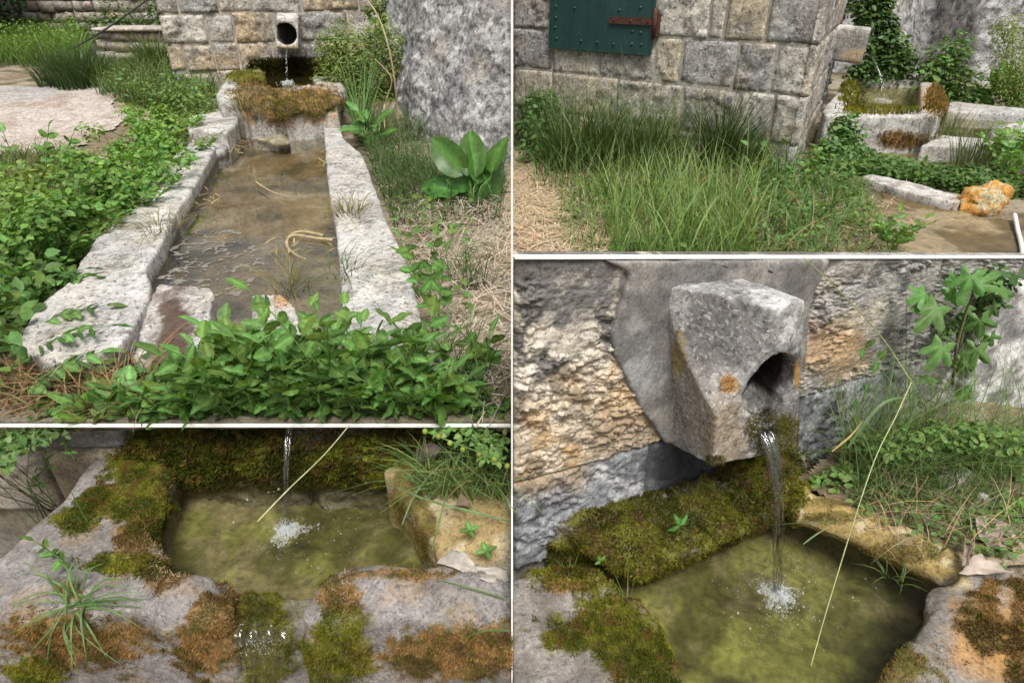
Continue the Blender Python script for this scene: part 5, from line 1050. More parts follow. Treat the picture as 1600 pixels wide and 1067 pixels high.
# broad-leaved plant by the boulder
BROADM = [lf_mesh('leaf', *leaf_outline([(x * .78, y) for x, y in BROAD], f, b), m_leaf('broad_leaf', .3, .3, .25, (0.11, 0.29, 0.055), vein=1), (1, 1, 1)) for f, b in ((.25, .35), (.1, .5))]
b = az(738, 330, 0.0); rt_ = thing('broad_leaf_plant', b, 'large broad-leaved plant at the foot of the boulder', 'plant'); r = np.random.default_rng(6)
for (x, y, dx, dy, dz, L) in ((700, 245, -.7, .1, .75, .36), (735, 240, -.15, .3, 1, .36), (752, 255, .2, .3, .9, .32), (690, 290, -1, -.1, .2, .30), (715, 272, -.5, -.1, .8, .32), (768, 290, .4, -.1, .6, .28), (748, 285, .1, -.1, 1, .32), (770, 325, .3, -.7, -.1, .28), (725, 325, -.6, -.6, .0, .28), (755, 345, .2, -.8, -.2, .26), (770, 240, .1, .3, 1, .28), (705, 318, -.9, -.4, .05, .26)):
    p = apl(x, y, b + np.array([0, .1, 0]), np.array([0, 1.0, 0])); q = Vector(p) - Vector((dx, dy, dz)).normalized() * L * .5; V, Fs = tube([b + np.array([0, 0, 0]), (b + np.array(q)) / 2 + np.array([0, 0, .05]), q], [.007, .006, .004], 5); mk('stalk', V, Fs, M_STEM, rt_)
    place(BROADM[r.integers(2)], 'leaf', rt_, mat_to(q, (dx, dy, dz), Vector((.1, -1, .55)), L * .9, r.uniform(-.8, .8)))
# dock and spray bush beside the small basin
b = az(578, 222, .05); rt_ = thing('dock_plant', b, 'dock plant with long leaves at the basin corner', 'plant'); r = np.random.default_rng(7)
LANCEM = [lf_mesh('leaf', *leaf_outline([(x * 1.7, y) for x, y in LANCE], f, bb), m_leaf('dock_leaf', .3, .45, .25, (0.128, 0.3, 0.06), vein=1), (1, 1, 1)) for f, bb in ((.2, .4), (.1, .25))]
for k in range(16):
    a = k * 2.4; place(LANCEM[k % 2], 'leaf', rt_, mat_to(b + np.array([math.cos(a) * .08, math.sin(a) * .08, r.uniform(.02, .25)]), (math.cos(a), math.sin(a), r.uniform(.3, 1.2)), (0, -.6, 1), r.uniform(.10, .18)))
C_ = [(apl(x, y, (0, 6.9, 0), LWN), np.array([q, q * .6, q])) for x, y, q in ((545, 85, .33), (570, 115, .36), (530, 118, .28), (595, 90, .28), (555, 150, .33), (585, 165, .3), (520, 75, .2), (600, 60, .2))]
bush('spray_bush', 'fine yellow-green spray bush between the spout and the boulder', 'bush', C_, 9000, .045, (0.19, 0.28, 0.07), 81, 50, base=az(565, 212, .1), tmpl=NARROW_V)
C_ = [(apl(x, y, (0, 7.0, 0), LWN), np.array([q, q * .6, q])) for x, y, q in ((590, 200, .3), (560, 190, .25), (615, 225, .2))]
bush('leafy_bush', 'green weeds crowding the foot of the spray bush', 'bush', C_, 1600, .07, (0.11, 0.21, 0.05), 82, 18, base=az(580, 228, .05))
C_ = [(apl(x, y, (0, 7.35, 0), LWN), np.array([q, q * .5, q])) for x, y, q in ((590, 18, .16), (610, 45, .14), (665, 10, .07), (625, 90, .12), (630, 60, .1))]
bush('ivy', 'ivy sprigs climbing where the wall meets the boulder', 'ivy', C_, 420, .06, (0.10, 0.20, 0.035), 83, 8, base=az(622, 165, .1))
M_STRAW = m_plain('straw_stem', (0.36, 0.29, 0.17), .8, .1, 0, .35)
Q = lambda x, y, Y: apl(x, y, (0, Y, 0), LWN)
strand('dry_stalk', 'tall dry yellow stalk arching up before the boulder', 'stalk', [az(628, 236, 0), Q(622, 190, 6.0), Q(617, 130, 6.0), Q(606, 70, 6.0), Q(590, 25, 6.1), Q(570, -5, 6.2)], .012, .006, M_STRAW)
for i, pts in enumerate(([(605, 234), (600, 170), (612, 125), (585, 92)], [(590, 230), (596, 180), (606, 150)], [(592, 232), (615, 222), (632, 240), (640, 262)])):
    strand('dry_stalk', ['forked dry stalk beside the tall arching one', 'short dry stalk beside the spray bush', 'bent dry stalk lying near the boulder foot'][i], 'stalk', [az(*pts[0], 0.0)] + [Q(x, y, 5.8) for x, y in pts[1:]], .009, .004, M_STRAW)
# grass and litter on the rims and water
def on_px(n, boxes, z, s, sp=1.0):
    r = np.random.default_rng(s); out = []
    for x0, y0, x1, y1 in boxes:
        for _ in range(n): out.append(az(r.uniform(x0, x1), r.uniform(y0, y1), z))
    return np.array(out)
for i, (x, y, n, h, z, lab) in enumerate(((545, 335, 90, .16, .16, 'dry grass tuft growing on the right trough rim'), (318, 218, 110, .18, .15, 'dry grass tuft by the flat rim stone'), (250, 358, 70, .14, .16, 'thin dry grass on the left trough rim'), (452, 452, 70, .18, .08, 'dry grass tuft at the mouth of the trough'), (378, 172, 90, .2, .3, 'grass hanging off the basin corner'), (540, 425, 50, .12, .16, 'sparse green grass on the right rim slab'))):
    tuft('grass_tuft', lab, 'grass', az(x, y, z), n, h, .0035, .10, 2.2, (0.20, 0.19, 0.075) if i != 5 else (.09, .14, .04), 120 + i, mat=M_DRY)
P = on_px(30, [(400, 360, 520, 395), (300, 290, 345, 330), (350, 210, 380, 240)], ZWT, 4); P = np.concatenate([P, on_px(40, [(500, 180, 515, 260), (365, 185, 500, 195)], ZWT, 5)]); litter('floating_debris', None, P, .10, .006, (0.30, 0.27, 0.13), 6, parent=trough, zj=.004)
P = on_px(60, [(370, 184, 520, 196), (420, 190, 470, 200)], ZWT, 7); r = np.random.default_rng(9); V, Fa, C = scatter(LEAF_V, LEAF_F, P + np.array([0, 0, .004]), frames(np.array([0, 0, 1.]) + r.normal(0, .15, P.shape), r.uniform(0, 6.28, len(P))), .06 * r.uniform(.5, 1.3, len(P)), cvary((.26, .25, .07), len(P), .35)); mk('floating_leaves', V, Fa, M_LEAF, trough, C, kind='stuff')
for i, pts in enumerate(([(520, 375), (490, 372), (458, 368), (447, 382), (462, 398), (478, 405)], [(505, 368), (470, 362), (450, 372), (452, 395)])):
    strand('dry_root', ['twisted pale dry root floating in the trough', 'looped pale dry root beside the twisted one'][i], 'root', [az(x, y, ZWT + .012) for x, y in pts], .009, .004, M_STRAW)
for i, pts in enumerate(([(345, 208), (365, 216), (385, 223), (402, 218)], [(400, 285), (425, 300), (450, 308)])):
    strand('twig', ['reddish twig reaching over the trough corner', 'thin pale twig lying in the trough water'][i], 'twig', [az(x, y, ZWT + .03) for x, y in pts], .007, .003, m_plain('red_bark', (.16, .06, .05), .7) if i == 0 else M_STRAW)
# moss on and above the small basin
SURF['wallA'] = None
V, Fq = block_arrays(TLP, TLD, TLN, tl(385, 100)[0], tl(520, 100)[0], tl(450, 128)[1] - .1, tl(450, 92)[1], .03, .01, depth=.05, proud=.01); SURF['wallA'] = (V, Fq)
moss('wallA', 16000, lambda c, N: blob_px(c, 450, 112, 66, 20, .3, .5), .035, DARKM, 11, 'dark moss on the wall above the far basin')
moss('basinA', 9000, MK['A_green'], .02, GREENS, 12, None, basinA)
moss('basinA', 12000, MK['A_rust'], .018, RUSTS, 13, None, basinA)
# ================================================================ upper right: plants
clear = lambda P: (((P - TRC) @ LN > 0.05) | (P[:, 0] > 2.05)) & (((P - TRC) @ RN > 0.05) | ((P - TRC) @ LN > 0.05))
def rp(x, y, dz=0.0): b = az(x, y, 0.02); b[2] = gz(b[0], b[1]) - .01 + dz; return b
RL = ['dark green rush clump left of the shutter edge against the house', 'thick rush clump below the middle of the green shutter', 'rush clump below the hinge side of the green shutter', 'dark rush clump standing against the pale blocks near the corner', 'rush clump beside the leafy dark bush', 'small rush clump nearest the house corner']
for i, (x, y, n, h, sp, col) in enumerate(((905, 262, 520, .62, .22, (0.055, .105, .025)), (965, 254, 480, .58, .22, (.06, .115, .026)), (1025, 250, 340, .52, .2, (.07, .125, .03)), (1125, 262, 420, .60, .13, (.045, .09, .025)), (848, 226, 320, .62, .22, (.06, .11, .027)), (1165, 266, 130, .45, .08, (.05, .095, .025)))):
    tuft('rush_clump', RL[i], 'rush', rp(x, y), n, h, .006, sp, .55, col, 400 + i, hv=.7)
C_ = [(rp(x, y) + np.array([0, 0, z]), np.array([.16, .14, .13])) for x, y, z in ((812, 220, .3), (830, 235, .2), (845, 215, .32), (808, 250, .12))]
bush('leafy_bush', 'leafy dark bush beside the rushes at the dividing board', 'bush', [(np.array([max(c[0], .2), c[1], c[2]]), q) for c, q in C_], 900, .055, (.095, .19, .055), 410, 12)
P = px_points(1500, 835, 215, 1240, 300, r=np.random.default_rng(411), mask=lambda P, u, v: clear(P)); tangle('mixed_grass', 'mixed grass filling in between the rush clumps', P, .36, .006, .6, (.09, .165, .04), 412, K=4, hv=.8)
P = px_points(260, 850, 230, 1190, 290, r=np.random.default_rng(611), mask=lambda P, u, v: clear(P)); tangle('seeding_grass', 'thin grass stems with pale heads rising over the rushes', P, .72, .0035, .35, (.20, .26, .10), 612, K=4, hv=.5, tip=np.array([[.34, .36, .18]]))
den = lambda P: fbm(P, 2.8, 3, 21)
P = px_points(1200, 905, 290, 1180, 425, r=np.random.default_rng(413), mask=lambda P, u, v: clear(P) & (u > 925 + .25 * (v - 285)) & (den(P) > .46)); tangle('tall_grass', 'bright yellow-green tall grass before the rush clumps', P, .34, .0058, .5, (.16, .29, .065), 414, K=5, tip=np.array([[.28, .34, .13]]), hv=.75)
P = px_points(500, 905, 290, 1300, 425, r=np.random.default_rng(613), mask=lambda P, u, v: clear(P)); tangle('tall_grass', 'darker broad grass mixed through the bright grass', P, .28, .009, .7, (.11, .215, .06), 614, K=4, hv=.7)
P = px_points(3400, 870, 285, 1420, 425, r=np.random.default_rng(415), mask=lambda P, u, v: clear(P) & (u > 850 + .35 * (v - 285)) & (u < 1345 + .5 * (v - 280))); tangle('short_grass', 'short green grass in front of the house corner', P, .13, .005, 1.0, (.145, .25, .07), 416, K=3, hv=.7)
P = px_points(2600, 890, 275, 1420, 425, r=np.random.default_rng(417), mask=lambda P, u, v: clear(P) & (u < 1340 + .5 * (v - 280)) & (fbm(P, 2.5, 3, 3) > .44)); hedge(P, .10, .035, (.125, .23, .06), 418, 'low_weeds', 'small clover-like weeds before the house corner')
P = px_points(180, 900, 285, 1300, 425, r=np.random.default_rng(617), mask=lambda P, u, v: clear(P)); tangle('dead_grass', 'tan dead blades mixed through the grass before the house', P, .26, .005, 1.1, (.34, .27, .15), 618, K=5, hv=.8, mat=M_DRY)
P = px_points(900, 1000, 285, 1420, 425, r=np.random.default_rng(615)); litter('straw_litter', 'dry straw showing through the short grass by the path', P, .10, .004, (.42, .35, .24), 616, zj=.03)
P = px_points(4200, 801, 235, 960, 425, r=np.random.default_rng(419), mask=lambda P, u, v: clear(P)); litter('straw_litter', 'pale straw strewn on trodden earth by the dividing board', P, .15, .004, (.52, .43, .29), 420, zj=.03)
P = px_points(160, 1150, 205, 1215, 300, r=np.random.default_rng(421)); hedge(P, .32, .06, (.12, .23, .06), 422, 'bramble', 'bramble leaves climbing the house corner')
P = px_points(900, 1190, 240, 1330, 300, r=np.random.default_rng(423), mask=lambda P, u, v: clear(P)); hedge(P, .14, .05, (.11, .21, .055), 424, 'low_weeds', 'weeds at the foot of the house corner')
P = px_points(6500, 1275, 200, 1610, 312, r=np.random.default_rng(425), mask=lambda P, u, v: clear(P) & (v < 270 + .16 * (u - 1290)) & (v > np.interp(u, [1280, 1330, 1400, 1480, 1600], [218, 242, 262, 272, 284]))); hedge(P, .09, .042, (.095, .19, .05), 426, 'herb_carpet', 'dense green herb carpet below the square basin')
C_ = [(rp(x, y) + np.array([0, 0, z]), np.array([q, q, q])) for x, y, z, q in ((1306, 245, .26, .10), (1322, 246, .16, .11), (1298, 250, .12, .12), (1340, 252, .07, .1))]
bush('fern_bush', 'lobed green leaves crowding the corner of the square basin', 'bush', C_, 900, .05, (.10, .20, .055), 430, 8)
for i, (x, y) in enumerate(((1570, 285), (1590, 262), (1560, 262))):
    b = rp(x, y); rt_ = thing('leafy_herb', b, ['leafy herb between the white stone and the orange lump', 'leafy herb beside the white stone', 'leafy herb before the end of the low trough'][i], 'herb'); r = np.random.default_rng(440 + i)
    for k in range(5): a = k * 1.3; frond(rt_, b, (math.cos(a) * .4, math.sin(a) * .4, 1), .36, 5, .075, r, HERB, .003, .4)
b = rp(1392, 388); rt_ = thing('leafy_herb', b, 'single bright leafy herb at the edge of the wet path', 'herb'); r = np.random.default_rng(445)
for k in range(6): a = k * 1.1; frond(rt_, b, (math.cos(a) * .35, math.sin(a) * .35, 1), .24, 4, .06, r, HERB, .003, .4)
# rock foot plants
def rk(x, y, Y): return apl(x, y, (0, Y, 0), LWN)
C_ = [(rk(x, y, 7.0), np.array([q, q * .6, q])) for x, y, q in ((1460, 130, .28), (1480, 95, .25), (1500, 140, .3), (1450, 110, .2), (1495, 75, .18), (1480, 145, .3))]
bush('leafy_bush', 'leafy weeds growing up the rock behind the square basin', 'bush', C_, 1300, .065, (.115, .22, .055), 450, 16, base=az(1482, 156, .05))
C_ = [(rk(x, y, 7.1), np.array([q, q * .5, q])) for x, y, q in ((1375, 15, .15), (1385, 45, .13), (1388, 70, .2), (1395, 105, .24), (1378, 50, .18), (1345, 12, .16), (1352, 112, .16), (1368, 85, .18), (1335, 118, .12), (1360, 30, .15), (1372, -5, .2), (1412, 100, .16))]
bush('ivy', 'ivy and grass hanging between the side-on spout and rock', 'ivy', C_, 3400, .06, (.08, .16, .042), 451, 12, base=az(1390, 140, .1))
P = np.array([rk(x, y, 7.1) for x, y in zip(np.random.default_rng(1).uniform(1375, 1430, 90), np.random.default_rng(2).uniform(98, 118, 90))]); tangle('hanging_grass', 'long grass behind the square basin', P, .30, .008, 1.0, (.12, .21, .06), 452)
C_ = [(rk(x, y, 6.6), np.array([q, q * .5, q])) for x, y, q in ((1580, 60, .2), (1590, 95, .3), (1570, 40, .15), (1595, 130, .25))]
bush('spray_bush', 'fine yellow-green sprays at the right of the rock face', 'bush', C_, 2600, .035, (.20, .27, .07), 453, 30, base=az(1590, 165, .1), tmpl=NARROW_V)
b = az(1556, 160, .12); rt_ = thing('plantain', b, 'plantain rosette with upright oval leaves on the trough bank', 'plant'); r = np.random.default_rng(9)
for k, (dx, dz, L) in enumerate(((-.05, 1, .36), (.15, 1, .33), (-.3, .9, .30), (.35, .8, .28), (-.8, .35, .26), (.9, .3, .26), (-.6, -.1, .22), (.6, -.15, .24), (.1, .9, .3))):
    place(BROADM[k % 2], 'leaf', rt_, mat_to(b + np.array([dx * .06, -.02, .03]), (dx, -.15 - .2 * (k > 3), dz), (0, -1, .5), L, r.uniform(-.3, .3)))
P = np.array([az(x, y, .14) for x, y in zip(np.random.default_rng(3).uniform(1470, 1610, 700), np.random.default_rng(4).uniform(142, 164, 700))]); hedge(P, .12, .05, (.105, .205, .052), 455, 'low_weeds', 'weeds along the back rim of the low trough')
for i, (x, y, n) in enumerate(((1478, 226, 60), (1512, 260, 70), (1545, 262, 60), (1440, 235, 50))):
    tuft('grass_tuft', 'upright thin grass before the low trough', 'grass', rp(x, y), n, .35, .006, .12, .3, (.11, .16, .05), 460 + i, 'thin grass before the low trough')
for i, (x, y, z, q) in enumerate(((1452, 112, .31, .11), (1440, 121, .30, .14))):
    stone('loose_stone', None, [ellip(az(x, y, z), (q, q * 1.1, q * .42), .4)], .016, .05, 7, 470 + i, M_STONE, lambda V: lightstone(V, 5), 2, label=['small pale stone on the bank behind the square basin', 'larger pinkish stone resting on the square basin corner'][i], cat='stone')
moss('basinB', 5000, lambda c, N: blob_px(c, 1385, 174, 70, 7, .3, .6) * (N[:, 2] > .3) + blob_px(c, 1335, 150, 20, 30, .3, .5), .03, GREENS, 471, None, basinB)
moss('basinB', 5000, lambda c, N: blob_px(c, 1407, 217, 40, 13, .3, .4) + blob_px(c, 1462, 158, 16, 22, .3, .4), .03, RUSTS, 472, None, basinB)
V, Fq = block_arrays(TRC, RD, RN, trr(1312, 150)[0], trr(1345, 130)[0] + .2, .2, .62, .03, .01, depth=.05, proud=.012); SURF['wallB'] = (V, Fq)
moss('wallB', 4000, lambda c, N: blob_px(c, 1330, 140, 22, 35, .3, .5), .05, DARKM, 473, 'mossy streak on the wall below the side-on spout')
strand('hose', 'white hose end at the edge of the wet path', 'hose', [az(1585, 335, .05), az(1590, 360, .03), az(1596, 385, .03), az(1600, 420, .03)], .012, .012, m_plain('white_plastic', (.7, .68, .62), .5))
# ================================================================ moving water
def m_stream():
    t = NT('falling_water'); nb = t.bump(t.noise(38, 3, .5), .5, .008)
    tp = t.n('ShaderNodeBsdfTransparent'); tp.inputs['Color'].default_value = (.95, .96, .95, 1); g = t.n('ShaderNodeBsdfGlossy', Roughness=.03); t.l(nb, g.inputs['Normal'])
    lw_ = t.n('ShaderNodeLayerWeight', Blend=.5); t.l(nb, lw_.inputs['Normal']); q = t.ramp(lw_.outputs['Facing'], [(.30, .05), (.62, .28), (.92, .95)])
    m2 = t.n('ShaderNodeMixShader'); t.l(q, m2.inputs[0]); t.l(tp.outputs[0], m2.inputs[1]); t.l(g.outputs[0], m2.inputs[2]); t.l(m2.outputs[0], t.out.inputs[0]); return t.m
M_STREAM = m_stream()
def m_foam():
    t = NT('white_bubbles'); p = t.n('ShaderNodeBsdfPrincipled', Roughness=.12); p.inputs['Base Color'].default_value = (.82, .85, .85, 1); tp = t.n('ShaderNodeBsdfTransparent'); lw_ = t.n('ShaderNodeLayerWeight', Blend=.35)
    m = t.n('ShaderNodeMixShader'); q = t.ramp(lw_.outputs['Facing'], [(.1, .12), (.8, .8)]); t.l(q, m.inputs[0]); t.l(tp.outputs[0], m.inputs[1]); t.l(p.outputs[0], m.inputs[2]); t.l(m.outputs[0], t.out.inputs[0]); return t.m
M_FOAM = m_foam()
def stream(name, label, top, bot, r0, r1, s, nstr=3):
    "twisting clear strands that draw together as they fall"
    r = np.random.default_rng(s); top = np.asarray(top); bot = np.asarray(bot); parts = []
    for q in range(nstr):
        pts, rads = [], []; ph = 6.283 * q / nstr + r.uniform(-.4, .4); tw = r.uniform(2.0, 4.5); k0 = r.uniform(.7, 1.2)
        for k in range(41):
            t = k / 40; p = top.copy(); p[:2] = top[:2] + (bot[:2] - top[:2]) * (t ** .55); p[2] = top[2] + (bot[2] - top[2]) * t; sp = (r0 + (r1 - r0) * t) * (.75 + .25 * math.sin(9 * t + ph))
            p[0] += sp * math.cos(ph + tw * t); p[1] += .5 * sp * math.sin(ph + tw * t); pts.append(p); rads.append((r0 + (r1 - r0) * t) * .42 * k0 * (1 + .35 * math.sin(21 * t + ph * 2) + .2 * math.sin(55 * t + ph)))
        parts.append(tube(pts, rads, 8))
    V, Fs = joinm(parts); return mk(name, V, Fs, M_STREAM, None, label=label, cat='water', kind='stuff')
ICO = None
def bubbles(name, label, pts, rad, parent=None, mat=None):
    V, Fs = ellip((0, 0, 0), (1, 1, 1), 0, 6, 4); n = len(pts); R = np.tile(np.eye(3), (n, 1, 1)); v, f, c = scatter(V, np.array(Fs), pts, R, rad, np.ones((n, 3))); return mk(name, v, f, mat or M_FOAM, parent, kind='stuff', **({} if parent else dict(label=label, cat='foam')))
def splash(label, hit, spread, n, s, parent, clusters):
    r = np.random.default_rng(s); a = r.uniform(0, 6.28, n); q = spread * r.random(n) ** .8 * (1 + .35 * np.sin(a * 3 + 1) + .2 * np.sin(a * 7)) * np.where(r.random(n) < .12, 1.8, 1); P = np.stack([hit[0] + np.cos(a) * q, hit[1] + np.sin(a) * q, hit[2] + .001 + np.maximum(0, .022 * (1 - q / spread)) * r.random(n) ** 2 + np.where(r.random(n) < .03, .03 * r.random(n), 0)], 1)
    bubbles('foam', None, P, r.uniform(.0005, .0017, n) * (1.3 - .5 * np.clip(q / spread, 0, 1)) * np.where(r.random(n) < .06, 2.0, 1), parent); Q, rad = [], []
    for (x, y, m, sp) in clusters:
        m = max(3, int(m * .5)); sp *= 1.25; c = az(x, y, hit[2]); Q.append(c + np.stack([r.normal(0, sp, m), r.normal(0, sp, m), np.full(m, .0008)], 1)); rad.append(r.uniform(.0008, .0026, m) * np.where(r.random(m) < .12, 1.8, 1))
    Q = np.concatenate(Q); rad = np.concatenate(rad); k = r.random(len(Q)) < .5; bubbles('bubbles', None, Q[k], rad[k], parent, M_STREAM); bubbles('bubbles', None, Q[~k], rad[~k] * .8, parent)
ZWL, ZWR = ZD - .068, ZE - .06
stream('falling_water', 'thin stream falling into the round-edged basin', (az(453, 668, 0.0)[0] * 0 + apl(453, 668, (0, 1.515, 0), LWN)[0], 1.515, zl - .02), HITL, .0085, .006, 3, nstr=4)
splash(None, HITL, .045, 2600, 5, basinC, ((520, 795, 35, .025), (530, 830, 60, .03), (500, 850, 40, .03), (405, 790, 40, .03), (400, 840, 25, .03), (550, 810, 25, .02), (435, 885, 10, .02), (480, 900, 8, .03), (350, 830, 14, .03), (560, 860, 10, .03), (430, 770, 12, .01), (300, 800, 12, .03)))
topB = bp(1190, 668, .21)
stream('falling_water', 'clear stream pouring from the big square spout', topB, HITR, .019, .010, 7, nstr=6)
splash(None, HITR, .055, 3200, 6, basinD, ((1245, 885, 80, .02), (1230, 950, 80, .03), (1270, 960, 70, .025), (1360, 915, 12, .01), (1335, 935, 14, .01), (1165, 880, 25, .03), (1140, 960, 18, .01), (1165, 1005, 10, .01), (1110, 955, 8, .006), (1190, 985, 60, .03), (1310, 970, 12, .02), (1250, 1000, 25, .03), (1150, 920, 25, .04), (1275, 905, 20, .03)))
# far streams
p0 = hc + TLN * .01 - np.array([0, 0, .085]); stream('falling_water', 'far thin stream falling from the small round-bored spout', p0, az(449, 132, ZB - .055), .012, .008, 8, nstr=2); h2 = az(449, 133, ZB - .055)
r = np.random.default_rng(2); bubbles('foam', None, h2 + np.stack([r.normal(0, .03, 160), r.normal(0, .05, 160), r.uniform(0, .04, 160)], 1), r.uniform(.003, .007, 160), basinA)
p0 = hcR + RN * .02 - np.array([0, 0, .06]); h3 = az(1382, 158, ZC - .045); stream('falling_water', 'stream falling from the side-on spout', p0, h3, .012, .009, 9, nstr=2)
bubbles('foam', None, h3 + np.stack([r.normal(0, .035, 110), r.normal(0, .05, 110), r.uniform(0, .015, 110)], 1), r.uniform(.002, .006, 110), basinB)
# water spilling over the notch of the round-edged basin
prof = [(972, ZWL + .001), (982, ZWL - .004), (990, ZWL - .016), (1000, ZWL - .045), (1015, ZWL - .085), (1040, ZWL - .14), (1080, ZWL - .22)]; V = []; nn_ = 15
for k, (y, z) in enumerate(prof):
    for q in range(nn_): u = q / (nn_ - 1); p = az(368 + 88 * u - (k > 2) * (u - .5) * 20, y + 14 * (k > 1), z); V.append(p + np.array([0, -.004 - .006 * math.sin(q * 2.1 + k), .004 * math.sin(q * 1.7 + k * 1.3)]))
Fs = [[k * nn_ + q, k * nn_ + q + 1, (k + 1) * nn_ + q + 1, (k + 1) * nn_ + q] for k in range(len(prof) - 1) for q in range(nn_ - 1)]; mk('spill_water', V, Fs, M_STREAM, basinC)
bubbles('spill_foam', None, np.array([az(x, y, ZWL - .05) for x, y in zip(r.normal(400, 16, 260), r.normal(998, 12, 260))]) + r.normal(0, .004, (260, 3)), r.uniform(.0005, .0016, 260), basinC)

# ================================================================ moss, lower left
SURF['wallC'] = block_arrays(BP, BD, BN, blx(150, 700), .893, -.24, .05, .012, .02, depth=.02, proud=.02, nscale=10)
moss('wallC', 60000, lambda c, N: sst(pix(c)[0] + (fbm(c, 9, 3, 2) - .5) * 160, 205, 250) * (1 - .6 * sst(pix(c)[0], 700, 780)) * (.25 + sst(fbm(c, 8, 3, 8), .38, .5)), .015, ((.05, .055, .008), (.115, .12, .016), (.12, .07, .024)), 501, 'dark hanging moss on the wall behind the round-edged basin')
moss('wallC', 26000, lambda c, N: (blob_px(c, 300, 700, 95, 45, .3, .5) + blob_px(c, 560, 715, 70, 35, .3, .6) * .8), .014, GREENS, 502, 'green moss cushions on the wall behind the round-edged basin')
for key, n, size, cols in (('C_green', 52000, .0075, GREENS), ('C_brown', 24000, .0075, BROWN), ('C_rust', 62000, .0075, RUSTS), ('C_bright', 26000, .008, BRIGHT), ('C_ochre', 6000, .005, OCHREM)):
    moss('basinC', n, lambda c, N: MK[key](c, N) ** 1.5, size, cols, 503 + n % 7, None, basinC)
for key, n, size, cols in (('D_mound', 85000, .011, MOUND), ('D_green', 52000, .008, GREENS), ('D_rust', 26000, .0075, RUSTS), ('D_ochre', 14000, .006, OCHREM)):
    moss('basinD', n, lambda c, N: MK[key](c, N) ** 1.5, size, cols, 503 + n % 7, None, basinD)
SURF['wallD'] = block_arrays(BRP, BRD, BRN, br(980, 760)[0], br(1275, 700)[0], -.42, -.04, .012, .02, depth=.02, proud=.0, nscale=10)
moss('wallD', 40000, lambda c, N: blob_px(c, 1195, 745, 70, 50, .3, .4) + blob_px(c, 1060, 800, 120, 30, .3, .5) + blob_px(c, 960, 840, 60, 25, .3, .5), .012, MOUND, 515, 'brown-green moss on the wall under the big spout')
moss('spB', 16000, lambda c, N: blob_px(c, 1218, 690, 40, 40, .3, .5) + blob_px(c, 1205, 660, 36, 20, .3, .4) + blob_px(c, 1118, 718, 14, 9, .3, .6), .007, ((.07, .07, .011), (.15, .14, .02), (.12, .07, .02)), 516, None, spB)
moss('spB', 3000, lambda c, N: blob_px(c, 1138, 600, 13, 12, .3, .6) + blob_px(c, 1042, 655, 9, 20, .3, .6), .005, ((.25, .16, .03), (.42, .22, .05), (.12, .1, .02)), 517, None, spB)

# ================================================================ lower plants
def ribbon(name, label, cat, pts, w, col, parent=None, twist=.6, group=None, mat=None):
    "a grass leaf along a curve"
    k = len(pts); P = [Vector(p) for p in pts]; V, Fs, n = [], [], (k - 1) * 5
    for i in range(n + 1):
        f = i / 5; j = min(int(f), k - 2); t = f - j; p0, p1, p2, p3 = P[max(j - 1, 0)], P[j], P[j + 1], P[min(j + 2, k - 1)]
        p = .5 * ((2 * p1) + (p2 - p0) * t + (2 * p0 - 5 * p1 + 4 * p2 - p3) * t * t + (3 * p1 - p0 - 3 * p2 + p3) * t ** 3); tg = (p2 - p1).normalized(); s = i / n
        sd = tg.cross(Vector((.2, -.75, .6))); sd.normalize(); nn = sd.cross(tg); sd = sd * math.cos(twist * s) + nn * math.sin(twist * s); ww = w * (.55 + .45 * min(1, s * 4)) * (1 - s ** 3) + w * .04
        V += [tuple(p - sd * ww * .5), tuple(p + nn * ww * .12), tuple(p + sd * ww * .5)]
        if i: a = (i - 1) * 3; Fs += [[a, a + 1, a + 4, a + 3], [a + 1, a + 2, a + 5, a + 4]]
    V = np.array(V); c = np.tile(np.asarray(col, float), (len(V), 1)); return mk(name, V, Fs, mat or M_GRASS, parent, c, origin=pts[0], label=label, cat=cat, group=group)
def wl(x, y, Y): return apl(x, y, (0, Y, 0), LWN)
GB, GP, TAN = (.115, .20, .06), (.17, .26, .11), (.50, .36, .15)
# lower left
C_ = [(wl(x, y, Y), np.array([q, q * .7, q])) for x, y, Y, q in ((30, 770, 1.45, .09), (75, 740, 1.48, .08), (20, 820, 1.36, .08), (100, 715, 1.5, .06), (50, 800, 1.4, .07), (0, 850, 1.32, .07), (-20, 790, 1.4, .1))]
bush('leafy_herbs', 'leafy herbs growing behind the left rim of the round-edged basin', 'herb', C_, 800, .026, (.12, .22, .065), 601, 12, sr=.35, base=np.array([-1.42, 1.47, -.28]))
for i, (x, y) in enumerate(((65, 770), (85, 745), (118, 720))):
    b = wl(x, y, 1.5); rt_ = thing('upright_sprig', b, 'upright leafy sprig between the wall and the left rim', 'herb', 'sprigs between wall and left rim'); frond(rt_, b, (.1 - .1 * i, 0, 1), .09, 4, .028, np.random.default_rng(610 + i), HERB, .0015, .1)
b = az(118, 945, ZD); rt_ = thing('grass_plant', b, 'sprawling grass plant rooted in the mossy front rim', 'grass'); r = np.random.default_rng(620)
for i, (x, y, dz) in enumerate(((28, 895, .05), (68, 880, .06), (10, 945, .02), (90, 905, .07), (150, 880, .05), (205, 915, .03), (240, 950, -.02), (215, 985, -.04), (150, 1010, -.05), (190, 1045, -.1), (110, 1060, -.12), (60, 1030, -.1), (20, 1000, -.03), (235, 940, .05), (130, 1040, -.07), (75, 990, .0), (160, 950, .04), (120, 870, .09))):
  for _k in range(2):
    p = az(x, y, ZD + dz); m = (b + p) / 2 + np.array([*r.normal(0, .01, 2), .03]); ribbon('blade', None, None, [b + r.normal(0, .012, 3), m, p + r.normal(0, .015, 3)], r.uniform(.003, .0055), np.array(GB) * r.uniform(.7, 1.4), rt_, r.uniform(-1, 1))
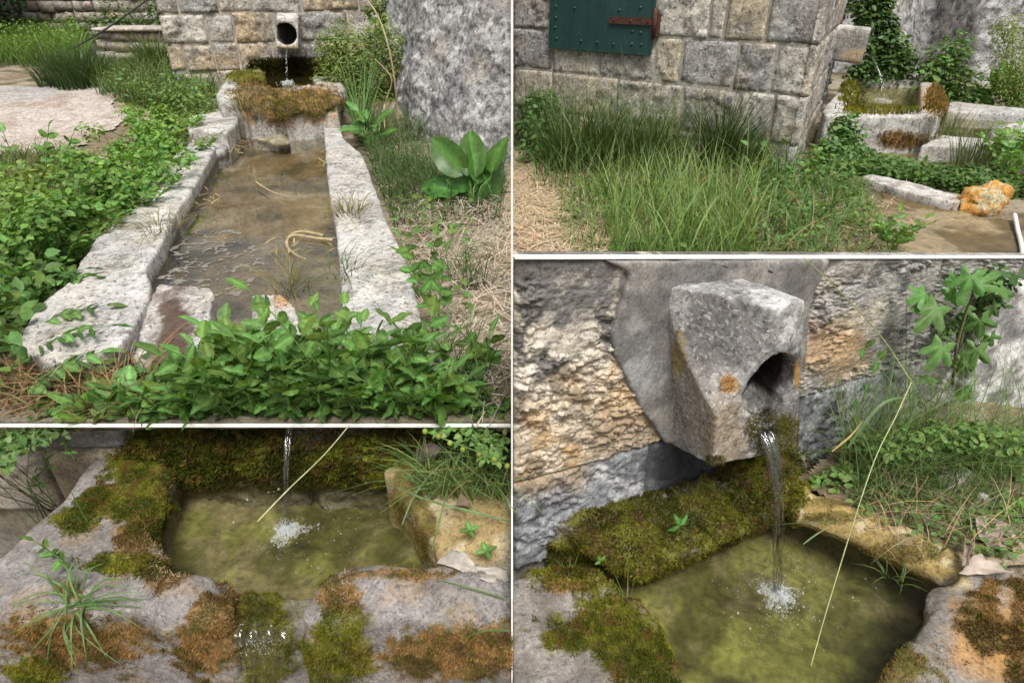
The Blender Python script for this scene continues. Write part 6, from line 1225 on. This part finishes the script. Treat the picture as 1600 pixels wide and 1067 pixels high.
b = az(118, 892, ZD); rt_ = thing('upright_sprig', b, 'brown-stemmed sprig standing on the mossy left rim', 'herb'); frond(rt_, b, (-.35, -.1, 1), .14, 3, .038, r, HERB, .003, .1)
gp = thing('grass_plant', az(152, 880, ZD), 'two grass blades arching over the moss of the left rim', 'grass')
ribbon('blade', None, None, [az(152, 880, ZD), wl(155, 850, 1.3), wl(125, 795, 1.3), wl(98, 740, 1.3)], .006, GB, gp); ribbon('blade', None, None, [az(155, 875, ZD), wl(140, 830, 1.3), wl(112, 800, 1.3)], .008, GB, gp)
strand('long_straw', 'long pale stem crossing the round-edged basin', 'stem', [az(402, 815, ZWL + .10), wl(450, 765, 1.36), wl(505, 712, 1.40), wl(546, 664, 1.43)], .0022, .0018, m_plain('pale_stem', (.42, .42, .22), .6))
strand('stick', 'weathered stick poking from the mossy corner water', 'stick', [az(228, 868, ZWL), az(240, 838, ZWL + .02), az(256, 808, ZWL + .03)], .007, .004, m_plain('grey_wood', (.27, .25, .19), .85, .2, 0, .4))
stone('algae_lump', None, [ellip(az(236, 822, ZWL - .01), (.035, .03, .022), .6)], .006, .01, 20, 9, M_STONE, lambda V: np.tile([.22, .24, .015], (len(V), 1)), 2, label='yellow-green algae lump beside the stick', cat='algae')
P = np.array([wl(x, y, Y) for x, y, Y in zip(r.uniform(650, 797, 460), r.uniform(730, 805, 460), r.uniform(1.40, 1.57, 460))]); P[:, 2] = ZD; P[:, 0] = np.minimum(P[:, 0], -.02); tangle('tangled_grass', 'tangled grass on the right rim of the round-edged basin', P, .20, .004, 1.0, (.15, .24, .075), 630, hv=.8)
gpR = thing('grass_plant', az(770, 800, ZD), 'long green and tan grass blades leaning over the ochre rim', 'grass')
for i, (pts, w, c) in enumerate((([(800, 815), (720, 795), (660, 778), (598, 752)], .010, GP), ([(798, 742), (720, 732), (650, 738)], .008, TAN), ([(795, 757), (730, 752), (690, 790)], .007, TAN), ([(798, 690), (740, 682), (690, 668)], .008, GP), ([(675, 860), (690, 800), (715, 715), (735, 690)], .005, GB), ([(628, 820), (650, 770), (690, 725), (745, 700)], .006, GP), ([(790, 935), (720, 915), (680, 905)], .006, GB), ([(797, 800), (775, 740), (760, 680)], .007, GB), ([(700, 700), (740, 760), (797, 790)], .006, (.16, .2, .07)), ([(797, 985), (760, 985), (715, 1000)], .006, GB))):
    ribbon('blade', None, None, [az(*pts[0], ZD + .02)] + [az(x, y, ZD + .05 + .03 * k) for k, (x, y) in enumerate(pts[1:])], w * .8, c, gpR)
b = wl(690, 700, 1.5); rt_ = thing('grass_ear', b, 'purplish bristly grass ear under the terrace edge', 'grass')
for k in range(16): a = 2.2 + k * .13; ribbon('bristle', None, None, [b, b + np.array([math.cos(a) * .04, -.01, math.sin(a) * .03]), b + np.array([math.cos(a) * .085, -.03, math.sin(a) * .06 - .01])], .0025, (.20, .14, .14), rt_)
b = wl(800, 726, 1.22) - np.array([.012, 0, 0]); rt_ = thing('bud_stem', b, 'thin stem with yellow-green buds beside the dividing board', 'stem'); V, Fs = tube([b, wl(745, 705, 1.22), wl(700, 688, 1.22), wl(660, 672, 1.22)], .0018, 5); mk('stem', V, Fs, M_STEM, rt_)
bud = mesh_of('bud', *ellip((0, 0, 0), (.007, .007, .008), 0, 9, 6)); bud.materials.append(m_leaf('bud_green', .4, .5, .2, (.28, .34, .06)))
for x, y in ((664, 674), (685, 682), (703, 692), (723, 702), (748, 710), (772, 718), (792, 728)): place(bud, 'bud', rt_, Matrix.Translation(wl(x, y, 1.22)))
def dryleaf(name, label, pts, z, col, s, curl=.015):
    rr = np.random.default_rng(s); P = np.array([az(x, y, z) for x, y in pts]); Q = []
    for i in range(len(P)):          # jagged edge
        a, b = P[i], P[(i + 1) % len(P)]
        for t in (0, .33, .66): Q.append(a + (b - a) * t + (np.array([*rr.normal(0, .003, 2), 0]) if t else 0))
    P = np.array(Q); n = len(P); c = P.mean(0); V = [c.copy()]; ks = (.33, .66, 1.0)
    for k in ks:
        for p in P: V.append(c + (p - c) * k)
    V = np.array(V); e = P[np.argmax(np.linalg.norm(P - c, axis=1))] - c; e /= np.linalg.norm(e); f = np.cross([0, 0, 1.0], e); u = (V - c) @ f; um = np.abs(u).max()
    V[:, 2] += curl * ((u / um) ** 2 * 1.6 + (fbm(V, 45, 3, s) - .5) * 2.2); Fs = [[0, 1 + i, 1 + (i + 1) % n] for i in range(n)] + [[1 + k * n + i, 1 + (k + 1) * n + i, 1 + (k + 1) * n + (i + 1) % n, 1 + k * n + (i + 1) % n] for k in range(2) for i in range(n)]
    cc = np.tile(np.asarray(col, float), (len(V), 1)) * (.7 + .6 * fbm(V, 60, 3, s + 2))[:, None]; o = mk(name, V, Fs, M_DRY, None, cc, label=label, cat='leaf'); md = o.modifiers.new('thickness', 'SOLIDIFY'); md.thickness = .0008
dryleaf('dry_leaf', 'curled grey dead leaf on the front right rim of the round basin', [(682, 880), (705, 862), (725, 868), (745, 885), (790, 888), (796, 905), (765, 918), (740, 905), (715, 892)], ZD + .012, (.46, .42, .37), 1)
dryleaf('dry_leaf', 'small brown dead leaf on the ochre right rim', [(700, 790), (720, 780), (738, 788), (725, 800)], ZD + .012, (.22, .16, .11), 2)
dryleaf('dry_leaf', 'dark bit of dead leaf on the left rim', [(78, 868), (88, 863), (94, 868), (84, 872)], ZD + .006, (.06, .05, .04), 3, .004)
C_ = [(az(x, y, ZD + z), np.array([q, q, q * .7])) for x, y, z, q in ((770, 745, .04, .05), (740, 735, .05, .05), (785, 775, .03, .04), (700, 735, .03, .04))]; C_ = [(np.array([min(c[0], -.06), c[1], c[2]]), q) for c, q in C_]
bush('rim_weeds', 'small green weeds on the ochre rim beside the dividing board', 'weeds', C_, 260, .026, (.14, .25, .07), 645, 8, sr=.3, base=az(760, 760, ZD))
for i, (x, y) in enumerate(((735, 832), (760, 865))):
    b = az(x, y + 8, ZD); rt_ = thing('seedling', b, 'grey-green seedling on the ochre right rim', 'seedling', 'seedlings on the ochre rim')
    V, Fs = tube([b, b + np.array([0, 0, .03])], .0012, 4); mk('stem', V, Fs, M_STEM, rt_)
    for k in range(4): a = k * 1.57 + .4; place(HERB[1], 'leaf', rt_, mat_to(b + np.array([0, 0, .028]), (math.cos(a), math.sin(a), .25), (0, 0, 1), .032))
rb = np.random.default_rng(650); P = np.array([az(x, y, ZE + .02) for x, y in zip(rb.uniform(1330, 1600, 700), rb.uniform(752, 880, 700)) if y > 745 + .42 * (x - 1330) * .6 and y < 800 + .4 * (x - 1330)]); hedge(P, .05, .026, (.13, .235, .065), 651, 'low_weeds', 'small weeds creeping over the bank soil beside the ochre rim')
P = np.array([az(x, y, ZE + .02) for x, y in zip(rb.uniform(1340, 1600, 420), rb.uniform(745, 850, 420)) if y < 790 + .38 * (x - 1330)]); tangle('bank_grass', 'short fine grass over the bank soil', P, .13, .0026, 1.1, (.15, .24, .08), 652, hv=.8)
P = np.array([az(x, y, ZE + .02) for x, y in zip(rb.uniform(1360, 1600, 160), rb.uniform(750, 860, 160))]); tangle('dead_grass', 'dead tan grass strands over the bank', P, .16, .0022, 1.5, (.42, .34, .22), 653, hv=.8, mat=M_DRY)
# fronds of dry hair on the front rim
P, N = surf_sample('basinC', 700, lambda c, N: blob_px(c, 262, 885, 26, 24, .3, .5) + blob_px(c, 545, 925, 26, 26, .3, .5) * .5, r); litter('dry_fibres', None, P, .014, .0007, (.46, .36, .24), 640, parent=basinC, zj=.02)

# lower right: fig branch
def fig_mesh():
    lob = [(-150, .28), (-128, .55), (-108, .40), (-80, .34), (-62, .70), (-50, .82), (-38, .66), (-27, .40), (-16, .72), (-6, .96), (0, 1.02)]
    half = lob + [(-a, q) for a, q in lob[-2::-1]]; V = [(0, .0, 0)]; n = len(half)
    for k in (.5, 1.0):
        for a, q in half: w = math.radians(a); x, y = math.sin(w) * q * k, math.cos(w) * q * k; V.append((x * .62, y * .72 + 0.0, -.12 * k * k + .05 * abs(x) + .03 * math.sin(a * .2)))
    Fs = [(0, 1 + i + 1, 1 + i) for i in range(n - 1)] + [(1 + i, 2 + i, 2 + n + i, 1 + n + i) for i in range(n - 1)]; return V, Fs
FIG = lf_mesh('leaf', *fig_mesh(), m_leaf('fig_leaf', .3, .5, .2, (0.165, 0.338, 0.09), vein=1), (1, 1, 1))
fb = bp(1488, 600, .06); fig = thing('fig_branch', fb, 'fig branch with lobed leaves hanging on the pale rock', 'fig')
V, Fs = tube([fb, bp(1495, 535, .08), bp(1512, 480, .09), bp(1528, 440, .08), bp(1540, 418, .05)], [.006, .005, .005, .004, .004], 6); mk('branch', V, Fs, m_plain('fig_bark', (.16, .14, .07), .8), fig)
r = np.random.default_rng(33)
for (x, y, a, s, L) in ((1513, 442, 200, .085, .13), (1538, 440, 60, .08, .11), (1570, 450, 110, .075, .10), (1458, 488, 235, .095, .12), (1468, 550, 215, .085, .13), (1532, 508, 160, .08, .12), (1523, 555, 185, .085, .10), (1490, 440, 280, .06, .09), (1545, 455, 150, .06, .07), (1450, 590, 280, .06, .10), (1515, 480, 100, .05, .06), (1478, 520, 300, .06, .05), (1440, 462, 265, .07, .08), (1555, 485, 130, .06, .09), (1500, 570, 175, .06, .08), (1548, 530, 150, .055, .08), (1485, 465, 330, .06, .05)):
    p = bp(x, y, L); w = math.radians(a); d = BRD * math.sin(w) + np.array([0, 0, math.cos(w)]) + BRN * .15; q = p - d * s * .25
    V, Fs = tube([bp(1505 + (x - 1505) * .4, y + 15, L * .7), q], [.0022, .0016], 5); mk('leaf_stalk', V, Fs, M_STEM, fig); place(FIG, 'leaf', fig, mat_to(q, d, (CAM - p) / np.linalg.norm(CAM - p) + np.array([0, 0, .15]) + r.normal(0, .18, 3), s * 1.6))
C_ = [(bp(x, y, .05), np.array([q, q, q])) for x, y, q in ((1548, 470, .05), (1500, 500, .045), (1480, 520, .04), (1560, 430, .04), (1575, 440, .05))]
bush('ivy', 'small dark leaves behind the fig branch', 'ivy', C_, 300, .030, (.07, .15, .04), 701, 8, sr=.4, base=bp(1505, 560, .04))
# ground plants on the bank
def bk(x, y, h=0): return az(x, y, ZE + .02 + h)
P = np.array([bk(x, y) for x, y in zip(r.uniform(1330, 1610, 800), r.uniform(690, 790, 800))]); tangle('tangled_grass', 'tangled thin grass on the bank beside the near basin', P, .40, .003, .9, (.12, .21, .065), 702, hv=.8)
P = np.array([bk(x, y) for x, y in zip(r.uniform(1310, 1450, 200), r.uniform(700, 760, 200))]); tangle('tall_thin_grass', 'tall thin green grass standing between the spout and pale rock', P, .5, .0028, .5, (.13, .22, .07), 709, hv=.6)
P = np.array([bk(x, y) for x, y in zip(r.uniform(1345, 1480, 120), r.uniform(690, 760, 120))]); tangle('dry_grass', 'dry purplish grass beside the near wall', P, .24, .003, .8, (.26, .20, .15), 703, hv=.6, mat=M_DRY)
C_ = [(bk(x, y, z), np.array([q, q, q * .7])) for x, y, z, q in ((1275, 748, .01, .035), (1295, 760, .01, .03), (1310, 745, .02, .05), (1345, 735, .04, .06), (1390, 720, .06, .07), (1440, 700, .08, .08), (1490, 690, .1, .08), (1540, 690, .1, .09), (1590, 720, .06, .09), (1340, 690, .1, .05), (1600, 790, .03, .07), (1580, 800, .03, .05), (1550, 720, .05, .07), (1420, 690, .16, .07), (1470, 680, .18, .07), (1520, 680, .2, .07), (1380, 700, .14, .05), (1580, 690, .17, .08))]
bush('bank_weeds', 'green weeds crowding the bank beside the near basin', 'weeds', C_, 1700, .03, (.15, .27, .07), 704, 26, sr=.4, base=bk(1450, 735))
IVY = lf_mesh('leaf', *leaf_outline([(.02, 0), (.36, .06), (.30, .25), (.40, .42), (.22, .6), (.2, .78), (.06, .95), (.005, 1)], .12, .15), m_leaf('round_leaf', .35, .45, .2, (0.15, 0.315, 0.075), vein=1), (1, 1, 1))
cl = thing('climbing_vine', bk(1500, 720), 'vine with rounded bright leaves at the foot of the pale rock', 'vine'); V, Fs = tube([bk(1500, 720), bp(1495, 660, .12), bp(1500, 640, .13), bp(1520, 650, .12)], .002, 5); mk('stem', V, Fs, M_STEM, cl)
for (x, y, a, s) in ((1495, 625, 20, .055), (1510, 660, 170, .065), (1505, 690, 200, .055), (1520, 700, 150, .06), (1570, 675, 220, .05), (1590, 690, 120, .05), (1560, 740, 200, .05), (1348, 545, 190, .028), (1352, 540, 60, .028), (1370, 565, 200, .03), (1372, 560, 30, .028), (1355, 600, 190, .03), (1335, 625, 170, .03), (1338, 650, 190, .03), (1330, 670, 150, .028), (1600, 720, 200, .05), (1390, 735, 180, .05)):
    w = math.radians(a); d = BRD * math.sin(w) + np.array([0, 0, math.cos(w)]) + BRN * .3; place(IVY, 'leaf', cl, mat_to(bp(x, y, .12), d, BRN + np.array([-.1, 0, .5]) + r.normal(0, .25, 3), s * 1.35))
gpB = thing('grass_plant', bk(1425, 740), 'tall grass blades leaning on the wall right of the spout', 'grass'); gpD = thing('grass_plant', bk(1440, 800), 'grass blades trailing over the ochre rim of the near basin', 'grass')
for i, (pts, w, c, L) in enumerate((([(1420, 740), (1424, 680), (1421, 610), (1418, 560)], .009, GB, .22), ([(1450, 745), (1440, 680), (1424, 600)], .011, GP, .22), ([(1325, 700), (1345, 670), (1380, 630), (1415, 622), (1422, 640)], .012, (.13, .21, .09), .25), ([(1300, 705), (1330, 680), (1350, 655)], .007, TAN, .24), ([(1455, 740), (1450, 690), (1470, 675), (1495, 682)], .007, TAN, .24), ([(1600, 690), (1500, 686), (1440, 700), (1380, 725)], .005, GB, .25), ([(1395, 820), (1340, 818), (1290, 815), (1200, 820)], .005, GP, .30), ([(1460, 770), (1400, 775), (1350, 790)], .010, TAN, .32), ([(1470, 855), (1400, 830), (1370, 822)], .008, GP, .34), ([(1370, 740), (1380, 640), (1395, 560), (1385, 530)], .004, GB, .2), ([(1490, 745), (1530, 640), (1560, 560)], .005, GB, .2), ([(1413, 700), (1416, 550), (1415, 400)], .0035, (.05, .09, .03), .1), ([(1580, 860), (1540, 800), (1470, 760)], .005, GB, .34), ([(1595, 915), (1560, 912), (1545, 925)], .006, GB, .36), ([(1345, 870), (1340, 815), (1338, 800)], .006, GB, .33), ([(1255, 850), (1275, 835), (1297, 822)], .006, GP, .3))):
    ribbon('blade', None, None, [bp(x, y, L) for x, y in pts], w * .8, c, gpB if i not in (6, 7, 8, 12, 13, 14, 15) else gpD)
strand('long_grass', 'long bent grass stem leaning from the bank across the near wall', 'grass', [bp(1267, 1040, .62), bp(1300, 925, .52), bp(1361, 733, .38), bp(1400, 650, .30), bp(1424, 597, .25)], .0014, .0022, m_plain('green_stem2', (.30, .36, .15), .6))
strand('long_grass', 'upper part of a long grass stem leaning on the wall right of the spout', 'grass', [bp(1424, 597, .25), bp(1380, 530, .16), bp(1322, 465, .10), bp(1256, 403, .05)], .0022, .0014, m_plain('green_stem3', (.27, .30, .10), .6))
for i, (x, y, q) in enumerate(((1488, 752, .045), (1508, 742, .03), (1535, 775, .02))):
    stone('pale_stone', None, [ellip(bk(x, y, .015), (q, q * .9, q * .7), .4)], .007, .01, 20, 720 + i, M_NEAR, lambda V: np.tile([.52, .52, .5], (len(V), 1)), 2, label=['rounded white stone half hidden in the bank weeds', 'grey pebble beside the rounded white stone', 'tiny pale pebble below the white stone'][i], cat='stone')
dryleaf('dry_leaf', 'large pinkish curled dead leaf on the bank', [(1518, 822), (1534, 808), (1558, 810), (1576, 824), (1582, 846), (1566, 860), (1542, 852), (1528, 840)], ZE + .03, (.50, .38, .34), 4, .02)
dryleaf('dry_leaf', 'folded grey dead leaf on the corner of the near basin', [(1498, 895), (1515, 880), (1545, 882), (1580, 895), (1575, 905), (1540, 900)], ZE + .03, (.45, .38, .32), 5, .02)
dryleaf('dry_leaf', 'narrow brown dead leaf standing beside the pinkish one', [(1502, 885), (1505, 845), (1512, 830), (1518, 860), (1512, 888)], ZE + .04, (.30, .24, .19), 6, .02)
P = np.array([bk(x, y, -.02) for x, y in zip(r.uniform(1360, 1600, 150), r.uniform(740, 850, 150))]); litter('dry_debris', 'dry brown plant debris lying on the bank', P, .03, .002, (.36, .28, .2), 730, zj=.035)
for i, (x, y, s) in enumerate(((938, 875, .02), (1062, 820, .03))):
    b = bp(x, y, .2); rt_ = thing('seedling', b, ['tiny clover seedling in the moss mound', 'narrow-leaved seedling above the moss mound'][i], 'seedling')
    for k in range(3 + i): a = k * 2.1; place(LANCEM[0] if i else HERB[1], 'leaf', rt_, mat_to(b, BRD * math.cos(a) + np.array([0, 0, math.sin(a) + .6]), BRN + np.array([0, 0, .4]), s if not i else s * 1.3))
for i, (x, y) in enumerate(((890, 905), (978, 955), (1385, 900), (1405, 910))):
    tuft('grass_tuft', ['grass sprig in the brown moss by the near wall', 'grass sprig at the edge of the near mossy rim', 'floating grass sprig by the ochre rim', 'drowned grass sprig by the ochre rim'][i], 'grass', az(x, y, ZWR + .03), 9, .06, .003, .012, 1.2, GB, 740 + i)
